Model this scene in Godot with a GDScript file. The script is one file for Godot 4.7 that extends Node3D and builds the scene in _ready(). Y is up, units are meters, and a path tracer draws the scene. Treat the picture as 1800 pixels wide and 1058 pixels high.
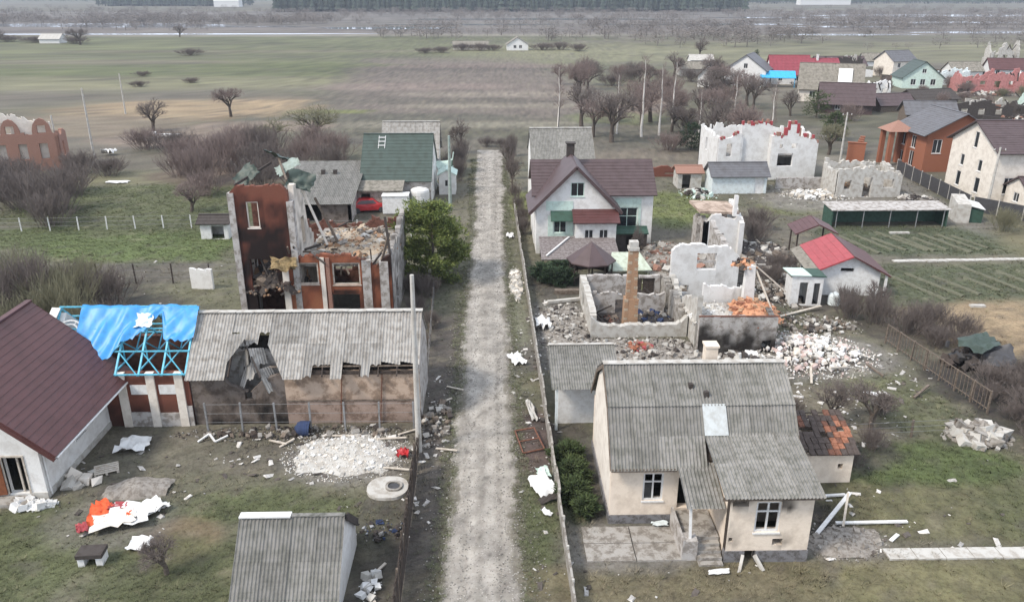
extends Node3D
# An abandoned village lane after shelling, seen from a drone. x right, z towards the viewer; the lane runs along -z.

class MB:
	var v := PackedVector3Array()
	var n := PackedVector3Array()
	var c := PackedColorArray()
	var col := Color.WHITE
	func tri(a: Vector3, b: Vector3, d: Vector3):  # counter-clockwise seen from outside
		var m := (b - a).cross(d - a).normalized()
		v.append(a); v.append(d); v.append(b)
		for i in 3:
			n.append(m); c.append(col)
	func quad(a: Vector3, b: Vector3, d: Vector3, e: Vector3):
		tri(a, b, d); tri(a, d, e)
	func box(at: Vector3, s: Vector3, bs := Basis.IDENTITY):
		var h := s * 0.5
		hexa([at + bs * Vector3(-h.x, -h.y, h.z), at + bs * Vector3(h.x, -h.y, h.z), at + bs * Vector3(h.x, h.y, h.z), at + bs * Vector3(-h.x, h.y, h.z),
			at + bs * Vector3(-h.x, -h.y, -h.z), at + bs * Vector3(h.x, -h.y, -h.z), at + bs * Vector3(h.x, h.y, -h.z), at + bs * Vector3(-h.x, h.y, -h.z)])
	func hexa(p: Array):  # front four (ccw), back four
		quad(p[0], p[1], p[2], p[3]); quad(p[5], p[4], p[7], p[6])
		quad(p[1], p[5], p[6], p[2]); quad(p[4], p[0], p[3], p[7])
		quad(p[3], p[2], p[6], p[7]); quad(p[4], p[5], p[1], p[0])
	func span(lo: Vector3, hi: Vector3):
		box((lo + hi) * 0.5, (hi - lo).abs())
	func bar(a: Vector3, b: Vector3, w: float, h: float):  # a beam from a to b
		var z := (b - a).normalized()
		var x := (Vector3.UP if absf(z.y) < 0.95 else Vector3.RIGHT).cross(z).normalized()
		box((a + b) * 0.5, Vector3(w, h, a.distance_to(b)), Basis(x, z.cross(x), z))
	func tube(a: Vector3, b: Vector3, r0: float, r1: float, k := 5, cap := false):
		var z := (b - a).normalized()
		var x := (Vector3.UP if absf(z.y) < 0.95 else Vector3.RIGHT).cross(z).normalized()
		var y := z.cross(x)
		for i in k:
			var t := TAU * i / k
			var u := TAU * (i + 1) / k
			var p := x * cos(t) + y * sin(t)
			var q := x * cos(u) + y * sin(u)
			var f := [a + p * r0, a + q * r0, b + q * r1, b + p * r1]
			for j in [0, 2, 1, 0, 3, 2]:
				v.append(f[j]); n.append(p if j == 0 or j == 3 else q); c.append(col)
			if cap:
				tri(b, b + p * r1, b + q * r1)
	func smooth(f: Array, m: Array):  # a quad with given normals, ccw
		for j in [0, 2, 1, 0, 3, 2]:
			v.append(f[j]); n.append(m[j]); c.append(col)
	func add(o: MB, t: Transform3D):
		for i in o.v.size():
			v.append(t * o.v[i]); n.append((t.basis * o.n[i]).normalized()); c.append(o.c[i])
	func soften():  # share normals between touching faces, for cloth and sheeting
		var sum := {}
		for i in v.size():
			var k := (v[i] * 500.0).round()
			sum[k] = sum.get(k, Vector3.ZERO) + (n[i] if n[i].y >= 0 else -n[i])
		for i in v.size():
			var m: Vector3 = sum[(v[i] * 500.0).round()].normalized()
			n[i] = m if n[i].y >= 0 else -m
	func mesh() -> ArrayMesh:
		var a := []
		a.resize(Mesh.ARRAY_MAX)
		a[Mesh.ARRAY_VERTEX] = v; a[Mesh.ARRAY_NORMAL] = n; a[Mesh.ARRAY_COLOR] = c
		var m := ArrayMesh.new()
		m.add_surface_from_arrays(Mesh.PRIMITIVE_TRIANGLES, a)
		return m

var M := {}
var taken := {}
var cache := {}
var rng := RandomNumberGenerator.new()
var nz := FastNoiseLite.new()
var nf := FastNoiseLite.new()

func numbered(called: String) -> String:
	var k: int = taken.get(called, 0)
	taken[called] = k + 1
	return called if k == 0 else "%s_%03d" % [called, k]

func thing(called: String, label: String, category: String, at := Vector3.ZERO, turn := 0.0, group := "") -> Node3D:
	var o := Node3D.new()
	o.name = numbered(called)
	add_child(o)
	o.position = at
	o.rotation.y = deg_to_rad(turn)
	o.set_meta("label", label); o.set_meta("category", category)
	if group: o.set_meta("group", group)
	return o

func part(parent: Node, called: String, mesh, material: Material, t := Transform3D.IDENTITY) -> MeshInstance3D:
	var o := MeshInstance3D.new()
	o.mesh = mesh.mesh() if mesh is MB else mesh
	o.material_override = material
	o.transform = t
	o.name = called
	parent.add_child(o, true)
	return o

func one(called: String, label: String, category: String, mb: MB, material: Material, at: Vector3, turn := 0.0, group := "") -> MeshInstance3D:
	var o := part(self, numbered(called), mb, material, Transform3D(Basis(Vector3.UP, deg_to_rad(turn)), at))
	o.set_meta("label", label); o.set_meta("category", category)
	if group: o.set_meta("group", group)
	return o

func structure(called: String, mesh, material: Material) -> MeshInstance3D:
	var o := part(self, numbered(called), mesh, material)
	o.set_meta("kind", "structure")
	return o

func clone(o: Node3D, label := "") -> Node3D:
	var r: Node3D = o.duplicate()
	r.name = numbered(String(o.name).trim_suffix("_000"))
	add_child(r)
	if label: r.set_meta("label", label)
	return r

func many(parent: Node, called: String, mesh: Mesh, material: Material, xfs: Array, cols := []) -> MultiMeshInstance3D:
	var mm := MultiMesh.new()
	mm.transform_format = MultiMesh.TRANSFORM_3D
	mm.use_colors = not cols.is_empty()
	mm.mesh = mesh
	mm.instance_count = xfs.size()
	for i in xfs.size():
		mm.set_instance_transform(i, xfs[i])
		if cols: mm.set_instance_color(i, cols[i])
	var o := MultiMeshInstance3D.new()
	o.multimesh = mm
	o.material_override = material
	o.name = called
	parent.add_child(o, true)
	o.set_meta("kind", "stuff")
	return o

# ---------------------------------------------------------------- materials
func noise_tex(key: String, freq: float, octaves: int, stops: Array, normal := false, kind := FastNoiseLite.TYPE_SIMPLEX_SMOOTH, gain := 0.55) -> NoiseTexture2D:
	var f := FastNoiseLite.new()
	f.seed = hash(key) % 1000
	f.noise_type = kind
	f.frequency = freq
	f.fractal_octaves = octaves
	f.fractal_gain = gain
	var t := NoiseTexture2D.new()
	t.width = 512; t.height = 512
	t.seamless = true
	t.noise = f
	if normal:
		t.as_normal_map = true
		t.bump_strength = 5.0
	else:
		var g := Gradient.new()
		g.offsets = PackedFloat32Array(stops.map(func(s): return s[0]))
		g.colors = PackedColorArray(stops.map(func(s): return s[1]))
		t.color_ramp = g
	return t

func mat(key: String, c: Color, tex := "dirt", scale := 0.22, rough := 0.92, bump := "", metal := 0.0) -> StandardMaterial3D:
	var m := StandardMaterial3D.new()
	m.resource_name = key
	m.albedo_color = c.linear_to_srgb()
	m.roughness = rough
	m.metallic = metal
	m.vertex_color_use_as_albedo = true
	m.cull_mode = BaseMaterial3D.CULL_DISABLED
	if tex:
		m.albedo_texture = T[tex]
		m.uv1_triplanar = true
		m.uv1_world_triplanar = true
		m.uv1_scale = Vector3.ONE * scale
	if bump:
		m.normal_enabled = true
		m.normal_texture = T[bump]
		m.normal_scale = 0.5 if bump == "rough" else 0.14
	M[key] = m
	return m

var T := {}
func materials():
	var g := func(v, w = 0.0): return Color(v + w, v, v - w)
	T.dirt = noise_tex("dirt", 0.008, 7, [[0.0, g.call(0.78, 0.02)], [0.36, g.call(0.88, 0.015)], [0.55, g.call(0.97)], [1.0, g.call(1.0)]], false, FastNoiseLite.TYPE_SIMPLEX_SMOOTH, 0.65)
	T.clean = noise_tex("clean", 0.01, 7, [[0.0, g.call(0.88, 0.01)], [0.4, g.call(0.95, 0.005)], [0.6, g.call(1.0)], [1.0, g.call(1.0)]], false, FastNoiseLite.TYPE_SIMPLEX_SMOOTH, 0.7)
	T.grime = noise_tex("grime", 0.012, 7, [[0.0, g.call(0.6, 0.02)], [0.35, g.call(0.75, 0.025)], [0.52, g.call(0.93, 0.01)], [1.0, g.call(1.0)]], false, FastNoiseLite.TYPE_SIMPLEX_SMOOTH, 0.7)
	T.moss = noise_tex("moss", 0.01, 7, [[0.0, Color(0.55, 0.56, 0.51)], [0.4, Color(0.78, 0.78, 0.75)], [0.58, Color(0.95, 0.94, 0.92)], [1.0, Color(1, 1, 1)]], false, FastNoiseLite.TYPE_SIMPLEX_SMOOTH, 0.7)
	T.earth = noise_tex("earth", 0.02, 8, [[0.0, g.call(0.72)], [0.4, g.call(0.88, 0.01)], [0.62, g.call(1.0)], [1.0, g.call(1.0)]], false, FastNoiseLite.TYPE_SIMPLEX_SMOOTH, 0.8)
	T.brick = noise_tex("brick", 0.06, 5, [[0.0, Color(0.6, 0.55, 0.52)], [0.5, Color(0.9, 0.84, 0.8)], [1.0, Color(1, 1, 1)]], false, FastNoiseLite.TYPE_CELLULAR, 0.6)
	T.rough = noise_tex("rough", 0.03, 6, [], true)
	T.fine = noise_tex("fine", 0.09, 4, [], true)
	mat("ground", Color(1, 1, 1), "earth", 0.31, 0.97, "rough")
	M.ground.normal_scale = 0.5
	mat("lane", Color(1, 1, 1), "clean", 0.4, 0.97, "fine")
	M.lane.normal_scale = 0.3
	mat("grass", Color(1, 1, 1), "")
	mat("bits", Color(1, 1, 1), "dirt", 0.9)
	mat("concrete", Color(0.36, 0.345, 0.32), "grime", 0.25, 0.95, "fine")
	mat("concrete_pale", Color(0.5, 0.485, 0.45), "dirt", 0.3, 0.95, "fine")
	mat("cream", Color(0.72, 0.625, 0.52), "clean", 0.16, 0.95, "fine")
	mat("cream_pale", Color(0.72, 0.665, 0.59), "clean", 0.2, 0.95, "fine")
	mat("pink_plaster", Color(0.5, 0.4, 0.33), "grime", 0.13, 0.95, "fine")
	mat("white_plaster", Color(0.72, 0.715, 0.695), "clean", 0.18, 0.95, "fine")
	mat("grey_plaster", Color(0.47, 0.455, 0.44), "grime", 0.2, 0.95, "fine")
	mat("white", Color(0.7, 0.7, 0.69), "clean", 0.4, 0.7)
	mat("plinth", Color(0.2, 0.2, 0.21), "grime", 0.4)
	mat("block", Color(0.66, 0.655, 0.64), "clean", 0.14, 0.95, "fine")
	mat("mint", Color(0.54, 0.67, 0.61), "clean", 0.3)
	mat("paleblue", Color(0.64, 0.7, 0.71), "clean", 0.35)
	mat("brick", Color(0.22, 0.09, 0.065), "brick", 0.9, 0.95, "fine")
	mat("brick_orange", Color(0.38, 0.165, 0.1), "brick", 0.9, 0.95, "fine")
	mat("brick_sooty", Color(0.16, 0.07, 0.05), "grime", 0.3, 0.95, "fine")
	mat("brick_tan", Color(0.47, 0.335, 0.225), "brick", 0.9, 0.95, "fine")
	mat("tan_dust", Color(0.43, 0.35, 0.26), "dirt", 0.4, 0.95, "fine")
	mat("salmon", Color(0.56, 0.28, 0.16), "dirt", 0.5)
	mat("brick_pink", Color(0.4, 0.255, 0.21), "brick", 0.5, 0.95, "fine")
	mat("pink_wall", Color(0.46, 0.2, 0.19), "dirt", 0.3)
	mat("soot", Color(0.028, 0.026, 0.025), "dirt", 0.4)
	mat("char", Color(0.06, 0.05, 0.045), "dirt", 0.5)
	mat("burnt_plaster", Color(0.17, 0.145, 0.13), "grime", 0.16, 0.95, "fine")
	for i in 4:
		var k: float = [0.24, 0.27, 0.22, 0.3][i]
		mat("slate%d" % i, Color(k * 0.93, k * 0.915, k * 0.885), "moss", 0.28 + 0.05 * i, 0.9)
		mat("sheet%d" % i, Color(k * 1.4, k * 1.375, k * 1.31), "grime", 0.2 + 0.05 * i, 0.9)
	mat("maroon", Color(0.1, 0.038, 0.036), "dirt", 0.15, 0.5)
	mat("brown_roof", Color(0.085, 0.055, 0.055), "dirt", 0.2, 0.5)
	mat("green_roof", Color(0.05, 0.075, 0.062), "dirt", 0.2, 0.55)
	mat("red_roof", Color(0.37, 0.055, 0.062), "dirt", 0.3, 0.5)
	mat("crimson_roof", Color(0.27, 0.045, 0.062), "dirt", 0.2, 0.55)
	mat("grey_roof", Color(0.13, 0.13, 0.14), "dirt", 0.2, 0.6)
	mat("tan_roof", Color(0.27, 0.25, 0.22), "moss", 0.25)
	mat("tarp_blue", Color(0.045, 0.31, 0.7), "dirt", 0.5, 0.45)
	mat("steel_blue", Color(0.12, 0.5, 0.68), "dirt", 0.6, 0.5)
	mat("wood", Color(0.19, 0.155, 0.125), "grime", 0.6)
	mat("wood_pale", Color(0.55, 0.5, 0.43), "dirt", 0.6)
	mat("wood_dark", Color(0.065, 0.05, 0.042), "grime", 0.6)
	mat("door_brown", Color(0.22, 0.075, 0.03), "dirt", 0.5, 0.6)
	mat("green_paint", Color(0.035, 0.085, 0.06), "dirt", 0.4, 0.7)
	mat("rust", Color(0.19, 0.085, 0.055), "grime", 0.8)
	mat("metal", Color(0.33, 0.34, 0.35), "dirt", 0.5, 0.5, "", 0.3)
	mat("dark_metal", Color(0.06, 0.06, 0.065), "dirt", 0.5, 0.5)
	mat("bark", Color(0.12, 0.1, 0.085), "grime", 1.0)
	mat("twig", Color(0.155, 0.128, 0.115), "")
	mat("twig_red", Color(0.215, 0.165, 0.148), "")
	mat("twig_green", Color(0.2, 0.19, 0.12), "")
	mat("grey_green", Color(0.3, 0.36, 0.33), "dirt", 0.5)
	mat("birch", Color(0.7, 0.67, 0.63), "dirt", 0.9)
	mat("needle", Color(1, 1, 1), "")
	mat("orange", Color(0.75, 0.12, 0.04), "dirt", 0.6)
	mat("red", Color(0.5, 0.03, 0.035), "dirt", 0.6, 0.5)
	mat("navy", Color(0.03, 0.05, 0.12), "dirt", 0.6)
	mat("cyan", Color(0.05, 0.42, 0.75), "dirt", 0.4)
	mat("shale", Color(0.3, 0.28, 0.255), "grime", 0.5, 0.95, "rough")
	mat("tile_orange", Color(0.37, 0.16, 0.095), "grime", 0.7)
	mat("tile_dark", Color(0.09, 0.07, 0.062), "grime", 0.7)
	var gl := mat("glass", Color(0.03, 0.035, 0.04), "", 1.0, 0.08)
	gl.albedo_color.a = 0.75
	gl.transparency = BaseMaterial3D.TRANSPARENCY_ALPHA
	var w := mat("water", Color(0.3, 0.33, 0.36), "", 1.0, 0.02)
	w.metallic = 0.0
	for k in ["needle"]:
		M[k].backlight_enabled = true
		M[k].backlight = Color(0.12, 0.16, 0.04)
# ---------------------------------------------------------------- walls, windows, roofs
func top_at(prof: Array, x: float) -> float:
	for i in prof.size() - 1:
		var a: Vector2 = prof[i]
		var b: Vector2 = prof[i + 1]
		if x >= a.x and x <= b.x and b.x > a.x:
			return lerpf(a.y, b.y, (x - a.x) / (b.x - a.x))
	return 0.0

func flat_top(w: float, h: float) -> Array:
	return [Vector2(-w / 2, h), Vector2(w / 2, h)]

func gable(w: float, h: float, r: float) -> Array:
	return [Vector2(-w / 2, h), Vector2(0, r), Vector2(w / 2, h)]

func jag(pts: Array, amp: float, step: float) -> Array:  # a broken top along a rough outline
	var out := []
	var walk := 0.0
	var last := 0.0
	var x: float = pts[0].x
	while x < pts[-1].x - 0.01:
		var w := step * rng.randf_range(0.2, 0.9)
		var x2 := minf(x + w, pts[-1].x)
		walk = clampf(walk * 0.6 + rng.randf_range(-amp, amp), -amp * 1.6, amp * 1.3)
		var h := top_at(pts, x + 0.001) + walk
		if rng.randf() < 0.65: last = h
		out.append(Vector2(x, maxf(last if out else h, 0.15)))
		last = top_at(pts, x2 - 0.001) + walk + rng.randf_range(-amp, amp) * 0.35
		out.append(Vector2(x2, maxf(last, 0.15)))
		x = x2
	return out

func wall_mb(prof: Array, holes := [], th := 0.3, step := 0.0, paint = null, base := -0.1) -> MB:
	var mb := MB.new()
	var xs := []
	for p in prof: xs.append(p.x)
	for h in holes:
		xs.append(h[0]); xs.append(h[2])
	if step > 0.0:
		var x: float = prof[0].x
		while x < prof[-1].x:
			xs.append(x)
			x += step
	xs.sort()
	var e := 0.0005
	var pc := func(x, y): return paint.call(x, y) if paint != null else Color.WHITE
	var face := func(x0, x1, a0, a1, b0, b1):  # front and back between y a (bottom) and b (top), coloured
		for f in [[x0, a0, x1, a1, x1, b1, x0, b0, 0.0], [x1, a1, x0, a0, x0, b0, x1, b1, -th]]:
			var s := mb.v.size()
			mb.quad(Vector3(f[0], f[1], f[8]), Vector3(f[2], f[3], f[8]), Vector3(f[4], f[5], f[8]), Vector3(f[6], f[7], f[8]))
			if paint != null:
				for k in range(s, mb.v.size()): mb.c[k] = pc.call(mb.v[k].x, mb.v[k].y)
	for i in xs.size() - 1:
		var x0: float = xs[i]
		var x1: float = xs[i + 1]
		if x1 - x0 < 0.002: continue
		var t0 := top_at(prof, x0 + e)
		var t1 := top_at(prof, x1 - e)
		var hs := holes.filter(func(h): return h[0] < x0 + e and h[2] > x1 - e)
		hs.sort_custom(func(a, b): return a[1] < b[1])
		var y := base
		var segs := []
		var open := false
		for h in hs:
			if h[1] >= minf(t0, t1): continue
			if h[1] > y: segs.append([y, h[1], h[1]])
			y = h[3]
			if y >= minf(t0, t1): open = true
		if not open: segs.append([y, t0, t1])
		for s in segs:
			var ny := 1
			if step > 0.0: ny = maxi(1, ceili((maxf(s[1], s[2]) - s[0]) / step))
			for j in ny:
				face.call(x0, x1, lerpf(s[0], s[1], float(j) / ny), lerpf(s[0], s[2], float(j) / ny), lerpf(s[0], s[1], float(j + 1) / ny), lerpf(s[0], s[2], float(j + 1) / ny))
			mb.col = pc.call((x0 + x1) / 2, s[1])
			mb.quad(Vector3(x0, s[1], 0), Vector3(x1, s[2], 0), Vector3(x1, s[2], -th), Vector3(x0, s[1], -th))
			if s[0] > base + e:
				mb.quad(Vector3(x0, s[0], -th), Vector3(x1, s[0], -th), Vector3(x1, s[0], 0), Vector3(x0, s[0], 0))
	for h in holes:
		for sd in [0, 2]:
			var yt := minf(h[3], top_at(prof, clampf(h[sd] + (-e if sd == 0 else e), prof[0].x + e, prof[-1].x - e)))
			if yt > h[1]:
				mb.col = pc.call(h[sd], h[1])
				mb.quad(Vector3(h[sd], h[1], -th), Vector3(h[sd], h[1], 0), Vector3(h[sd], yt, 0), Vector3(h[sd], yt, -th))
	for i in range(1, prof.size()):
		if absf(prof[i].x - prof[i - 1].x) < 0.002 and absf(prof[i].y - prof[i - 1].y) > 0.01:
			mb.col = pc.call(prof[i].x, prof[i].y)
			mb.quad(Vector3(prof[i].x, prof[i - 1].y, 0), Vector3(prof[i].x, prof[i - 1].y, -th), Vector3(prof[i].x, prof[i].y, -th), Vector3(prof[i].x, prof[i].y, 0))
	for p in [prof[0], prof[-1]]:
		mb.col = pc.call(p.x, p.y)
		mb.quad(Vector3(p.x, base, -th), Vector3(p.x, base, 0), Vector3(p.x, p.y, 0), Vector3(p.x, p.y, -th))
	mb.col = Color.WHITE
	return mb

func face_xf(side: String, w: float, d: float) -> Transform3D:  # local x along the wall, z outwards
	match side:
		"front": return Transform3D(Basis.IDENTITY, Vector3(0, 0, d / 2))
		"back": return Transform3D(Basis(Vector3.UP, PI), Vector3(0, 0, -d / 2))
		"right": return Transform3D(Basis(Vector3.UP, PI / 2), Vector3(w / 2, 0, 0))
	return Transform3D(Basis(Vector3.UP, -PI / 2), Vector3(-w / 2, 0, 0))

func window(parent: Node, xf: Transform3D, h: Array, m := "white", bars := 1, cross := 0, pane := true, t := 0.07) -> MeshInstance3D:
	var mb := MB.new()
	var z0 := -0.14
	var z1 := -0.06
	mb.span(Vector3(h[0], h[1], z0), Vector3(h[0] + t, h[3], z1)); mb.span(Vector3(h[2] - t, h[1], z0), Vector3(h[2], h[3], z1))
	mb.span(Vector3(h[0] + t, h[1], z0), Vector3(h[2] - t, h[1] + t, z1)); mb.span(Vector3(h[0] + t, h[3] - t, z0), Vector3(h[2] - t, h[3], z1))
	for i in bars:
		var x: float = lerpf(h[0], h[2], (i + 1.0) / (bars + 1))
		mb.span(Vector3(x - t * 0.45, h[1] + t, z0 + 0.01), Vector3(x + t * 0.45, h[3] - t, z1 - 0.01))
	if cross:
		var y: float = lerpf(h[1], h[3], 0.66)
		mb.span(Vector3(h[0] + t, y - t * 0.4, z0 + 0.015), Vector3(h[2] - t, y + t * 0.4, z1 - 0.015))
	mb.span(Vector3(h[0] - 0.05, h[1] - 0.06, -0.02), Vector3(h[2] + 0.05, h[1] - 0.004, 0.06))
	var o := part(parent, "window", mb, M[m], xf)
	if pane:
		var g := MB.new()
		g.span(Vector3(h[0] + t, h[1] + t, -0.108), Vector3(h[2] - t, h[3] - t, -0.1))
		part(o, "pane", g, M.glass)
	return o

func sheet_mesh(waves: int, amp: float, cut := "") -> ArrayMesh:  # a corrugated sheet 1 x 1, ridges along z; cut bends its lower end
	var key := "sheet%d_%.3f_%s" % [waves, amp, cut]
	if cache.has(key): return cache[key]
	var mb := MB.new()
	var k := waves * 4
	var r := RandomNumberGenerator.new()
	r.seed = hash(key)
	for i in k:
		var f := []
		var m := []
		for q in [[i, 1], [i + 1, 1], [i + 1, 0], [i, 0]]:
			var u: float = float(q[0]) / k
			var ph := u * waves * TAU
			var zend := 0.5
			if cut == "left": zend = -0.48 + 0.98 * u
			elif cut == "right": zend = 0.5 - 0.98 * u
			elif cut == "rag":
				zend = 0.42 - 0.3 * float(u > 0.45) + 0.03 * sin(u * 19.0)
			elif cut == "half": zend = 0.02 + 0.1 * u
			elif cut == "bite": zend = 0.5 - 0.4 * float(u < 0.4)
			f.append(Vector3(u - 0.5, amp * cos(ph), zend if q[1] == 1 else -0.5))
			m.append(Vector3(amp * waves * TAU * sin(ph), 1.0, 0).normalized())
		mb.smooth(f, m)
	cache[key] = mb.mesh()
	return cache[key]

func sheets(parent: Node, o: Vector3, u: Vector3, d: Vector3, nu: int, nd: int, mats: Array, skip := {}, cuts := {}, waves := 6, called := "roof_sheet", amp := 0.034):
	var ex := u / nu
	var ez := d / nd
	var y := ez.cross(ex).normalized()
	for j in nd:
		for i in nu:
			if skip.has(Vector2i(i, j)): continue
			var b := Basis(ex * 1.02, y, ez * 1.05).rotated(y, rng.randf_range(-0.006, 0.006))
			b = b.rotated(ex.normalized(), 0.012 / ez.length() * 1.6)
			var at := o + ex * (i + 0.5) + ez * (j + 0.52) + y * (0.05 + rng.randf_range(-0.004, 0.01) + 0.004 * (i % 2))
			part(parent, called, sheet_mesh(waves, amp, cuts.get(Vector2i(i, j), "")), M[mats[rng.randi() % mats.size()]], Transform3D(b, at))

func tiled_slope(parent: Node, called: String, o: Vector3, u: Vector3, d: Vector3, m: String, course := 0.36, th := 0.09) -> MeshInstance3D:
	# pressed metal roofing: stepped courses on a slab. o is a ridge corner, u runs along the ridge, d down the slope
	var mb := MB.new()
	var nn := maxi(2, roundi(d.length() / course))
	var y := d.cross(u).normalized()
	if y.y < 0: y = -y
	for j in nn:
		var a := o + d * (float(j) / nn) + y * th
		var b := o + d * (float(j + 1) / nn) + y * (th + 0.02)
		mb.quad(b, b + u, a + u, a)
		mb.quad(b - y * 0.02, b - y * 0.02 + u, b + u, b)
	mb.quad(o, o + u, o + u + d, o + d)
	mb.quad(o + d, o + d + u, o + d + u + y * th, o + d + y * th)
	for k in [Vector3.ZERO, u]:
		mb.quad(o + k, o + d + k, o + d + k + y * (th + 0.02), o + k + y * (th + 0.02))
	mb.quad(o + u, o, o + y * th, o + u + y * th)
	return part(parent, called, mb, M[m])

func house(a: Dictionary) -> Node3D:
	# a closed gabled house. at, turn, w, d, h (eaves), r (ridge), axis of the ridge, over (overhang), holes per side: {front: [[x0, y0, x1, y1], ...]}
	var t := thing(a.called, a.label, a.get("category", "house"), a.at, a.get("turn", 0.0), a.get("group", ""))
	var w: float = a.w
	var d: float = a.d
	var h: float = a.h
	var r: float = a.r
	var ax: String = a.get("axis", "x")
	var th: float = a.get("th", 0.3)
	var hol: Dictionary = a.get("holes", {})
	for side in ["front", "back", "right", "left"]:
		var long: bool = side in ["front", "back"]
		var len := w if long else d - 2 * th
		var prof := flat_top(len, h)
		if (ax == "z" and long) or (ax == "x" and not long):
			var full := w if long else d
			var hh := h + (r - h) * (0.0 if long else 2 * th / full)
			prof = [Vector2(-len / 2, hh), Vector2(0, r), Vector2(len / 2, hh)]
		var xf := face_xf(side, w, d)
		part(t, "wall", wall_mb(prof, hol.get(side, []), th), M[a.get("wall_" + side, a.wall)], xf)
		for q in hol.get(side, []):
			if q.size() > 4 and str(q[4]) == "door":
				var mb := MB.new()
				mb.span(Vector3(q[0], q[1], -0.16), Vector3(q[2], q[3], -0.1))
				part(t, "door", mb, M[a.get("door", "door_brown")], xf)
			elif q.size() > 4 and str(q[4]) == "open": pass
			else: window(t, xf, q, a.get("frame", "white"), q[4] if q.size() > 4 else 1, 0, true)
	var ov: float = a.get("over", 0.4)
	var kind: String = a.get("kind", "tile")
	var half := (d if ax == "x" else w) / 2
	var run: float = (w if ax == "x" else d) / 2 + a.get("verge", 0.3)
	var k := (r - h) / half
	for s in [1, -1]:
		var o: Vector3
		var u: Vector3
		var dn: Vector3
		if ax == "x":
			o = Vector3(-run * s, r, 0); u = Vector3(2 * run * s, 0, 0); dn = Vector3(0, -k * (half + ov), s * (half + ov))
		else:
			o = Vector3(0, r, run * s); u = Vector3(0, 0, -2 * run * s); dn = Vector3(s * (half + ov), -k * (half + ov), 0)
		if kind == "tile": tiled_slope(t, "roof_slope", o, u, dn, a.roof, a.get("course", 0.4))
		else:
			var mats: Array = a.get("mats", ["slate0", "slate1", "slate2", "slate3"])
			sheets(t, o, u, dn, maxi(1, roundi(u.length() / a.get("sheet_w", 1.03))), maxi(1, roundi(dn.length() / 1.7)), mats)
	var cap := MB.new()
	if ax == "x": cap.bar(Vector3(-run, r + 0.1, 0), Vector3(run, r + 0.1, 0), 0.3, 0.07)
	else: cap.bar(Vector3(0, r + 0.1, -run), Vector3(0, r + 0.1, run), 0.3, 0.07)
	part(t, "ridge_cap", cap, M[a.get("cap", a.get("roof", "slate3"))])
	if a.has("chimney"):
		var c: Array = a.chimney
		var mb := MB.new()
		mb.span(Vector3(c[0] - 0.25, c[3], c[1] - 0.25), Vector3(c[0] + 0.25, c[2], c[1] + 0.25))
		mb.span(Vector3(c[0] - 0.31, c[2], c[1] - 0.31), Vector3(c[0] + 0.31, c[2] + 0.1, c[1] + 0.31))
		part(t, "chimney", mb, M[a.get("chimney_mat", "brick_pink")])
	return t

# ---------------------------------------------------------------- heaps
func chunk_mesh(k: int, sx := 1.0, sy := 0.7, sz := 0.8) -> ArrayMesh:
	var key := "chunk%d_%.1f_%.1f" % [k, sx, sy]
	if cache.has(key): return cache[key]
	var r := RandomNumberGenerator.new()
	r.seed = 77 + k * 13 + int(sy * 100)
	var p := []
	for q in [[-1, -1, 1], [1, -1, 1], [1, 1, 1], [-1, 1, 1], [-1, -1, -1], [1, -1, -1], [1, 1, -1], [-1, 1, -1]]:
		p.append(Vector3(q[0] * sx, q[1] * sy, q[2] * sz) * 0.5 * r.randf_range(0.65, 1.15) + Vector3(r.randf_range(-0.08, 0.08), 0, r.randf_range(-0.08, 0.08)))
	var mb := MB.new()
	mb.hexa(p)
	cache[key] = mb.mesh()
	return cache[key]

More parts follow.
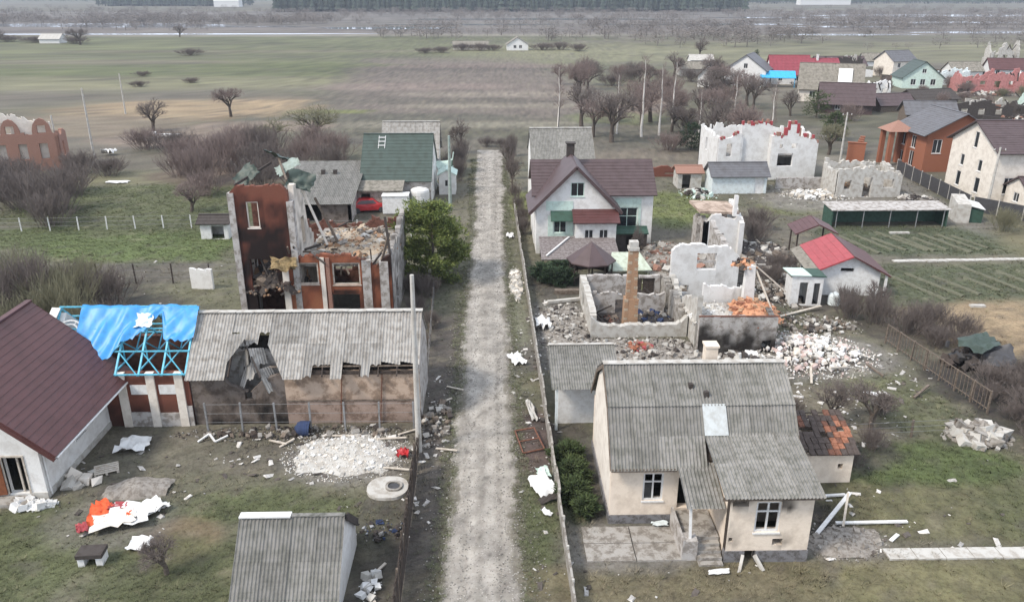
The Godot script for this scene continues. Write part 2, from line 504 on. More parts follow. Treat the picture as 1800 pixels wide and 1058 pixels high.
func rubble(label: String, at: Vector3, rx: float, rz: float, hgt: float, big: int, small: int, mats: Array, mound: String, size := 0.35, called := "rubble_pile", piece := "chunk", flat := 0.7, core := 1.0, group := "") -> Node3D:
	var t := thing(called, label, "rubble", at, 0, group)
	var hf := func(x, z):
		var q := sqrt(x * x / (rx * rx) + z * z / (rz * rz)) * (1.0 + 0.45 * nf.get_noise_2d((x + at.x) * 22.0, (z + at.z) * 22.0))
		return maxf(-0.1, hgt * (1.0 - q * q) * (0.75 + 0.5 * nz.get_noise_2d((x + at.x) * 9.0, (z + at.z) * 9.0)))
	if mound:
		var mb := MB.new()
		var k := 22
		for i in k:
			for j in k:
				var p := []
				for q in [[i, j + 1], [i + 1, j + 1], [i + 1, j], [i, j]]:
					var a: float = (q[0] * 2.0 / k - 1) * rx * core
					var b: float = (q[1] * 2.0 / k - 1) * rz * core
					p.append(Vector3(a, hf.call(a, b), b))
				if p.any(func(e): return e.y > -0.09): mb.quad(p[0], p[1], p[2], p[3])
		part(t, "mound", mb, M[mound])
	for i in big:
		var a := rng.randf() * TAU
		var q := sqrt(rng.randf()) * 0.95
		var x := cos(a) * q * rx
		var z := sin(a) * q * rz
		var s := size * rng.randf_range(0.6, 1.7)
		var b := Basis.from_euler(Vector3(rng.randf_range(-0.5, 0.5), rng.randf() * TAU, rng.randf_range(-0.5, 0.5))).scaled(Vector3.ONE * s)
		part(t, piece, chunk_mesh(rng.randi() % 6, 1.0, flat), M[mats[rng.randi() % mats.size()]], Transform3D(b, Vector3(x, maxf(hf.call(x, z), 0.0) + s * 0.12, z)))
	if small:
		for m in mats:
			var xf := []
			for i in small / mats.size():
				var a := rng.randf() * TAU
				var q := pow(rng.randf(), 0.6) * 1.25
				var x := cos(a) * q * rx
				var z := sin(a) * q * rz
				var s := size * rng.randf_range(0.12, 0.5)
				xf.append(Transform3D(Basis.from_euler(Vector3(rng.randf() * 3, rng.randf() * TAU, rng.randf())).scaled(Vector3.ONE * s), Vector3(x, maxf(hf.call(x, z), 0.0) + s * 0.2, z)))
			many(t, "fragments", chunk_mesh(rng.randi() % 6, 1.0, flat), M[m], xf)
	return t

func plank(label: String, a: Vector3, b: Vector3, w: float, h: float, m: String, group := "", called := "plank", category := "plank"):
	var mid := (a + b) * 0.5
	mid.y = minf(a.y, b.y)
	var mb := MB.new()
	mb.bar(a - mid, b - mid, w, h)
	return one(called, label, category, mb, M[m], mid, 0, group)

func crumple(w: float, d: float, amp: float, sd: int, k := 7) -> MB:  # a bent sheet or cloth lying on the ground
	var mb := MB.new()
	var r := RandomNumberGenerator.new()
	r.seed = sd
	var hs := {}
	for i in k + 1:
		for j in k + 1:
			var u := float(i) / k - 0.5
			var q := float(j) / k - 0.5
			var edge := 1.0 + 0.3 * nz.get_noise_2d(sd * 31.0 + i * 22.0, j * 22.0)
			hs[Vector2i(i, j)] = Vector3(u * w * edge, 0.02 + amp * (0.5 + 0.9 * nz.get_noise_2d(sd * 57.0 + i * 40.0, j * 40.0)) + r.randf() * amp * 0.25, q * d * edge)
	for i in k:
		for j in k:
			var c := [Vector2i(i, j + 1), Vector2i(i + 1, j + 1), Vector2i(i + 1, j), Vector2i(i, j)]
			var th := Vector3(0, 0.012, 0)
			mb.quad(hs[c[0]] + th, hs[c[1]] + th, hs[c[2]] + th, hs[c[3]] + th)
			mb.quad(hs[c[3]], hs[c[2]], hs[c[1]], hs[c[0]])
	if k >= 7: mb.soften()
	return mb
# ---------------------------------------------------------------- ground
const GREEN := Color(0.12, 0.137, 0.062)
const LUSH := Color(0.128, 0.17, 0.058)
const OLIVE := Color(0.138, 0.134, 0.084)
const DRAB := Color(0.148, 0.133, 0.104)
const EARTH_TONE := Color(0.1, 0.087, 0.076)
const DARK := Color(0.062, 0.054, 0.046)
const TAN := Color(0.36, 0.27, 0.165)
const DUST := Color(0.25, 0.232, 0.205)
const PALE := Color(0.44, 0.41, 0.36)
const PINKISH := Color(0.3, 0.235, 0.185)
# centre x, centre z, half sizes, colour, strength, shape (2 round, 8 square), slant
var zones := [
	# far fields
	[-250, -345, 290, 112, Color(0.135, 0.145, 0.07), 0.95, 8, 0.0], [-120, -240, 150, 34, Color(0.125, 0.142, 0.06), 0.9, 8, 0.0],
	[-210, -215, 200, 18, Color(0.21, 0.2, 0.12), 0.8, 4, 0.0],
	[-9, -222, 31, 76, Color(0.175, 0.145, 0.122), 0.97, 8, 0.12], [-5, -262, 32, 7, Color(0.23, 0.18, 0.15), 0.8, 4, 0.0], [-20, -205, 24, 8, Color(0.21, 0.165, 0.14), 0.8, 4, 0.0], [2, -188, 26, 5, Color(0.29, 0.25, 0.2), 0.8, 4, 0.0], [-14, -176, 26, 5, Color(0.13, 0.115, 0.09), 0.7, 4, 0.0], [4, -168, 24, 4, Color(0.28, 0.25, 0.19), 0.7, 4, 0.0],
	[-24, -152, 30, 5, Color(0.12, 0.115, 0.085), 0.8, 4, 0.0], [-33, -160, 10, 3, Color(0.17, 0.185, 0.06), 0.9, 2, 0.0], [-3, -143, 24, 4, Color(0.26, 0.24, 0.18), 0.8, 4, 0.0],
	[-140, -280, 60, 10, Color(0.17, 0.15, 0.105), 0.7, 2, 0.0], [-90, -330, 90, 8, Color(0.18, 0.16, 0.11), 0.6, 2, 0.0], [-200, -260, 70, 7, Color(0.12, 0.115, 0.075), 0.6, 2, 0.0], [-60, -268, 30, 12, Color(0.13, 0.15, 0.06), 0.7, 2, 0.0],
	[0, -516, 900, 66, Color(0.17, 0.15, 0.135), 0.95, 8, 0.0], [0, -455, 260, 10, Color(0.3, 0.28, 0.22), 0.7, 4, 0.0], [40, -800, 2500, 230, Color(0.17, 0.155, 0.14), 0.95, 8, 0.0],
	[-60, -302, 200, 3, Color(0.12, 0.12, 0.08), 0.8, 8, 0.0], [150, -330, 160, 60, Color(0.21, 0.205, 0.12), 0.9, 4, 0.0],
	[-62, -165, 26, 16, TAN, 0.92, 2, 0.0], [-48, -176, 9, 8, TAN * 1.1, 0.8, 2, 0.0], [-52, -132, 14, 10, PINKISH, 0.9, 2, 0.0], [-80, -142, 30, 14, Color(0.26, 0.21, 0.15), 0.8, 2, 0.0], [-40, -142, 12, 7, PINKISH, 0.8, 2, 0.0],
	[-85, -184, 60, 6, Color(0.15, 0.13, 0.1), 0.7, 4, 0.0], [34, -175, 5, 22, PINKISH * 1.1, 0.9, 2, -0.3], [22, -150, 10, 8, Color(0.16, 0.18, 0.08), 0.7, 2, 0.0],
	# left middle
	[-38, -86, 16, 13, GREEN, 0.9, 2, 0.0], [-32, -71, 12, 5, LUSH, 0.95, 2, 0.0], [-46, -74, 8, 4, LUSH, 0.7, 2, 0.0], [-52, -100, 16, 4, Color(0.22, 0.21, 0.12), 0.7, 2, 0.4], [-30, -64, 10, 3, EARTH_TONE, 0.7, 2, 0.0], [-32, -52, 10, 9, DARK, 0.8, 2, 0.0],
	[-44, -112, 16, 6, DRAB, 0.9, 2, 0.0], [-34, -103, 10, 7, Color(0.15, 0.11, 0.09), 0.8, 2, 0.0], [-20, -68, 4, 12, OLIVE, 0.8, 2, 0.0], [-11, -70, 5, 6, OLIVE, 0.8, 2, 0.0],
	# left yard
	[-13, -31, 9, 6.5, OLIVE, 0.8, 2, 0.0], [-13, -31.8, 4.2, 2.2, GREEN, 0.95, 2, 0.0], [-7.5, -29.5, 3.2, 2.2, GREEN, 0.8, 2, 0.0], [-21, -27, 5, 4, GREEN, 0.8, 2, 0.0], [-11.2, -34.6, 3, 1.4, DRAB, 0.9, 2, 0.0], [-15, -34.9, 9.5, 3.4, DRAB, 0.7, 2, 0.0],
	[-13.6, -28.4, 1.8, 1.6, TAN * 0.62, 0.85, 2, 0.0], [-17.3, -29.9, 2.6, 2.2, DUST * 0.8, 0.6, 2, 0.0], [-6.9, -34.6, 3.4, 2.6, DUST, 0.85, 2, 0.0], [-12, -26, 5, 2.6, GREEN * 0.85, 0.7, 2, 0.0], [-5.0, -28, 1.4, 6, EARTH_TONE, 0.7, 2, 0.02],  # last entry: a darker brown strip along the board fence
	# verges of the lane
	[-3.3, -30, 0.9, 9, EARTH_TONE * 1.2, 0.9, 4, 0.01], [-3.3, -47, 1.1, 9, EARTH_TONE, 0.9, 4, 0.0], [-3.8, -62, 1.6, 8, Color(0.13, 0.13, 0.085), 0.8, 4, 0.0], [2.0, -29, 0.95, 3.8, GREEN * 0.95, 0.9, 4, 0.0], [2.1, -36.5, 0.95, 3.2, Color(0.125, 0.09, 0.078), 0.95, 4, 0.0], [1.9, -43.5, 0.8, 3.6, OLIVE * 0.85, 0.9, 4, 0.0], [1.8, -54, 0.7, 8, Color(0.2, 0.2, 0.14), 0.9, 4, 0.0], [1.8, -72, 0.7, 10, OLIVE, 0.8, 4, 0.0],
	# right near yard
	[3.9, -33.2, 1.2, 5, EARTH_TONE, 0.8, 4, 0.0], [3.7, -32.5, 0.9, 3.6, Color(0.075, 0.095, 0.035), 0.85, 2, 0.0], [10, -25.4, 12, 1.3, Color(0.19, 0.165, 0.1), 0.9, 4, 0.0], [5.5, -27.6, 3, 1.6, DUST, 0.9, 4, 0.0], [20, -25, 8, 1.6, Color(0.19, 0.175, 0.09), 0.9, 4, 0.0], [20.5, -30.3, 5.8, 3.0, Color(0.175, 0.165, 0.085), 0.95, 2, 0.0], [21.5, -33.8, 5.5, 2.0, LUSH * 0.9, 0.95, 2, 0.0], [17.8, -35, 3.2, 2.2, DARK * 1.3, 0.8, 2, 0.0], [26, -29, 4, 3, GREEN, 0.6, 2, 0.0],  # first two entries: darker brown and dark green strips beside the cream gable
	[14.9, -27.6, 2.1, 1.3, DUST * 0.95, 0.95, 2, 0.0], [13.9, -29.5, 1.3, 1.9, DARK, 0.85, 2, 0.0], [18.5, -38.8, 3.6, 3.4, Color(0.205, 0.18, 0.13), 0.95, 2, 0.0], [23.4, -40.5, 2.4, 5, Color(0.16, 0.165, 0.09), 0.9, 2, 0.1], [21, -46.5, 5.2, 3.6, DUST, 0.9, 2, 0.0], [8, -46.5, 8, 3.2, DUST * 0.55, 0.95, 2, 0.0],
	[4.8, -51.5, 2.4, 5, DUST * 0.72, 0.95, 4, 0.0], [16, -60, 7, 7, EARTH_TONE, 0.85, 2, 0.0], [12.6, -61.5, 2, 3.2, Color(0.15, 0.15, 0.065), 0.95, 4, 0.0], [5.2, -61, 2, 4, DARK * 1.2, 0.8, 4, 0.0], [22, -57, 4, 5, EARTH_TONE * 0.9, 0.85, 2, 0.0], [21.5, -53, 2.2, 2.5, OLIVE, 0.8, 2, 0.0],
	# right gardens
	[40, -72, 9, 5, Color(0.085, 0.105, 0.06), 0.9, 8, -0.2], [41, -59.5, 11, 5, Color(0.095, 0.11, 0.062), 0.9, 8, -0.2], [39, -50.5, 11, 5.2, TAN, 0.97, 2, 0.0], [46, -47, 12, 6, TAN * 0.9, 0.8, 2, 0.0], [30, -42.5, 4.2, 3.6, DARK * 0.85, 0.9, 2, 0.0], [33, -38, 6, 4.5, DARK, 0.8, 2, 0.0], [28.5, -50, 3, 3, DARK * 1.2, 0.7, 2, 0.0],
	[20, -84, 4.5, 8, Color(0.16, 0.185, 0.06), 0.9, 4, 0.0], [33, -84, 4, 3, Color(0.16, 0.17, 0.07), 0.8, 2, 0.0], [38, -88, 8, 7, DUST, 0.85, 2, 0.0], [48.8, -88, 2.2, 15, DUST * 1.05, 0.9, 4, -0.06], [3.2, -86, 1.6, 6, Color(0.17, 0.19, 0.07), 0.9, 4, 0.0], [52, -68, 5, 8, Color(0.2, 0.18, 0.09), 0.6, 2, 0.0],
	[45, -108, 12, 6, Color(0.27, 0.25, 0.21), 0.8, 2, 0.0], [22, -112, 10, 8, Color(0.18, 0.15, 0.115), 0.8, 2, 0.0], [70, -190, 30, 20, Color(0.19, 0.17, 0.13), 0.6, 2, 0.0],
]

func ground_color(x: float, z: float) -> Color:
	var big := nz.get_noise_2d(x * 2.2, z * 2.2)
	var mid := nz.get_noise_2d(x * 11.0 + 300, z * 11.0)
	var fin := nf.get_noise_2d(x * 40.0, z * 40.0)
	var c := OLIVE.lerp(DRAB, clampf(0.5 + big * 1.1 + mid * 0.5, 0, 1))
	var wob := mid * 0.45 + fin * 0.22 + big * 0.2
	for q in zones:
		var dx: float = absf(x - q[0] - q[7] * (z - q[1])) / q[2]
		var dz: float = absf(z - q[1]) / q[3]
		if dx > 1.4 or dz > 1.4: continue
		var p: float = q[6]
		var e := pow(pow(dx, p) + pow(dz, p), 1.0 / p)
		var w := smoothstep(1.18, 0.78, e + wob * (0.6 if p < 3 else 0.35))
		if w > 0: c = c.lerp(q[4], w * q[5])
	var spot := nf.get_noise_2d(x * 17.0 + 90, z * 17.0 + 40)
	if spot > 0.28: c = c.lerp(EARTH_TONE, clampf((spot - 0.28) * 2.2, 0, 0.55))
	elif spot < -0.33: c = c.lerp(Color(0.24, 0.215, 0.15), clampf((-0.33 - spot) * 2.0, 0, 0.5))
	var f := 1.0 + fin * 0.5 + mid * 0.25 + 0.35 * nz.get_noise_2d(x * 0.55 + 900, z * 1.6)
	f *= 0.78
	return Color(c.r * f, c.g * f, c.b * f)

func gh(x: float, z: float) -> float:
	if z > -140 and absf(x) < 60:
		var lane := smoothstep(2.0, 3.2, absf(x + 0.6))
		return 0.05 * nf.get_noise_2d(x * 12.0, z * 12.0) * lane - 0.012
	return -0.012

func steps(lo: float, hi: float, first: float, grow_from: float, grow: float, most: float) -> Array:
	var out := [lo]
	var s := first
	while out[-1] < hi:
		if out[-1] > grow_from: s = minf(s * grow, most)
		out.append(minf(out[-1] + s, hi))
	return out

func build_ground():
	var xs := []
	for x in steps(0.0, 4500.0, 0.36, 33.0, 1.09, 400.0):
		xs.append(x)
		if x > 0: xs.push_front(-x)
	var zs := [220.0, 60.0, 0.0, -10.0]
	for z in steps(16.0, 5500.0, 0.36, 62.0, 1.022, 400.0): zs.append(-z)
	var nx := xs.size()
	var v := PackedVector3Array()
	var c := PackedColorArray()
	var idx := PackedInt32Array()
	for z in zs:
		for x in xs:
			v.append(Vector3(x, gh(x, z), z))
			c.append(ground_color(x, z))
	for j in zs.size() - 1:
		for i in nx - 1:
			var a := j * nx + i
			for k in [a, a + nx, a + nx + 1, a, a + nx + 1, a + 1]: idx.append(k)
	var n := PackedVector3Array()
	n.resize(v.size())
	for i in v.size():
		var p := v[i]
		if p.z > -90 and absf(p.x) < 40:
			n[i] = Vector3(gh(p.x - 0.2, p.z) - gh(p.x + 0.2, p.z), 0.4, gh(p.x, p.z - 0.2) - gh(p.x, p.z + 0.2)).normalized()
		else: n[i] = Vector3.UP
	var a := []
	a.resize(Mesh.ARRAY_MAX)
	a[Mesh.ARRAY_VERTEX] = v; a[Mesh.ARRAY_COLOR] = c; a[Mesh.ARRAY_NORMAL] = n; a[Mesh.ARRAY_INDEX] = idx
	var m := ArrayMesh.new()
	m.add_surface_from_arrays(Mesh.PRIMITIVE_TRIANGLES, a)
	structure("ground", m, M.ground)

func lane_half(z: float, s: int) -> float:
	return 1.68 + (0.3 if z < -90 else 0.0) + 0.3 * nz.get_noise_2d(z * 8.0 + s * 500, s * 90.0) + 0.22 * nf.get_noise_2d(z * 40.0, s * 70.0) + 0.16 * nf.get_noise_2d(z * 130.0, s * 35.0)

func build_lane():
	var mb := MB.new()
	var k := 26
	var z := -8.0
	var rows := []
	while z > -119.0:
		var row := []
		var l := -0.55 - 0.0016 * (z + 60) * 0 - lane_half(z, -1)
		var r := -0.55 + lane_half(z, 1)
		for i in k + 1:
			var x := lerpf(l, r, float(i) / k)
			var fin := nf.get_noise_2d(x * 30.0, z * 30.0)
			var streak := nz.get_noise_2d(x * 95.0, z * 1.5) * 1.2
			var mid := nz.get_noise_2d(x * 9.0 + 50, z * 5.0)
			var rut: float = maxf(0.0, 1.0 - absf(absf(x + 0.55) - 0.78) / 0.3)
			var c := Color(0.305, 0.283, 0.252)
			c = c.lerp(Color(0.23, 0.21, 0.183), clampf(0.3 * rut + streak * 0.9, 0, 0.6))
			c = c.lerp(Color(0.36, 0.336, 0.302), clampf(-streak * 1.3, 0, 0.8))
			var pot := nf.get_noise_2d(x * 95.0 + 700, z * 60.0)
			if pot > 0.36: c = c.lerp(Color(0.14, 0.125, 0.11), clampf((pot - 0.36) * 6.0, 0, 0.75))
			var edge := minf(i, k - i) / float(k)
			var grassy := nf.get_noise_2d(x * 20.0 + 33, z * 12.0)
			if edge < 0.16 and grassy > edge * 2.5 - 0.25: c = c.lerp(DRAB, clampf((grassy - edge * 2.5 + 0.25) * 4.0, 0, 0.9))
			var f := 1.0 + fin * 0.5
			row.append([Vector3(x, 0.022 - 0.03 * rut - 0.01 * (1.0 - minf(edge * 10.0, 1.0)) * 4.0 + 0.003 * fin, z), Color(c.r * f, c.g * f, c.b * f)])
		rows.append(row)
		z -= 0.3 + maxf(0.0, (-z - 60.0) * 0.006)
	for j in rows.size() - 1:
		for i in k:
			var q := [rows[j][i], rows[j][i + 1], rows[j + 1][i + 1], rows[j + 1][i]]
			var s := mb.v.size()
			mb.quad(q[0][0], q[1][0], q[2][0], q[3][0])
			for e in range(s, mb.v.size()):
				for w in q:
					if w[0].is_equal_approx(mb.v[e]): mb.c[e] = w[1]
			for e in range(s, mb.v.size()): mb.n[e] = (mb.n[e] + Vector3.UP).normalized()
	structure("dirt_lane", mb, M.lane)

func blocked(x: float, z: float) -> bool:
	if absf(x + 0.55) < 1.5: return true
	for b in [[4.7, -35.9, 13.3, -26.4], [3.2, -40.3, 6.8, -37.4], [-28.5, -38.8, -20.9, -31.6], [-24, -44, -4.2, -38.3], [-10.2, -27.2, -5.6, -20], [14.6, -34.6, 17.1, -32], [6.3, -57.2, 13.4, -49.5], [13, -56, 18.5, -46.6]]:
		if x > b[0] and z > b[1] and x < b[2] and z < b[3]: return true
	return false

func build_grass():
	var mb := MB.new()
	var r := RandomNumberGenerator.new()
	r.seed = 5
	for i in 12:
		var a := r.randf() * TAU
		var o := Vector3(cos(a), 0, sin(a)) * r.randf() * 0.6
		var lean := Vector3(cos(a + r.randf()), 0, sin(a + r.randf())) * r.randf_range(0.2, 0.7)
		var side := Vector3(-sin(a), 0, cos(a)) * 0.045
		mb.tri(o - side, o + side, o + lean + Vector3(0, r.randf_range(0.6, 1.1), 0))
		mb.n[-1] = (mb.n[-1] + Vector3.UP * 2).normalized(); mb.n[-2] = mb.n[-1]; mb.n[-3] = mb.n[-1]
	var tuft := mb.mesh()
	for lot in [["grass", "short spring grass and dead stalks covering the yards", 60000, 0.15], ["weeds", "taller dry weeds in clumps along fences and field edges", 9000, 0.2]]:
		var xf := []
		var co := []
		var tries := 0
		if lot[0] == "grass":
			for i in 7000:
				var sd := 1.0 if i % 2 else -1.0
				var z := -22.0 - pow(r.randf(), 1.3) * 90.0
				var x := -0.55 + sd * (lane_half(z, int(sd)) + r.randf_range(-0.3, 0.5))
				var s := r.randf_range(0.08, 0.2) * (1.0 + (-z - 22.0) * 0.008)
				xf.append(Transform3D(Basis(Vector3.UP, r.randf() * TAU).scaled(Vector3(s, s * 0.6, s)), Vector3(x, 0.0, z)))
				var c := DRAB.lerp(GREEN, r.randf())
				co.append(Color(c.r, c.g, c.b))
		while xf.size() < lot[2] and tries < lot[2] * 4:
			tries += 1
			var z := -23.0 - pow(r.randf(), 1.5) * 75.0
			var x := r.randf_range(-1, 1) * (16.0 - z * 0.62) + 2
			if blocked(x, z): continue
			var c := ground_color(x, z)
			var lush := c.g / maxf(c.r, 0.001)
			var keep := clampf((lush - 0.9) * 3.5, 0.04, 1.0)
			if lot[0] == "weeds": keep = clampf(nz.get_noise_2d(x * 6.0, z * 6.0) * 2.5, 0.03, 1.0)
			if c.r > 0.3 or r.randf() > keep: continue
			var s: float = lot[3] * r.randf_range(0.5, 1.5) * (1.0 + (-z - 23.0) * 0.008)
			xf.append(Transform3D(Basis(Vector3.UP, r.randf() * TAU).scaled(Vector3(s, s * r.randf_range(0.4, 0.9), s)), Vector3(x, gh(x, z) - 0.01, z)))
			var g := r.randf_range(0.8, 1.35)
			c = c.lerp(GREEN if lot[0] == "grass" else Color(0.24, 0.2, 0.13), 0.35)
			co.append(Color(c.r * g, c.g * g, c.b * g))
		var o := many(self, lot[0], tuft, M.grass, xf, co)
		o.set_meta("label", lot[1]); o.set_meta("category", lot[0])

func build_gravel():
	var r := RandomNumberGenerator.new()
	r.seed = 61
	var xf := []
	var co := []
	for i in 12000:
		var z := -23.0 - pow(r.randf(), 1.4) * 90.0
		var x := -0.55 + r.randf_range(-1, 1) * (1.75 if i % 4 else 2.6)
		var k := r.randf_range(0.025, 0.075) * (1.0 + (-z - 23.0) * 0.01)
		xf.append(Transform3D(Basis.from_euler(Vector3(r.randf(), r.randf() * TAU, r.randf())).scaled(Vector3(k, k * 0.6, k)), Vector3(x, 0.02, z)))
		var g := r.randf_range(0.12, 0.42)
		co.append(Color(g, g * 0.94, g * 0.85))
	var o := many(self, "gravel", chunk_mesh(1, 1.0, 0.7), M.grass, xf, co)
	o.set_meta("label", "loose stones and clods on the dirt lane"); o.set_meta("category", "gravel")

func build_litter():
	# white and dark scraps strewn by the blasts
	var spots := [[-8, -35.5, 6, 3, 170], [-17, -32.5, 4.5, 4, 60], [1.9, -38, 0.9, 14, 60], [3.2, -40, 0.8, 12, 50], [21, -44, 6, 5, 200], [18.5, -39, 4.5, 4, 130], [15, -29.5, 4, 3, 60], [8, -47, 8, 3, 160], [4.7, -52, 2.4, 5, 120], [20, -33, 6, 4, 22], [-3.4, -36, 1.2, 8, 50], [17, -62, 8, 8, 160], [38, -88, 9, 8, 140], [-6, -30, 2.5, 3, 30], [6, -26, 5, 1.5, 24], [-14, -47, 9, 3, 60], [-26, -62, 7, 6, 30], [22, -27, 6, 2.5, 20]]
	for lot in [["pale scraps of plaster and slate strewn over the yards", Color(0.62, 0.6, 0.57), 0.6, "pale_scraps"], ["dark burnt scraps strewn over the yards and lane edges", Color(0.1, 0.085, 0.075), 0.45, "dark_scraps"]]:
		var xf := []
		var co := []
		for s in spots:
			for i in int(s[4] * lot[2]):
				var a := rng.randf() * TAU
				var q := sqrt(rng.randf())
				var x: float = s[0] + cos(a) * q * s[2]
				var z: float = s[1] + sin(a) * q * s[3]
				if blocked(x, z): continue
				var k := 0.05 + 0.28 * pow(rng.randf(), 2.5)
				xf.append(Transform3D(Basis.from_euler(Vector3(rng.randf_range(-0.4, 0.4), rng.randf() * TAU, rng.randf_range(-0.4, 0.4))) * Basis.from_scale(Vector3(k * rng.randf_range(0.7, 2.2), k * 0.35, k)), Vector3(x, gh(x, z) + 0.03, z)))
				var g := rng.randf_range(0.6, 1.25)
				co.append(Color(lot[1].r * g, lot[1].g * g, lot[1].b * g))
		var o := many(self, lot[3], chunk_mesh(2, 1.0, 0.6), M.bits, xf, co)
		o.set_meta("label", lot[0]); o.set_meta("category", "debris")

# ---------------------------------------------------------------- trees
func grow(wood: MB, twigs: MB, p: Vector3, dir: Vector3, len: float, r: float, depth: int, r0: RandomNumberGenerator, spread: float, thick: float):
	var q := p + dir * len
	var mid := p + dir * len * 0.5 + Vector3(r0.randf_range(-1, 1), 0, r0.randf_range(-1, 1)) * len * 0.06
	var into := wood if depth >= 3 else twigs
	var k := 6 if depth >= 4 else (4 if depth == 3 else 3)
	into.tube(p, mid, r, r * 0.82, k)
	into.tube(mid, q, r * 0.82, r * 0.6, k)
	if depth == 0: return
	var kids := 4
	for i in kids:
		var a := TAU * (i + r0.randf() * 0.8) / kids
		var side := dir.cross(Vector3(0.3, 0.2, 0.9)).normalized().rotated(dir, a)
		var nd := (dir + side * spread * r0.randf_range(0.6, 1.3) + Vector3(0, 0.22, 0)).normalized()
		var from := p.lerp(q, r0.randf_range(0.45, 1.0)) if i > 0 else q
		grow(wood, twigs, from, nd, len * r0.randf_range(0.62, 0.82), maxf(r * 0.56, thick), depth - 1, r0, spread, thick)

func tree_meshes(k: int, depth := 5, spread := 0.75, trunk := 0.28, r := 0.04, thick := 0.0022) -> Array:  # about 1 m tall
	var key := "tree%d" % k
	if cache.has(key): return cache[key]
	var r0 := RandomNumberGenerator.new()
	r0.seed = 900 + k * 17
	var a := MB.new()
	var b := MB.new()
	grow(a, b, Vector3(0, -0.02, 0), Vector3(r0.randf_range(-0.1, 0.1), 1, r0.randf_range(-0.1, 0.1)).normalized(), trunk, r, depth, r0, spread, thick)
	cache[key] = [a.mesh(), b.mesh()]
	return cache[key]

func birch_meshes(k: int) -> Array:  # 1 m tall, a white stem with short fine branches
	var key := "birch%d" % k
	if cache.has(key): return cache[key]
	var r0 := RandomNumberGenerator.new()
	r0.seed = 300 + k * 7
	var a := MB.new()
	var b := MB.new()
	var p := Vector3(0, -0.02, 0)
	var pts := [p]
	for i in 8:
		p += Vector3(r0.randf_range(-0.012, 0.012), 0.122, r0.randf_range(-0.012, 0.012))
		pts.append(p)
		a.tube(pts[i], pts[i + 1], 0.021 - 0.0022 * i, 0.0188 - 0.0022 * i, 6)
	for i in 70:
		var f := r0.randf_range(0.28, 1.0)
		var q: Vector3 = pts[int(f * 7.99)].lerp(pts[mini(int(f * 7.99) + 1, 8)], fmod(f * 7.99, 1.0))
		var t := r0.randf() * TAU
		var d := Vector3(cos(t), r0.randf_range(0.5, 1.6), sin(t)).normalized()
		var e := q + d * r0.randf_range(0.08, 0.2) * (1.2 - f * 0.7)
		b.tube(q, e, 0.0022, 0.0012, 3)
		for j in 7:
			var s := q.lerp(e, r0.randf_range(0.3, 1.0))
			b.tube(s, s + (d + Vector3(r0.randf_range(-1, 1), r0.randf_range(-0.6, 0.8), r0.randf_range(-1, 1))).normalized() * 0.05, 0.0012, 0.0007, 3)
	cache[key] = [a.mesh(), b.mesh()]
	return cache[key]

func tree(label: String, at: Vector3, h: float, k: int, wide := 1.0, twig := "twig", bark := "bark", called := "bare_tree", group := "") -> Node3D:
	var m := tree_meshes(k) if k < 10 else birch_meshes(k)
	var t := thing(called, label, "tree", at, rng.randf() * 360, group)
	var b := Basis.from_scale(Vector3(h * wide, h, h * wide))
	part(t, "trunk", m[0], M[bark], Transform3D(b, Vector3.ZERO))
	part(t, "crown", m[1], M[twig], Transform3D(b, Vector3.ZERO))
	return t

func bush_mesh(k: int) -> ArrayMesh:  # radius about 1, height about 1
	var key := "bush%d" % k
	if cache.has(key): return cache[key]
	var r0 := RandomNumberGenerator.new()
	r0.seed = 400 + k
	var mb := MB.new()
	for i in 60:
		var a := r0.randf() * TAU
		var o := Vector3(cos(a), 0, sin(a)) * r0.randf() * 0.45
		var d := (o * 1.3 + Vector3(r0.randf_range(-0.4, 0.4), 0.85, r0.randf_range(-0.4, 0.4))).normalized()
		var L := r0.randf_range(0.5, 0.75)
		var q := o + d * L
		mb.tube(o, q, 0.008, 0.005, 3)
		for j in 9:
			var s := o.lerp(q, r0.randf_range(0.35, 1.0))
			var e := (d + Vector3(r0.randf_range(-1, 1), r0.randf_range(-0.1, 0.8), r0.randf_range(-1, 1)) * 0.8).normalized()
			var q2 := s + e * r0.randf_range(0.2, 0.4)
			mb.tube(s, q2, 0.005, 0.003, 3)
			for w in 3:
				var s2 := s.lerp(q2, r0.randf_range(0.4, 1.0))
				mb.tube(s2, s2 + (e + Vector3(r0.randf_range(-1, 1), r0.randf_range(0, 0.8), r0.randf_range(-1, 1))).normalized() * 0.16, 0.0035, 0.002, 3)
	cache[key] = mb.mesh()
	return cache[key]

func bush(label: String, at: Vector3, wide: float, h: float, twig := "twig", group := "", called := "bare_bush"):
	var o := part(self, numbered(called), bush_mesh(rng.randi() % 4), M[twig], Transform3D(Basis(Vector3.UP, rng.randf() * TAU) * Basis.from_scale(Vector3(wide, h, wide)), at + Vector3(0, -0.03, 0)))
	o.set_meta("label", label); o.set_meta("category", "bush")
	if group: o.set_meta("group", group)
	return o

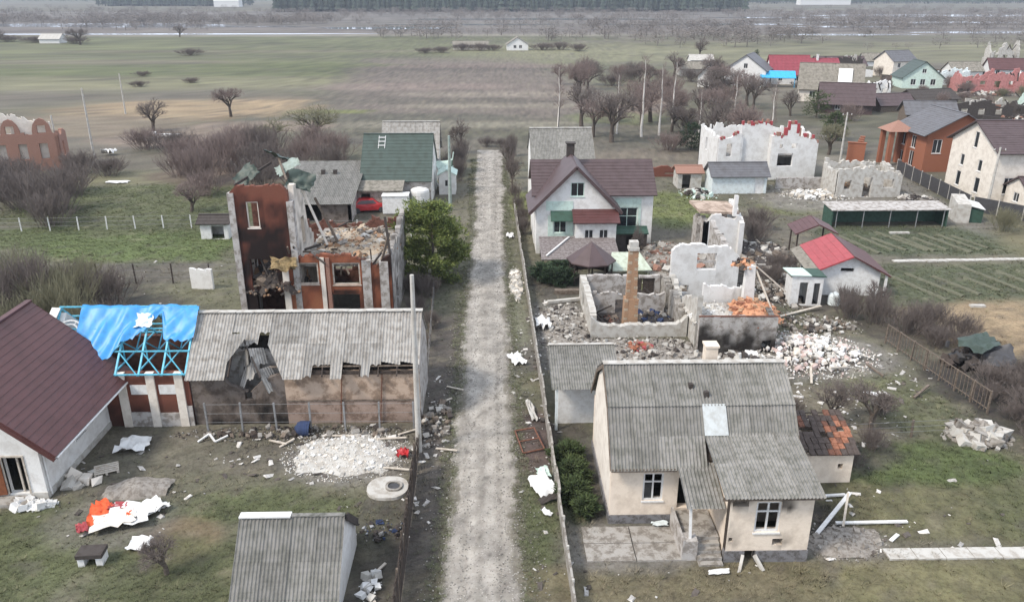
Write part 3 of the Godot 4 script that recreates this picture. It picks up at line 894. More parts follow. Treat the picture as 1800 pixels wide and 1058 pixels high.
func evergreen(label: String, at: Vector3, h: float, rad: float, called: String, dens: int, pal: Array, cone := 1.0, sd := 3):
	# trunk, whorls of limbs and a crown of many small needle sprays
	var t := thing(called, label, "tree", at)
	var r := RandomNumberGenerator.new()
	r.seed = sd
	var wood := MB.new()
	wood.tube(Vector3(0, -0.05, 0), Vector3(0.05, h * 0.92, 0), h * 0.022, h * 0.005, 7)
	var crown := MB.new()
	var limbs := 46
	for i in limbs:
		var f := (i + r.randf()) / limbs
		var y := h * lerpf(0.03, 0.93, f)
		var a := i * 2.4 + r.randf() * 0.8
		var prof := pow(1.0 - f, 0.75) if cone > 0.9 else sqrt(maxf(0.0, 1.0 - pow(f * 1.55 - 0.55, 2.0)))
		var L := rad * maxf(prof, 0.12) * r.randf_range(0.65, 1.2)
		var d := Vector3(cos(a), r.randf_range(-0.1, 0.45), sin(a)).normalized()
		var p := Vector3(0.05 * y / h, y, 0)
		var q := p + d * L
		wood.tube(p, q, 0.012 * h * (1 - f) * 0.5 + 0.012, 0.008, 4)
		for s in int(dens * (0.35 + L / rad)):
			var u := pow(r.randf(), 0.6)
			var c := p.lerp(q, 0.2 + 0.85 * u) + Vector3(r.randf_range(-1, 1), r.randf_range(-0.7, 0.7), r.randf_range(-1, 1)) * (0.2 * rad * (0.4 + 0.6 * u))
			var base: Color = pal[r.randi() % pal.size()]
			var g := r.randf_range(0.7, 1.3)
			crown.col = Color(base.r * g, base.g * g, base.b * g)
			for n in 4:
				var e := (d + Vector3(r.randf_range(-1, 1), r.randf_range(-0.3, 1.2), r.randf_range(-1, 1))).normalized()
				var w := e.cross(Vector3(r.randf_range(-1, 1), 1, r.randf_range(-1, 1))).normalized() * r.randf_range(0.025, 0.06)
				var l := r.randf_range(0.1, 0.36)
				var c2 := c + Vector3(r.randf_range(-1, 1), r.randf_range(-1, 1), r.randf_range(-1, 1)) * 0.06
				crown.tri(c2 - w, c2 + w, c2 + e * l)
	part(t, "trunk", wood, M.bark)
	part(t, "crown", crown, M.needle)
	return t
# ---------------------------------------------------------------- left of the lane
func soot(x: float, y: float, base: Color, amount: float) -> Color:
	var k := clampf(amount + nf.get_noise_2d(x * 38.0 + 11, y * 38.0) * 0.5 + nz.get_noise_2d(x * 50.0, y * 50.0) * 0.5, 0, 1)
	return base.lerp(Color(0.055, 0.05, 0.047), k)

func maroon_house():
	var t := thing("white_house", "white house under a steep maroon roof, its brown door hanging open", "house", Vector3(-24.4, 0, -35.2))
	var w := 7.0
	var d := 6.8
	var k := 4.1 / 4.7
	var h := 6.8 - k * w / 2
	var door := [1.8, 0.25, 2.72, 2.2]
	part(t, "wall", wall_mb(gable(w, h, 6.75), [door]), M.white_plaster, face_xf("front", w, d))
	part(t, "wall", wall_mb(gable(w, h, 6.75)), M.white_plaster, face_xf("back", w, d))
	var win := [-0.3, 1.2, 0.75, 2.25]
	part(t, "wall", wall_mb(flat_top(d - 0.6, h), [win]), M.white_plaster, face_xf("right", w, d))
	part(t, "wall", wall_mb(flat_top(d - 0.6, h)), M.white_plaster, face_xf("left", w, d))
	window(t, face_xf("right", w, d), win, "white", 1, 0, true)
	var pl := MB.new()
	pl.span(Vector3(-w / 2 - 0.04, -0.1, d / 2 - 0.2), Vector3(1.75, 0.3, d / 2 + 0.05)); pl.span(Vector3(2.77, -0.1, d / 2 - 0.2), Vector3(w / 2 + 0.04, 0.3, d / 2 + 0.05))
	pl.span(Vector3(w / 2 - 0.2, -0.1, -d / 2), Vector3(w / 2 + 0.05, 0.3, d / 2 - 0.21))
	part(t, "plinth", pl, M.concrete_pale)
	for s in [1, -1]:
		tiled_slope(t, "roof_slope", Vector3(0, 6.8, 4.25 * s), Vector3(0, 0, -8.5 * s), Vector3(4.75 * s, -4.75 * k, 0), "maroon", 0.35)
	var cap := MB.new()
	cap.bar(Vector3(0, 6.93, -4.25), Vector3(0, 6.93, 4.25), 0.3, 0.08)
	part(t, "ridge_cap", cap, M.maroon)
	for s in [1, -1]:
		var g := MB.new()
		g.bar(Vector3(0, 6.7, 4.28), Vector3(4.75 * s, 6.7 - 4.75 * k, 4.28), 0.05, 0.2)
		part(t, "bargeboard", g, M.maroon)
	var gut := MB.new()
	gut.tube(Vector3(4.8, 2.62, -4.2), Vector3(4.8, 2.62, 4.2), 0.06, 0.06, 6)
	gut.tube(Vector3(3.58, 0.1, 3.2), Vector3(3.58, 3.3, 3.2), 0.045, 0.045, 6)
	part(t, "gutter", gut, M.white)
	var fr := MB.new()
	fr.span(Vector3(1.72, 0.25, 3.3), Vector3(1.8, 2.28, 3.44)); fr.span(Vector3(2.72, 0.25, 3.3), Vector3(2.8, 2.28, 3.44)); fr.span(Vector3(1.8, 2.2, 3.3), Vector3(2.72, 2.28, 3.44))
	fr.span(Vector3(2.34, 0.25, 3.2), Vector3(2.42, 2.2, 3.27))
	part(t, "door_frame", fr, M.wood_pale)
	var leaf := MB.new()
	leaf.box(Vector3(0.46, 1.2, 0), Vector3(0.92, 1.9, 0.06))
	part(t, "door", leaf, M.door_brown, Transform3D(Basis(Vector3.UP, deg_to_rad(-172)), Vector3(1.74, 0.02, 3.5)))
	var st := MB.new()
	st.span(Vector3(1.3, -0.1, 3.46), Vector3(2.9, 0.18, 4.2))
	part(t, "doorstep", st, M.concrete)

func blue_barn():
	var t := thing("barn_frame", "roofless brick barn with turquoise steel roof frame", "barn", Vector3(-19.8, 0, -41))
	# local x -4 .. 3.5; front wall z 2.7, ridge z 0 at 5.85
	var L := -4.0
	var R := 3.45
	var xf := Transform3D(Basis.IDENTITY, Vector3((L + R) / 2, 0, 2.65))
	var len := R - L
	var wins := []
	for x in [0.35, 1.85]: wins.append([x - (L + R) / 2, 1.95, x + 0.85 - (L + R) / 2, 2.45])
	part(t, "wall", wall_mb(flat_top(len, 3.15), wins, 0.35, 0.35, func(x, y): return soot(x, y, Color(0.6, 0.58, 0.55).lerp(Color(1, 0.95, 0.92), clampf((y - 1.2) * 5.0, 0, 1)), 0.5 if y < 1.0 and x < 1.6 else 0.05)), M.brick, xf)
	for h in wins:
		var mb := MB.new()
		mb.span(Vector3(h[0] - 0.03, h[1] - 0.03, -0.06), Vector3(h[2] + 0.03, h[3] + 0.03, 0.03))
		part(t, "window_board", mb, M.white, xf)
	for x in [-0.1, 1.45, 2.95]:
		var mb := MB.new()
		mb.span(Vector3(x - 0.22, -0.1, 2.5), Vector3(x + 0.22, 3.2, 2.76))
		part(t, "pier", mb, M.cream_pale)
	var base := MB.new()
	base.span(Vector3(0.12, -0.1, 2.6), Vector3(1.23, 0.85, 2.72)); base.span(Vector3(1.67, -0.1, 2.6), Vector3(2.73, 0.8, 2.72)); base.span(Vector3(3.17, -0.1, 2.6), Vector3(R, 1.2, 2.72))
	part(t, "plinth", base, M.grey_plaster)
	part(t, "wall", wall_mb(flat_top(len, 3.15)), M.brick_sooty, Transform3D(Basis(Vector3.UP, PI), Vector3((L + R) / 2, 0, -2.65)))
	part(t, "wall", wall_mb(gable(4.6, 3.5, 5.6)), M.white_plaster, Transform3D(Basis(Vector3.UP, -PI / 2), Vector3(L, 0, 0)))
	# steel frame
	var k := (5.85 - 3.1) / 2.85
	for i in 7:
		var x := lerpf(L + 0.05, R - 0.05, i / 6.0)
		for s in [1, -1]:
			var mb := MB.new()
			mb.bar(Vector3(x, 5.85, 0), Vector3(x, 3.1, 2.85 * s), 0.09, 0.09)
			part(t, "rafter", mb, M.steel_blue)
			var web := MB.new()
			web.bar(Vector3(x, 3.35, 0), Vector3(x, 5.85 - k * 1.45, 1.45 * s), 0.06, 0.06)
			web.bar(Vector3(x, 5.85 - k * 1.45, 1.45 * s), Vector3(x, 3.3, 1.45 * s), 0.06, 0.06)
			part(t, "web", web, M.steel_blue)
		var tie := MB.new()
		tie.bar(Vector3(x, 3.3, -2.6), Vector3(x, 3.3, 2.6), 0.07, 0.07)
		part(t, "tie_bar", tie, M.steel_blue)
	for j in 4:
		for s in [1, -1]:
			var f := j / 3.0
			var mb := MB.new()
			mb.bar(Vector3(L, 5.93 - 2.75 * f, 2.85 * f * s), Vector3(R, 5.93 - 2.75 * f, 2.85 * f * s), 0.07, 0.07)
			part(t, "purlin", mb, M.steel_blue)
			if j == 0: break
	for i in 3:
		var x := R - 0.1 - i * 1.23
		var mb := MB.new()
		mb.bar(Vector3(x, 5.85 - 2.75, 2.85), Vector3(x - 1.2, 5.85 - 2.75 * 0.66, 2.85 * 0.66), 0.05, 0.05)
		part(t, "brace", mb, M.steel_blue)
	var fl := MB.new()
	fl.span(Vector3(L + 0.2, 0.0, -2.3), Vector3(R - 0.2, 0.06, 2.25))
	part(t, "floor", fl, M.char)
	var wr := MB.new()
	wr.bar(Vector3(L - 0.15, 5.9, 0.05), Vector3(L - 0.45, 4.4, 1.9), 0.5, 0.05)
	part(t, "verge_sheet", wr, M.white)
	# tarpaulin hanging over the frame
	var tp := MB.new()
	var prof := [[0.18, 0.93], [0.3, 0.92], [0.42, 0.78], [0.52, 0.55], [0.64, 0.4], [0.72, 0.2], [0.76, 0.14], [0.78, 0.5], [0.86, 0.55], [1.0, 0.52]]
	var n := 46
	var rows := 16
	var at := func(i, j):
		var s: float = lerpf(0.18, 1.0, float(i) / n)
		var lim := 0.9
		for q in prof.size() - 1:
			if s >= prof[q][0] and s <= prof[q + 1][0]:
				lim = lerpf(prof[q][1], prof[q + 1][1], (s - prof[q][0]) / (prof[q + 1][0] - prof[q][0]))
		lim += 0.05 * nf.get_noise_2d(i * 23.0, 3.0)
		var f: float = -0.06 + (lim + 0.06) * float(j) / rows
		var sag := -0.05 * absf(sin(s * PI * 6.0)) + 0.14 * nz.get_noise_2d(i * 9.0 + j * 5.0, j * 6.0 - i * 3.0) + 0.035 * sin(i * 0.9 + j * 0.7) + 0.14
		var y: float = 5.93 - 2.75 * absf(f) + sag
		return Vector3(lerpf(L - 0.1, R + 0.15, s), y, 2.85 * f + 0.03)
	for i in n:
		for j in rows:
			tp.quad(at.call(i, j + 1), at.call(i + 1, j + 1), at.call(i + 1, j), at.call(i, j))
	tp.soften()
	one("tarpaulin", "torn blue tarpaulin draped over the turquoise barn frame", "tarpaulin", tp, M.tarp_blue, Vector3(-19.8, 0, -41))
	var flap := crumple(0.9, 0.8, 0.14, 12)
	one("plastic_sheet", "small pale blue plastic flap lying on the blue tarpaulin", "sheet", flap, M.paleblue, Vector3(-19.0, 5.35, -40.35)).rotation.x = 0.75
	var hoop := MB.new()
	for i in 20:
		var a := TAU * i / 20
		var b := TAU * (i + 1) / 20
		for r in [0.62, 0.4]:
			hoop.tube(Vector3(cos(a) * r, sin(a) * r, 0), Vector3(cos(b) * r, sin(b) * r, 0), 0.05, 0.05, 5)
	for i in 6:
		var a := TAU * i / 6
		hoop.tube(Vector3(cos(a), sin(a), 0) * 0.4, Vector3(cos(a), sin(a), 0) * 0.62, 0.03, 0.03, 4)
	one("cable_coil", "white coil of cable lying on the open end of the barn frame", "coil", hoop, M.white, Vector3(-22.9, 4.95, -39.9)).rotation = Vector3(-0.75, 0.2, 0)
	rubble("dark burnt beams and scraps on the roofless barn floor", Vector3(-18.6, 0, -40.6), 2.2, 1.5, 0.35, 26, 60, ["char", "wood", "rust"], "char", 0.4)

func long_shed():
	var t := thing("long_shed", "long shed under broken pale corrugated roofing with a burnt end wall", "shed", Vector3(-10.1, 0, -41))
	var L := -6.2
	var R := 6.05
	var k := (5.5 - 3.1) / 3.05
	# front wall: burnt stretch with a breach, then pink plaster in two bands
	var burnt := jag([Vector2(-6.2, 3.0), Vector2(-4.6, 3.0), Vector2(-4.2, 2.4), Vector2(-3.0, 2.0), Vector2(-2.2, 2.7), Vector2(-1.2, 3.05)], 0.06, 0.3)
	part(t, "burnt_wall", wall_mb(burnt, [[-3.4, 1.5, -3.0, 1.95]], 0.3, 0.3, func(x, y): return soot(x, y, Color(2.2, 2.1, 2.0), clampf(0.6 - (y - 1.0) * 0.35 + absf(x + 3.6) * 0.04, 0, 1))), M.burnt_plaster, Transform3D(Basis.IDENTITY, Vector3(0, 0, 2.6)))
	part(t, "wall", wall_mb([Vector2(-1.2, 3.08), Vector2(6.0, 3.08)], [], 0.3, 0.3, func(x, y): return soot(x, y, Color(1.05, 0.98, 0.93) if y > 1.35 else Color(0.72, 0.68, 0.68), clampf(-0.4 + (0.5 - y) * 0.9 + (0.9 if x < -0.9 + y * 0.3 - 1.0 and y < 1.7 else 0.0), -0.5, 1))), M.pink_plaster, Transform3D(Basis.IDENTITY, Vector3(0, 0, 2.6)))
	var band := MB.new()
	band.span(Vector3(-1.15, 1.36, 2.58), Vector3(5.95, 1.44, 2.64))
	part(t, "string_course", band, M.wood)
	for x in [1.75, 3.9]:
		var p := MB.new()
		p.bar(Vector3(x + 0.15, 3.0, 2.66), Vector3(x - 0.1, 0.0, 2.7), 0.07, 0.05)
		part(t, "batten", p, M.rust)
	part(t, "wall", wall_mb([Vector2(-6.2, 3.0), Vector2(6.0, 3.0)]), M.grey_plaster, Transform3D(Basis(Vector3.UP, PI), Vector3(-0.2, 0, -2.6)))
	part(t, "wall", wall_mb(gable(4.6, 3.45, 5.4)), M.grey_plaster, Transform3D(Basis(Vector3.UP, PI / 2), Vector3(6.0, 0, 0)))
	part(t, "wall", wall_mb(jag(gable(4.6, 3.3, 5.2), 0.1, 0.4)), M.burnt_plaster, Transform3D(Basis(Vector3.UP, -PI / 2), Vector3(-6.2, 0, 0)))
	var ev := MB.new()
	ev.span(Vector3(-1.2, 3.0, 2.62), Vector3(6.0, 3.16, 2.72))
	part(t, "eaves_board", ev, M.wood_dark)
	for i in 13:
		var x := lerpf(L + 0.2, R - 0.2, i / 12.0)
		for s in [1, -1]:
			if s == 1 and (i == 3 or i == 4): continue
			var r := MB.new()
			r.bar(Vector3(x, 5.4, 0), Vector3(x, 5.4 - k * 3.0, 3.0 * s), 0.06, 0.14)
			part(t, "rafter", r, M.wood_dark)
	for f in [0.15, 0.5, 0.85]:
		for s in [1, -1]:
			var r := MB.new()
			var from := -1.9 if s == 1 and f > 0.4 else L + 0.1
			r.bar(Vector3(from, 5.47 - 2.4 * f, 3.05 * f * s), Vector3(R - 0.1, 5.47 - 2.4 * f, 3.05 * f * s), 0.1, 0.05)
			part(t, "batten", r, M.wood)
	var mats := ["sheet0", "sheet1", "sheet2", "sheet3"]
	var skip := {Vector2i(2, 1): 1, Vector2i(3, 1): 1}
	var cuts := {Vector2i(2, 0): "bite", Vector2i(4, 1): "left", Vector2i(1, 1): "", Vector2i(6, 1): "rag", Vector2i(8, 1): "half", Vector2i(9, 1): "rag", Vector2i(10, 1): "half", Vector2i(11, 1): "half", Vector2i(3, 0): "rag", Vector2i(7, 1): "bite"}
	sheets(t, Vector3(L, 5.5, 0), Vector3(R - L, 0, 0), Vector3(0, -k * 3.15, 3.15), 12, 2, mats, skip, cuts)
	part(t, "roof_sheet", sheet_mesh(6, 0.024, "right"), M.sheet2, Transform3D(Basis(Vector3(1.04, 0, 0), Vector3(0, 0.79, 0.61), Vector3(0, -k, 1.0) * 1.6), Vector3(L + 2.55, 4.3 - 0.02, 2.36)))
	sheets(t, Vector3(R, 5.5, 0), Vector3(L - R, 0, 0), Vector3(0, -k * 3.1, -3.1), 12, 2, mats)
	part(t, "partition_wall", wall_mb(jag([Vector2(-5.6, 3.4), Vector2(-4.0, 4.0), Vector2(-1.3, 3.5)], 0.15, 0.4), [], 0.25), M.grey_plaster, Transform3D(Basis.IDENTITY, Vector3(0, 0, 1.1)))
	# sheets that slid into the breach
	for q in [[-2.6, 3.5, 2.0, 0.5, -0.5], [-3.2, 2.7, 2.2, -0.35, 0.35], [-2.0, 2.6, 2.5, 0.85, -0.25], [-3.6, 3.1, 1.5, 0.2, 0.9]]:
		part(t, "fallen_sheet", sheet_mesh(6, 0.024, "rag"), M[mats[rng.randi() % 4]], Transform3D(Basis.from_euler(Vector3(0.9, q[3], q[4])) * Basis.from_scale(Vector3(1.0, 1, 1.5)), Vector3(q[0], q[1], q[2])))
	for q in [[-4.4, 5.0, 0.6, -4.9, 2.9, 2.9], [-3.6, 4.6, 1.2, -2.3, 3.0, 3.0]]:
		var b := MB.new()
		b.bar(Vector3(q[0], q[1], q[2]), Vector3(q[3], q[4], q[5]), 0.08, 0.12)
		part(t, "broken_rafter", b, M.char)
	var cap := MB.new()
	for i in 12:
		var x := lerpf(L, R, i / 12.0)
		cap.bar(Vector3(x, 5.58 + rng.randf() * 0.03, 0), Vector3(x + 1.08, 5.58 + rng.randf() * 0.03, 0), 0.34, 0.05)
	part(t, "ridge_cap", cap, M.concrete_pale)

func burnt_house():
	# local origin -12.5, -57; front wall z 5 (world -52)
	var t := thing("burnt_brick_house", "gutted brick house with one tall sooty gable tower standing", "house", Vector3(-12.5, 0, -57))
	var f := Transform3D(Basis.IDENTITY, Vector3(0, 0, 5))
	var tower := jag([Vector2(-5.0, 9.6), Vector2(-4.6, 10.1), Vector2(-1.5, 10.1), Vector2(-1.2, 9.4)], 0.12, 0.4)
	var twin := [-4.0, 7.2, -3.2, 9.0]
	part(t, "tower_wall", wall_mb(tower, [twin, [-4.2, 3.0, -2.4, 5.0], [-4.0, 0.2, -1.7, 2.6]], 0.4, 0.35, func(x, y): return soot(x, y, Color(1.1, 1.0, 0.95), clampf((9.6 - y) * 0.45 - (0.25 if absf(x + 2.2) < 0.6 else 0.0), 0, 0.97))), M.brick, f)
	window(t, f, twin, "cream_pale", 0, 0, false)
	part(t, "added_back_wall", wall_mb(jag([Vector2(-4.7, 9.2), Vector2(-1.6, 9.0)], 0.3, 0.5), [], 0.3), M.brick_sooty, Transform3D(Basis.IDENTITY, Vector3(0, 0, 1.6)))  # wall added in a dark colour so the tower window reads dark
	for q in [[-5.15, 9.6], [-1.3, 9.0]]:
		var mb := MB.new()
		mb.span(Vector3(q[0], -0.1, 4.5), Vector3(q[0] + 0.42, q[1], 5.1))
		part(t, "corner_pier", mb, M.grey_plaster)
	# side wall of the tower running back, broken to a slope
	part(t, "side_wall", wall_mb(jag([Vector2(0, 9.9), Vector2(1.2, 9.7), Vector2(2.6, 8.2), Vector2(3.2, 6.0), Vector2(4.6, 5.4)], 0.2, 0.4), [[1.2, 5.5, 2.1, 7.4]], 0.35, 0.35, func(x, y): return soot(x, y, Color.WHITE, 0.35 - absf(y - 6) * 0.1)), M.cream_pale, Transform3D(Basis(Vector3.UP, PI / 2), Vector3(-0.9, 0, 4.45)))
	part(t, "side_wall", wall_mb(jag([Vector2(-4.4, 5.6), Vector2(-2.2, 6.2), Vector2(-1.0, 7.6), Vector2(0, 9.5)], 0.2, 0.4)), M.white_plaster, Transform3D(Basis(Vector3.UP, -PI / 2), Vector3(-5.1, 0, 4.4)))
	# low front wing with two large window openings
	var low := jag([Vector2(-1.7, 5.2), Vector2(3.6, 5.05), Vector2(4.2, 4.5), Vector2(5.4, 5.3)], 0.16, 0.35)
	var w1 := [-1.35, 3.15, 0.4, 4.72]
	var w2 := [1.35, 3.1, 3.25, 4.7]
	part(t, "front_wall", wall_mb(low, [w1, w2, [1.0, 0.0, 3.1, 2.4]], 0.4, 0.35, func(x, y): return soot(x, y, Color(1.15, 1.0, 0.9), 0.85 if x > 0.9 and x < 3.4 and y < 2.7 else (0.45 if y > 4.5 else 0.08) + (0.5 if x > 3.3 else 0.0))), M.brick_orange, Transform3D(Basis.IDENTITY, Vector3(0, 0, 5.02)))
	for w in [w1, w2]: window(t, Transform3D(Basis.IDENTITY, Vector3(0, 0, 5.02)), w, "wood_pale", 0, 0, false, 0.1)
	for q in [[-2.05, -1.62, "cream_pale"], [0.55, 0.85, "cream_pale"], [0.95, 1.2, "brick_pink"], [3.4, 4.0, "grey_plaster"], [4.6, 5.2, "grey_plaster"]]:
		var mb := MB.new()
		mb.span(Vector3(q[0], -0.1, 4.8), Vector3(q[1], 5.15 - absf(q[0]) * 0.08, 5.14))
		part(t, "pilaster", mb, M[q[2]])
	part(t, "right_wall", wall_mb(jag([Vector2(-4.6, 4.6), Vector2(-2, 5.4), Vector2(0, 4.9), Vector2(4.6, 5.8)], 0.4, 0.4), [[-3, 1, -1.6, 2.6], [1.2, 3.2, 2.6, 4.6]], 0.35, 0.35, func(x, y): return soot(x, y, Color.WHITE, 0.25)), M.grey_plaster, Transform3D(Basis(Vector3.UP, PI / 2), Vector3(5.4, 0, 0)))
	part(t, "back_wall", wall_mb(jag([Vector2(-5.0, 5.2), Vector2(5.0, 5.0)], 0.3, 0.5), [[-1, 1, 0.4, 2.5]], 0.35), M.brick_sooty, Transform3D(Basis(Vector3.UP, PI), Vector3(0, 0, -4.6)))
	var fl := MB.new()
	fl.span(Vector3(-0.9, 4.3, -4.2), Vector3(5.0, 4.55, 4.55))
	part(t, "upper_floor", fl, M.concrete)
	var fl2 := MB.new()
	fl2.span(Vector3(-4.6, 2.6, -4.2), Vector3(-1.0, 2.8, 1.5))
	part(t, "lower_floor", fl2, M.char)
	for q in [[-4.9, 9.9, 4.0, -3.0, 10.9, 1.5], [-1.4, 10.2, 4.0, -2.6, 11.2, 1.0], [-0.6, 9.4, 3.2, 0.6, 5.2, 2.4], [-0.2, 8.4, 1.5, 1.0, 5.0, 0.8], [-4.9, 5.4, 4.2, -1.6, 4.3, 4.6], [-3.0, 4.5, 3.8, 0.2, 5.3, 2.6], [5.3, 4.6, 4.2, 5.0, 7.6, 3.8], [4.6, 4.4, 4.0, 5.2, 6.4, 3.6]]:
		var mb := MB.new()
		mb.bar(Vector3(q[0], q[1], q[2]), Vector3(q[3], q[4], q[5]), 0.12, 0.16)
		part(t, "fallen_beam", mb, M[["char", "wood", "cream_pale"][rng.randi() % 3]])
	for i in 22:  # burnt laths hanging off the broken edges
		var mb := MB.new()
		var p := Vector3(rng.randf_range(-4.6, 5.2), rng.randf_range(4.2, 5.4), rng.randf_range(3.6, 5.1))
		mb.bar(p, p + Vector3(rng.randf_range(-1.0, 1.0), rng.randf_range(-1.3, 0.9), rng.randf_range(-0.2, 0.7)), 0.09, 0.12)
		part(t, "hanging_lath", mb, M[["char", "char", "wood"][i % 3]])
	# torn green roofing left on top
	for q in [[-1.6, 10.6, 2.2, 0.3, 0.5], [-2.6, 11.0, 1.0, -0.4, -0.3], [-4.3, 10.2, 2.8, 0.5, 0.9], [-0.6, 10.0, 3.2, 1.1, -0.6]]:
		part(t, "torn_roof_sheet", crumple(1.7, 1.3, 0.35, int(q[1] * 10 + q[2] * 7)), M.grey_green if q[0] > -1.7 and q[0] < -1.0 else M.green_roof, Transform3D(Basis.from_euler(Vector3(q[3], q[4], q[4])), Vector3(q[0], q[1], q[2])))
	for i in 26:
		var mb := MB.new()
		var p := Vector3(rng.randf_range(-0.8, 4.8), 4.7, rng.randf_range(-4, 4.6))
		mb.bar(p, p + Vector3(rng.randf_range(-1.2, 1.2), rng.randf_range(-0.1, 0.7), rng.randf_range(-1, 1)), 0.1, 0.1)
		part(t, "charred_stick", mb, M[["char", "wood", "wood_pale"][rng.randi() % 3]])
	rubble("tan attic rubble heaped on the upper floor of the gutted brick house", Vector3(-10.4, 4.5, -57), 2.8, 4.4, 0.55, 90, 500, ["tan_dust", "brick_tan", "shale", "concrete_pale", "wood"], "tan_dust", 0.36)
	rubble("black and ochre collapsed roof debris inside the sooty tower foot", Vector3(-15.2, 2.7, -53.4), 2.0, 2.0, 2.0, 60, 260, ["char", "tile_dark", "brick_tan", "wood"], "char", 0.5)
	one("insulation_sheet", "torn yellow sheet hanging beside the foot of the sooty tower", "sheet", crumple(1.7, 0.9, 0.6, 91), mat("ochre", Color(0.33, 0.25, 0.13), "grime", 0.5), Vector3(-14.2, 4.6, -51.6)).rotation.x = 0.8

func tank_mb(r: float, h: float, rings := 3) -> MB:
	var mb := MB.new()
	var pr := [[0.0, h], [r * 0.3, h], [r * 0.36, h - 0.06], [r * 0.75, h - 0.12], [r * 0.95, h - 0.28], [r, h - 0.5]]
	for i in rings:
		var y := (h - 0.5) * (1.0 - (i + 1.0) / (rings + 1))
		pr.append_array([[r, y + 0.05], [r * 0.97, y], [r, y - 0.05]])
	pr.append([r, 0.0])
	for i in pr.size() - 1:
		for s in 18:
			var a := TAU * s / 18
			var b := TAU * (s + 1) / 18
			var p := func(q, w): return Vector3(cos(w) * q[0], q[1], sin(w) * q[0])
			mb.quad(p.call(pr[i + 1], b), p.call(pr[i + 1], a), p.call(pr[i], a), p.call(pr[i], b))
	return mb

func car(label: String, at: Vector3, turn: float, m: String):
	var t := thing("wrecked_car", label, "car", at, turn)
	var body := MB.new()
	var side := [Vector2(-2.0, 0.3), Vector2(2.0, 0.3), Vector2(2.05, 0.75), Vector2(1.1, 0.92), Vector2(0.5, 1.42), Vector2(-1.0, 1.45), Vector2(-1.7, 0.98), Vector2(-2.05, 0.9)]
	for i in side.size():
		var a: Vector2 = side[i]
		var b: Vector2 = side[(i + 1) % side.size()]
		var wa := 0.82 if a.y < 1.2 else 0.62
		var wb := 0.82 if b.y < 1.2 else 0.62
		body.quad(Vector3(a.x, a.y, wa), Vector3(a.x, a.y, -wa), Vector3(b.x, b.y, -wb), Vector3(b.x, b.y, wb))
		for s in [1, -1]:
			if s == 1: body.tri(Vector3(0, 0.6, 0.82), Vector3(a.x, a.y, wa), Vector3(b.x, b.y, wb))
			else: body.tri(Vector3(0, 0.6, -0.82), Vector3(b.x, b.y, -wb), Vector3(a.x, a.y, -wa))
	part(t, "body", body, M[m])
	for s in [1, -1]:
		var g := MB.new()
		g.quad(Vector3(-1.35, 1.0, s * 0.8), Vector3(0.75, 1.0, s * 0.8), Vector3(0.45, 1.36, s * 0.66), Vector3(-0.95, 1.36, s * 0.66))
		part(t, "side_window", g, M.glass)
		for x in [-1.3, 1.25]:
			var w := MB.new()
			w.tube(Vector3(x, 0.3, s * 0.62), Vector3(x, 0.3, s * 0.86), 0.31, 0.31, 14, true)
			part(t, "wheel", w, M.dark_metal)

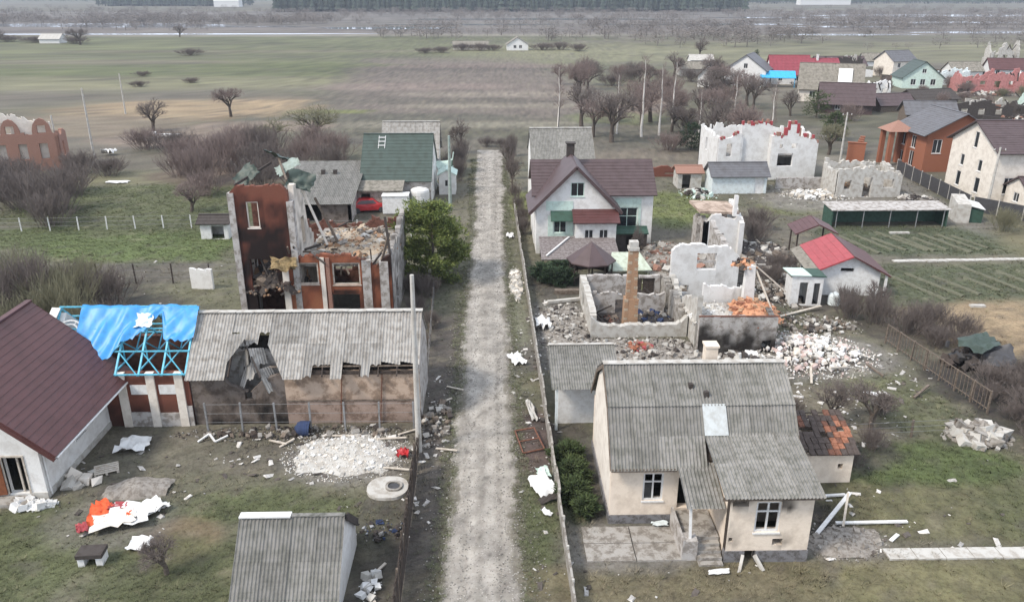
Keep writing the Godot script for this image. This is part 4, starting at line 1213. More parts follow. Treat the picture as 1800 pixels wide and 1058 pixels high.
func left_far_homes():
	# green-roofed house and what stands round it
	house({called = "green_roof_house", label = "house with a large dark green metal roof and white gable beside the lane", at = Vector3(-10.7, 0, -91), w = 7.6, d = 10.0, h = 2.9, r = 6.95, wall = "grey_plaster", wall_right = "white_plaster", roof = "green_roof", over = 0.3, verge = 0.15, course = 0.5,
		holes = {right = [[-2.4, 1.0, -1.3, 2.3], [1.0, 1.0, 2.1, 2.3], [-0.6, 3.4, 0.5, 4.6]]}})
	var lad := MB.new()
	for i in 3: lad.bar(Vector3(-12.9, 6.7 - i * 0.36, -90.45 + i * 0.45), Vector3(-12.1, 6.7 - i * 0.36, -90.45 + i * 0.45), 0.12, 0.1)
	for x in [-12.85, -12.15]: lad.bar(Vector3(x, 6.85, -90.7), Vector3(x, 5.7, -89.2), 0.05, 0.05)
	for i in lad.v.size(): lad.v[i] -= Vector3(-12.5, 5.7, -89.5)
	one("roof_ladder", "short white ladder lying on the dark green roof", "ladder", lad, M.white, Vector3(-12.5, 5.7, -89.5))
	house({called = "pale_roof_house", label = "house whose pale weathered roof rises behind the dark green roof", at = Vector3(-10.3, 0, -101.5), w = 6.6, d = 6.5, h = 3.2, r = 6.75, wall = "white_plaster", roof = "", kind = "sheet", mats = ["sheet1", "sheet3"], cap = "concrete_pale", over = 0.3})
	house({called = "white_annex", label = "small white annex with mint trim against the green-roofed house", at = Vector3(-5.4, 0, -92.3), w = 1.9, d = 2.6, h = 2.3, r = 2.8, axis = "z", wall = "white_plaster", roof = "mint", over = 0.15, verge = 0.15, category = "annex", holes = {front = [[-0.3, 0.9, 0.5, 1.7]], right = [[-0.5, 0.9, 0.5, 1.7]]}})
	var g := thing("collapsed_porch", "splintered green porch wreck at the gable of the green-roofed house", "wreckage", Vector3(-5.9, 0, -95.6))
	for i in 12:
		var mb := MB.new()
		var p := Vector3(rng.randf_range(-0.9, 0.9), rng.randf_range(0, 1.5), rng.randf_range(-1.5, 1.5))
		mb.bar(p, p + Vector3(rng.randf_range(-0.8, 0.8), rng.randf_range(0.8, 2.6), rng.randf_range(-1, 1)), 0.14, 0.14)
		part(g, "beam", mb, M[["mint", "green_paint", "char", "white"][i % 4]])
	part(g, "panel", crumple(2.0, 1.6, 0.4, 7), M.mint, Transform3D(Basis.from_euler(Vector3(1.0, 0.4, 0.2)), Vector3(0, 2.2, 0)))
	# flat-roofed lean-to
	var s := thing("lean_to_shed", "low shed with a flat drab roof in front of the green-roofed house", "shed", Vector3(-12.6, 0, -84.6))
	part(s, "wall", wall_mb(flat_top(5.2, 2.2), [[-1.6, 0.0, -0.6, 1.9], [0.6, 1.0, 1.6, 1.7]]), M.concrete, Transform3D(Basis.IDENTITY, Vector3(0, 0, 0.9)))
	for q in [[PI / 2, 2.6], [-PI / 2, -2.6]]: part(s, "wall", wall_mb(flat_top(1.9, 2.2)), M.concrete, Transform3D(Basis(Vector3.UP, q[0]), Vector3(q[1], 0, -0.4)))
	var rf := MB.new()
	rf.hexa([Vector3(-2.9, 2.2, 1.3), Vector3(2.9, 2.2, 1.3), Vector3(2.9, 2.32, 1.3), Vector3(-2.9, 2.32, 1.3), Vector3(-2.9, 2.75, -1.2), Vector3(2.9, 2.75, -1.2), Vector3(2.9, 2.87, -1.2), Vector3(-2.9, 2.87, -1.2)])
	part(s, "roof", rf, M.tan_roof)
	one("water_tank", "rounded white plastic water tank beside the flat-roofed shed", "tank", tank_mb(1.05, 2.15), M.white, Vector3(-8.1, 0, -85.6))
	var c := thing("white_cabin", "plain white box cabin next to the red car wreck", "cabin", Vector3(-10.4, 0, -82.9))
	var cb := MB.new()
	cb.span(Vector3(-1.35, 0.1, -0.8), Vector3(1.35, 1.95, 0.8))
	part(c, "body", cb, M.white)
	var cr := MB.new()
	cr.span(Vector3(-1.42, 1.953, -0.88), Vector3(1.42, 2.05, 0.88))
	part(c, "roof", cr, M.white_plaster)
	for x in [-1.1, 1.1]:
		var sk := MB.new()
		sk.span(Vector3(x - 0.1, -0.05, -0.75), Vector3(x + 0.1, 0.097, 0.75))
		part(c, "skid", sk, M.wood)
	car("crushed red car between the white cabin and the mint cabinet", Vector3(-13.4, 0, -83.6), 12, "red")
	var k := thing("mint_cabinet", "mint and white metal cabinet standing beside the red car wreck", "cabinet", Vector3(-15.6, 0, -81.9))
	var kb := MB.new()
	kb.span(Vector3(-0.45, 0, -0.35), Vector3(0.45, 1.35, 0.35))
	part(k, "body", kb, M.paleblue)
	var kd := MB.new()
	kd.span(Vector3(0.5, 0, -0.3), Vector3(0.62, 1.8, 0.3))
	part(k, "open_door", kd, M.mint)
	# broad grey roof behind the tower
	var b := thing("grey_roof_barn", "wide low barn under a grey slate roof behind the gutted house", "barn", Vector3(-18.2, 0, -84.5))
	part(b, "wall", wall_mb(flat_top(7.2, 2.0), [[-1, 0, 0.6, 1.8]]), M.burnt_plaster, Transform3D(Basis.IDENTITY, Vector3(0, 0, 5.2)))
	part(b, "wall", wall_mb(flat_top(7.2, 4.0)), M.burnt_plaster, Transform3D(Basis(Vector3.UP, PI), Vector3(0, 0, -5.2)))
	part(b, "wall", wall_mb([Vector2(-5.2, 2.0), Vector2(4.9, 4.0)]), M.grey_plaster, Transform3D(Basis(Vector3.UP, PI / 2), Vector3(3.6, 0, 0)))
	part(b, "wall", wall_mb([Vector2(-4.9, 4.0), Vector2(5.2, 2.0)]), M.grey_plaster, Transform3D(Basis(Vector3.UP, -PI / 2), Vector3(-3.6, 0, 0)))
	sheets(b, Vector3(-3.9, 4.1, -5.6), Vector3(7.8, 0, 0), Vector3(0, -2.15, 11.2), 7, 7, ["slate0", "slate2"])
	for x in [-0.4, 0.9]:
		var v := MB.new()
		v.span(Vector3(x - 0.2, 3.0, -2.2), Vector3(x + 0.2, 3.9, -1.8))
		part(b, "vent", v, M.char)
	var pb := MB.new()
	pb.span(Vector3(-1.0, 0, -0.6), Vector3(1.0, 1.7, 0.6)); pb.hexa([Vector3(-1.1, 1.7, 0.7), Vector3(1.1, 1.7, 0.7), Vector3(1.1, 1.8, 0.7), Vector3(-1.1, 1.8, 0.7), Vector3(-1.1, 2.1, -0.7), Vector3(1.1, 2.1, -0.7), Vector3(1.1, 2.2, -0.7), Vector3(-1.1, 2.2, -0.7)])
	one("pink_hut", "small pale pink hut at the left corner of the green roof", "hut", pb, mat("pale_pink", Color(0.6, 0.48, 0.45), "dirt", 0.4), Vector3(-15.6, 0, -92.5))
	fence("white_post_fence", "fence of white posts and wire before the flat-roofed shed", Vector3(-18, 0, -73.2), Vector3(-5.4, 0, -73.2), 2.45, 1.9, "white", "post_wire")

# ---------------------------------------------------------------- fences
func fence(called: String, label: String, a: Vector3, b: Vector3, gap: float, h: float, m: String, kind: String, boards := "wood", lean := 0.03) -> Node3D:
	var d := b - a
	var t := thing(called, label, "fence", a, rad_to_deg(atan2(-d.z, d.x)))
	var L := d.length()
	var n := maxi(1, roundi(L / gap))
	for i in n + 1:
		var x := L * i / n
		var mb := MB.new()
		mb.bar(Vector3(x, -0.1, 0), Vector3(x + rng.randf_range(-lean, lean), h, rng.randf_range(-lean, lean)), 0.09, 0.09)
		part(t, "post", mb, M[m])
	if kind == "post_wire":
		for f in [0.35, 0.65, 0.96]:
			var mb := MB.new()
			for i in n:
				mb.tube(Vector3(L * i / n, h * f, 0.05), Vector3(L * (i + 1) / n, h * f, 0.05), 0.012, 0.012, 3)
			part(t, "wire", mb, M.metal)
	elif kind == "rail":
		for f in [0.4, 0.92]:
			var mb := MB.new()
			mb.bar(Vector3(0, h * f, 0.06), Vector3(L, h * f, 0.06), 0.04, 0.08)
			part(t, "rail", mb, M[m])
	elif kind == "boards":
		for f in [0.3, 0.8]:
			var mb := MB.new()
			mb.bar(Vector3(0, h * f, 0), Vector3(L, h * f, 0), 0.05, 0.08)
			part(t, "rail", mb, M.wood_dark)
		var x := 0.08
		while x < L:
			if rng.randf() > 0.06:
				var mb := MB.new()
				var hh := h * rng.randf_range(0.9, 1.04)
				mb.bar(Vector3(x, 0.03, 0.06), Vector3(x + rng.randf_range(-lean, lean), hh, 0.06 + rng.randf_range(-lean, lean)), 0.02, 0.15)
				part(t, "board", mb, M[boards])
			x += 0.175
	elif kind == "pickets":
		for f in [0.2, 0.97]:
			var mb := MB.new()
			mb.bar(Vector3(0, h * f, 0), Vector3(L, h * f, 0), 0.04, 0.05)
			part(t, "rail", mb, M[m])
		var x := 0.12
		while x < L:
			var mb := MB.new()
			mb.bar(Vector3(x, 0.1, 0.03), Vector3(x + rng.randf_range(-lean, lean), h * 0.98, 0.03), 0.03, 0.03)
			part(t, "picket", mb, M[boards])
			x += 0.3
	elif kind == "panels":
		for i in n:
			var x0 := L * i / n + 0.06
			var x1 := L * (i + 1) / n - 0.06
			var mb := MB.new()
			mb.span(Vector3(x0, 0.03, -0.03), Vector3(x1, h * 0.93, 0.03))
			part(t, "panel", mb, M[boards])
	elif kind == "slabs":  # low concrete slabs, tilted by age
		for i in n:
			var mb := MB.new()
			var tl := rng.randf_range(-0.05, 0.05)
			var x0 := L * i / n + 0.07
			var x1 := L * (i + 1) / n - 0.07
			var hh := h * rng.randf_range(0.85, 0.97)
			mb.hexa([Vector3(x0, -0.1, 0.05), Vector3(x1, -0.1, 0.05), Vector3(x1, hh, 0.05 + tl), Vector3(x0, hh, 0.05 + tl), Vector3(x0, -0.1, -0.04), Vector3(x1, -0.1, -0.04), Vector3(x1, hh, -0.04 + tl), Vector3(x0, hh, -0.04 + tl)])
			part(t, "slab", mb, M[boards])
	return t

func pole(label: String, at: Vector3, h: float, m: String, arm := true, r := 0.13, called := "utility_pole") -> Node3D:
	var t := thing(called, label, "pole", at)
	var mb := MB.new()
	mb.tube(Vector3(0, -0.1, 0), Vector3(0.06, h, 0), r * 1.25, r * 0.75, 8, true)
	part(t, "post", mb, M[m])
	if arm:
		var x := MB.new()
		x.bar(Vector3(-0.6, h - 0.35, 0), Vector3(0.75, h - 0.35, 0), 0.07, 0.07)
		part(t, "crossarm", x, M.wood)
		for k in [-0.5, 0.05, 0.65]:
			var i := MB.new()
			i.tube(Vector3(k, h - 0.32, 0), Vector3(k, h - 0.12, 0), 0.05, 0.03, 6, true)
			part(t, "insulator", i, M.white)
	return t

func left_things():
	maroon_house()
	blue_barn()
	long_shed()
	burnt_house()
	left_far_homes()
	# near shed
	var t := thing("slate_shed", "low shed under dark striped slate with a white strip along its top edge", "shed", Vector3(-7.93, 0, -26))
	for q in [[PI / 2, 1.95], [-PI / 2, -1.95]]: part(t, "gable_wall", wall_mb(gable(4.2, 0.95, 2.9), [], 0.2), M.white_plaster, Transform3D(Basis(Vector3.UP, q[0]), Vector3(q[1], 0, 0)))
	for q in [[0.0, 2.1], [PI, -2.1]]: part(t, "wall", wall_mb(flat_top(3.48, 0.9), [], 0.2), M.white_plaster, Transform3D(Basis(Vector3.UP, q[0]), Vector3(0, 0, q[1])))
	sheets(t, Vector3(-2.03, 2.98, 0), Vector3(4.06, 0, 0), Vector3(0, -2.35, 2.5), 4, 2, ["slate0", "slate1", "slate2"], {}, {}, 7)
	sheets(t, Vector3(2.03, 2.98, 0), Vector3(-4.06, 0, 0), Vector3(0, -2.35, -2.5), 4, 2, ["slate0", "slate1", "slate2"], {}, {}, 7)
	var rc := MB.new()
	rc.bar(Vector3(-2.03, 3.07, 0), Vector3(-0.05, 3.07, 0), 0.34, 0.06)
	part(t, "ridge_cap", rc, M.white)
	var rc2 := MB.new()
	rc2.bar(Vector3(-0.04, 3.05, 0), Vector3(2.03, 3.05, 0), 0.2, 0.05)
	part(t, "ridge_cap", rc2, M.slate0)
	var bk := MB.new()
	bk.bar(Vector3(2.08, 2.9, -0.1), Vector3(2.08, 1.2, -2.0), 0.06, 0.3)
	part(t, "gap_shade_strip", bk, M.char)  # dark strip added as the shade of the gap behind the gable
	# cesspit cover
	var w := thing("well_cover", "oval concrete slab with a round lid set in it", "well cover", Vector3(-5.15, 0, -32.1))
	var sl := MB.new()
	var ring := MB.new()
	for i in 28:
		var p := func(a, rx, rz): return Vector3(signf(cos(a)) * pow(absf(cos(a)), 0.75) * rx, 0, sin(a) * rz)
		var a := TAU * i / 28
		var b := TAU * (i + 1) / 28
		var y := Vector3(0, 0.13, 0)
		sl.tri(y, p.call(b, 0.98, 0.9) + y, p.call(a, 0.98, 0.9) + y)
		sl.quad(p.call(b, 1.0, 0.93) - y, p.call(a, 1.0, 0.93) - y, p.call(a, 0.98, 0.9) + y, p.call(b, 0.98, 0.9) + y)
		var c := Vector3(0.3, 0.13, 0)
		ring.hexa([c + p.call(b, 0.4, 0.4), c + p.call(a, 0.4, 0.4), c + p.call(a, 0.4, 0.4) + y * 0.7, c + p.call(b, 0.4, 0.4) + y * 0.7, c + p.call(b, 0.29, 0.29), c + p.call(a, 0.29, 0.29), c + p.call(a, 0.29, 0.29) + y * 0.7, c + p.call(b, 0.29, 0.29) + y * 0.7])
	part(w, "slab", sl, M.concrete_pale)
	part(w, "rim", ring, M.concrete)
	var lid := MB.new()
	lid.tube(Vector3(0.3, 0.1, 0), Vector3(0.3, 0.17, 0), 0.27, 0.27, 16, true)
	part(w, "lid", lid, M.dark_metal)
	fence("board_fence", "leaning dark board fence between the left yard and the lane", Vector3(-3.75, 0, -22), Vector3(-3.95, 0, -33.2), 2.3, 1.85, "wood", "boards", "wood_dark", 0.05)
	fence("low_board_fence", "low broken stretch of board fence beside the white plaster spill", Vector3(-3.97, 0, -33.6), Vector3(-4.1, 0, -38.0), 2.2, 1.1, "wood", "boards", "wood_dark", 0.07)
	fence("mesh_fence", "rusty post and wire fence beyond the long shed by the lane", Vector3(-4.2, 0, -44.5), Vector3(-4.7, 0, -58), 2.2, 1.4, "wood", "post_wire")
	fence("garden_wire_fence", "thin grey posts and wire along the burnt shed wall", Vector3(-15.4, 0, -37.6), Vector3(-4.4, 0, -37.5), 1.75, 1.75, "metal", "post_wire")
	pole("pale concrete utility pole beside the long broken-roofed shed", Vector3(-3.95, 0, -35.4), 9.6, "concrete_pale", false)
	pole("greenish utility pole at the gable of the green-roofed house", Vector3(-4.7, 0, -83.7), 8.0, "grey_green", false, 0.16)
	fence("field_post_fence", "row of short white posts across the green field", Vector3(-52, 0, -76.4), Vector3(-27.5, 0, -77.6), 2.75, 1.35, "white", "post_wire", "white", 0.06)
	fence("dark_field_fence", "dark leaning posts and wire behind the blue barn", Vector3(-38, 0, -61.5), Vector3(-20, 0, -61), 3.2, 1.7, "wood_dark", "post_wire", "wood", 0.08)
	# garden scraps
	rubble("broad spill of white plaster rubble before the long shed", Vector3(-7.6, 0, -35.2), 2.7, 2.0, 0.36, 90, 1600, ["cream_pale", "block", "concrete_pale", "white_plaster"], "concrete_pale", 0.15)
	rubble("burnt laths and broken slate strewn along the foot of the long shed", Vector3(-10.6, 0, -37.3), 5.4, 0.7, 0.12, 60, 500, ["char", "wood_dark", "shale", "wood", "sheet0"], "", 0.24, "scrap_heap", "scrap")
	rubble("white plaster lumps by the doorstep of the maroon-roofed house", Vector3(-21.3, 0, -31.2), 0.9, 0.45, 0.3, 14, 60, ["white_plaster", "white"], "white_plaster", 0.3)
	var hp := thing("rag_heap", "heap of white sheets and orange cloth on the grass", "rags", Vector3(-16.7, 0, -30.2))
	rubble("grey sand mound beside the rag heap", Vector3(-17.0, 0, -32.3), 1.5, 0.95, 0.42, 0, 60, ["shale"], "shale", 0.1, "sand_mound")
	for q in [[0.3, 0.1, 1.7, 1.3, "white", 0.0], [-0.2, 0.5, 1.5, 1.0, "cream_pale", 0.4], [0.9, -0.3, 1.2, 0.9, "white_plaster", 0.9], [-1.0, 0.3, 0.75, 1.3, "orange", 0.3], [-1.15, -0.5, 0.6, 0.9, "orange", 1.1], [0.3, 0.1, 0.45, 0.3, "orange", 0.6], [-0.4, -0.5, 0.8, 0.4, "red_roof", 0.2], [-1.35, 1.1, 0.4, 0.6, "red_roof", 0.5], [1.5, -0.5, 0.5, 0.35, "white", 0.7]]:
		part(hp, "cloth", crumple(q[2] * 1.15, q[3] * 1.15, 0.24, int(q[0] * 50 + q[3] * 90)), M[q[4]], Transform3D(Basis(Vector3.UP, q[5]), Vector3(q[0], 0.05 + rng.randf() * 0.1, q[1])))
	var bx := thing("stove_box", "small white stove with a black top below the rag heap", "stove", Vector3(-16.7, 0, -27.2), 4)
	for x in [-0.36, 0.36]:
		var lg := MB.new()
		lg.span(Vector3(x - 0.13, 0, -0.3), Vector3(x + 0.13, 0.42, 0.3))
		part(bx, "leg", lg, M.white)
	var tp := MB.new()
	tp.span(Vector3(-0.52, 0.42, -0.36), Vector3(0.52, 0.6, 0.36))
	part(bx, "top", tp, M.char)
	var bk2 := MB.new()
	bk2.span(Vector3(-0.23, 0.02, -0.28), Vector3(0.23, 0.4, -0.2))
	part(bx, "back", bk2, M.concrete)
	one("white_sheet", "crumpled white sheet lying behind the sand mound", "sheet", crumple(1.5, 1.2, 0.4, 44), M.white, Vector3(-18.7, 0, -36.1))
	one("white_cloth", "scrap of white cloth on the grass right of the stove", "cloth", crumple(0.9, 0.8, 0.18, 45), M.white, Vector3(-15.2, 0, -28.2))
	var pa := thing("pallet", "pale pallet tipped beside the maroon-roofed house", "pallet", Vector3(-19.2, 0.02, -34.0), 25)
	for i in 5:
		var mb := MB.new()
		mb.span(Vector3(-0.55, 0.12, -0.4 + i * 0.19), Vector3(0.55, 0.15, -0.28 + i * 0.19))
		part(pa, "slat", mb, M.wood_pale)
	for x in [-0.5, 0, 0.5]:
		var mb := MB.new()
		mb.span(Vector3(x - 0.05, 0, -0.42), Vector3(x + 0.05, 0.117, 0.5))
		part(pa, "runner", mb, M.wood_pale)
	rubble("rounded pale stones lying beside the pallet", Vector3(-19.9, 0, -33.0), 0.8, 0.9, 0.05, 12, 0, ["cream_pale", "concrete_pale"], "", 0.4, "stone_group", "stone")
	one("blue_barrel", "crushed dark blue barrel at the foot of the long shed wall", "barrel", tank_mb(0.42, 0.8, 2), M.navy, Vector3(-9.9, 0.3, -37.3)).rotation.z = 1.5
	one("red_bag", "crumpled red bag on the rubble by the lane fence", "bag", crumple(0.6, 0.7, 0.3, 31, 6), M.red, Vector3(-4.75, 0, -35.0))
	var zz := [Vector3(-15.6, 0.06, -36.5), Vector3(-15.1, 0.3, -36.9), Vector3(-14.7, 0.06, -36.5), Vector3(-14.1, 0.25, -36.8)]
	var sm := MB.new()
	for i in 3: sm.bar(zz[i] - Vector3(-15, 0, -36.7), zz[i + 1] - Vector3(-15, 0, -36.7), 0.1, 0.06)
	one("bent_board", "zigzag broken white board lying before the burnt wall", "board", sm, M.white, Vector3(-15, 0, -36.7))
	for q in [[-11.9, -36.6, 1.2, 0.5], [-11.2, -35.9, 0.9, -0.8], [-5.6, -33.9, 1.4, 0.3], [-6.3, -36.6, 1.6, 0.05], [-3.1, -35.6, 1.2, 0.35], [-4.9, -24.9, 0.9, 1.2], [-5.0, -26.1, 0.7, -0.9], [-5.2, -37, 1.3, -0.4], [-2.9, -42.5, 1.2, 0.6], [-3.3, -40.4, 0.9, -0.5], [-9.0, -37.0, 1.5, 0.15]]:
		plank("splintered pale board lying loose among the left-hand debris", Vector3(q[0], 0.05, q[1]), Vector3(q[0] + q[2] * cos(q[3]), 0.16, q[1] + q[2] * sin(q[3])), 0.12, 0.05, "wood_pale", "boards strewn left of the lane")
	rubble("tumble of dark wire and blue scrap in the grass by the well cover", Vector3(-5.0, 0, -28.9), 1.0, 0.7, 0.12, 24, 60, ["navy", "metal", "char"], "", 0.16, "scrap_heap", "scrap")
	rubble("white lumps beside the white end wall of the striped slate shed", Vector3(-5.0, 0, -25.4), 0.45, 0.9, 0.2, 12, 30, ["white", "concrete_pale"], "", 0.28)
	rubble("dark tangle of scrap on the verge beside the pale concrete pole", Vector3(-3.2, 0, -38.2), 0.8, 2.4, 0.25, 34, 160, ["char", "concrete_pale", "wood", "shale"], "", 0.26)
	# little shed and wall behind the blue barn
	house({called = "goat_shed", label = "tiny white shed with a dark roof on the edge of the green field", at = Vector3(-26.6, 0, -74.5), w = 2.6, d = 2.0, h = 1.6, r = 2.1, wall = "white", roof = "char", over = 0.25, category = "shed", holes = {front = [[-0.3, 0.0, 0.9, 1.3, "open"]]}})
	var wl := wall_mb(jag([Vector2(-0.9, 1.7), Vector2(0.9, 1.6)], 0.1, 0.5), [], 0.25)
	one("wall_remnant", "white slab of wall standing behind the blue barn", "wall", wl, M.white_plaster, Vector3(-23.2, 0, -59.8), -8)
	var arch := MB.new()
	for i in 12:
		var a := PI * i / 12
		var b := PI * (i + 1) / 12
		arch.quad(Vector3(-cos(a) * 2.4, sin(a) * 1.3, 1.2), Vector3(-cos(b) * 2.4, sin(b) * 1.3, 1.2), Vector3(-cos(b) * 2.4, sin(b) * 1.3, -1.2), Vector3(-cos(a) * 2.4, sin(a) * 1.3, -1.2))
	one("arched_cover", "low rusty arched cover behind the blue barn", "cover", arch, M.rust, Vector3(-20.6, 0, -50.5))
	# ruined brick house at the field edge
	var r := thing("arched_brick_ruin", "red brick ruin with arched openings and a broken white gable", "house", Vector3(-63.5, 0, -107), 18)
	part(r, "wall", wall_mb(jag([Vector2(-6, 4.8), Vector2(6, 4.8)], 0.15, 0.6), [[-1.2, 1.6, -0.2, 3.6], [1.2, 1.6, 2.2, 3.6], [3.6, 1.6, 4.6, 3.6], [-3.6, 1.6, -2.6, 3.6]], 0.4), M.brick_pink, Transform3D(Basis.IDENTITY, Vector3(0, 0, 3)))
	part(r, "gable_wall", wall_mb(jag([Vector2(-5.6, 5.6), Vector2(-2.6, 8.4), Vector2(1, 7.2), Vector2(5.2, 6.0)], 0.3, 0.4), [[-0.4, 4.9, 0.6, 6.3]], 0.4), M.cream_pale, Transform3D(Basis.IDENTITY, Vector3(0, 0, 2.3)))
	part(r, "wall", wall_mb(jag([Vector2(-3, 4.6), Vector2(2.6, 4.4)], 0.3, 0.5), [[-1, 1.5, 0.2, 3.4]], 0.4), M.brick_pink, Transform3D(Basis(Vector3.UP, PI / 2), Vector3(6, 0, 0)))
	for x in [4.2, 0.6, -3.0]:
		var ar := wall_mb([Vector2(-1.1, 5.2), Vector2(-0.9, 6.0), Vector2(-0.45, 6.6), Vector2(0, 6.8), Vector2(0.45, 6.6), Vector2(0.9, 6.0), Vector2(1.1, 5.2)], [[-0.5, 4.9, 0.5, 5.9]], 0.4, 0.0, null, 4.6)
		part(r, "dormer", ar, M.brick_pink, Transform3D(Basis.IDENTITY, Vector3(x, 0, 2.95)))
	for q in [[-57.2, -115, 9.5, "pale thin pole behind the arched brick ruin"], [-71, -158, 7.5, "leaning pale pole standing on the tan field"], [-59.2, -109.5, 6.6, "thin lamp pole at the corner of the arched brick ruin"]]:
		pole(q[3], Vector3(q[0], 0, q[1]), q[2], "concrete_pale", false, 0.14)
	var ww := MB.new()
	ww.span(Vector3(-2.2, 0.2, -0.5), Vector3(2.2, 0.55, 0.5)); ww.span(Vector3(-2.2, 0, -0.4), Vector3(-1.6, 0.9, 0.4))
	one("white_trough", "long white trough at the field edge under a bare tree", "trough", ww, M.white, Vector3(-53.0, 0, -131))
	one("white_cone_heap", "small white heap on the track by the arched brick ruin", "heap", crumple(1.6, 1.6, 0.9, 66), M.white, Vector3(-55.5, 0, -116))
	one("loose_sheet", "white sheet lying flat in the grass field", "sheet", crumple(2.6, 1.2, 0.15, 67), M.white, Vector3(-46.5, 0, -98))
# ---------------------------------------------------------------- right of the lane
func cream_house():
	var t := thing("cream_house", "cream house with a two-pitch slate roof, broken windows and a lean-to front wing", "house", Vector3(9.0, 0, -32.45))
	var f := Transform3D(Basis.IDENTITY, Vector3(0, 0, 3.15))
	var w1 := [-2.6, 1.15, -1.7, 2.55]
	part(t, "wall", wall_mb([Vector2(-4, 3.05), Vector2(4, 3.05)], [w1, [-1.05, 0.75, -0.25, 2.3]], 0.35), M.cream, f)
	window(t, f, w1, "white", 1, 1, false, 0.08)
	var pane := MB.new()
	pane.span(Vector3(-2.55, 1.2, -0.1), Vector3(-2.2, 2.0, -0.09))
	part(t, "pane", pane, M.glass, f)
	part(t, "wall", wall_mb([Vector2(-4, 3.05), Vector2(4, 3.05)], [], 0.35), M.cream, Transform3D(Basis(Vector3.UP, PI), Vector3(0, 0, -3.15)))
	var gam := [Vector2(-2.8, 3.45), Vector2(-1.75, 5.0), Vector2(0, 6.15), Vector2(1.75, 5.0), Vector2(2.8, 3.45)]
	part(t, "gable_wall", wall_mb(gam, [], 0.35), M.cream_pale, Transform3D(Basis(Vector3.UP, -PI / 2), Vector3(-4, 0, 0)))  # both gables paler than the front: sunlight put into the wall colour
	part(t, "gable_wall", wall_mb(gam, [], 0.35), M.cream_pale, Transform3D(Basis(Vector3.UP, PI / 2), Vector3(4, 0, 0)))
	var pl := MB.new()
	pl.span(Vector3(-4.05, -0.1, 3.0), Vector3(-1.25, 0.42, 3.21)); pl.span(Vector3(-4.06, -0.1, -3.2), Vector3(-3.9, 0.42, 2.99))
	part(t, "plinth", pl, M.plinth)
	# front wing
	var e := Transform3D(Basis.IDENTITY, Vector3(2.1, 0, 5.85))
	var w2 := [-0.63, 1.45, 0.4, 2.92]
	part(t, "wing_wall", wall_mb(flat_top(3.4, 3.3), [w2, [-1.6, 2.72, -0.95, 3.08], [0.2, 0.8, 0.62, 1.12], [-1.62, 1.0, -1.45, 1.2], [-0.9, -0.1, -0.45, 0.55]], 0.35, 0.35, func(x, y): return soot(x, y, Color.WHITE, -0.4 + (0.7 if absf(x - 0.4) < 0.5 and y > 0.7 and y < 1.3 else 0.0) + (1.2 if x < -0.75 and y > 2.65 else 0.0) + (1.1 if x > 0.3 and x < 0.95 and y > 2.5 else 0.0) + (0.75 if absf(x + 1.4) < 0.25 and y > 0.8 and y < 1.9 else 0.0))), M.cream, e)
	window(t, e, w2, "white", 1, 1, false, 0.085)
	part(t, "wing_wall", wall_mb([Vector2(-1.35, 3.3), Vector2(1.0, 3.85)], [], 0.3), M.cream, Transform3D(Basis(Vector3.UP, PI / 2), Vector3(3.8, 0, 4.15)))
	part(t, "wing_wall", wall_mb([Vector2(-1.0, 3.85), Vector2(1.35, 3.3)], [], 0.3), M.cream, Transform3D(Basis(Vector3.UP, -PI / 2), Vector3(0.4, 0, 4.15)))
	var p2 := MB.new()
	p2.span(Vector3(0.36, -0.1, 5.6), Vector3(1.19, 0.55, 5.9)); p2.span(Vector3(1.65, -0.1, 5.6), Vector3(3.84, 0.55, 5.9)); p2.span(Vector3(3.7, -0.1, 3.2), Vector3(3.85, 0.55, 5.59))
	part(t, "plinth", p2, M.plinth)
	for q in [[1.12, 0.0, 1.25, -0.25], [1.6, 0.0, 1.72, 0.25]]:
		var mb := MB.new()
		mb.bar(Vector3(q[0], 0.4, 5.95), Vector3(q[0] + q[3], 0.0, 6.45), 0.12, 0.14)
		part(t, "cellar_curb", mb, M.concrete_pale)
	# roof
	var mats := ["slate0", "slate1", "slate3", "slate1"]
	var dark := mats
	sheets(t, Vector3(-4.1, 6.28, 0), Vector3(8.2, 0, 0), Vector3(0, -1.1, 1.85), 8, 1, mats, {}, {}, 7)
	var low := Vector3(0, -2.12, 1.8)
	var skip := {Vector2i(4, 0): 1}
	for i in range(4, 8): skip[Vector2i(i, 1)] = 1
	sheets(t, Vector3(-4.1, 5.15, 1.8), Vector3(8.2, 0, 0), low, 8, 2, dark, skip, {}, 7)
	sheets(t, Vector3(4.1, 6.28, 0), Vector3(-8.2, 0, 0), Vector3(0, -1.1, -1.85), 8, 1, mats, {}, {}, 7)
	sheets(t, Vector3(4.1, 5.15, -1.8), Vector3(-8.2, 0, 0), Vector3(0, -2.12, -1.8), 8, 2, dark, {}, {}, 7)
	var patch := MB.new()
	patch.hexa([Vector3(0.02, 4.12, 2.75), Vector3(1.05, 4.12, 2.75), Vector3(1.05, 4.17, 2.79), Vector3(0.02, 4.17, 2.79), Vector3(0.02, 5.18, 1.86), Vector3(1.05, 5.18, 1.86), Vector3(1.05, 5.23, 1.9), Vector3(0.02, 5.23, 1.9)])
	part(t, "patch_sheet", patch, mat("pale_grey_sheet", Color(0.5, 0.53, 0.53), "dirt", 0.5, 0.6))
	sheets(t, Vector3(0.0, 4.12, 2.62), Vector3(4.0, 0, 0), Vector3(0, -0.72, 3.65), 4, 2, ["slate1", "slate3"], {}, {}, 7)
	sheets(t, Vector3(-1.25, 3.12, 3.35), Vector3(1.55, 0, 0), Vector3(0, -0.72, 2.1), 2, 1, ["slate1", "slate0"], {}, {}, 5)
	var deck := MB.new()
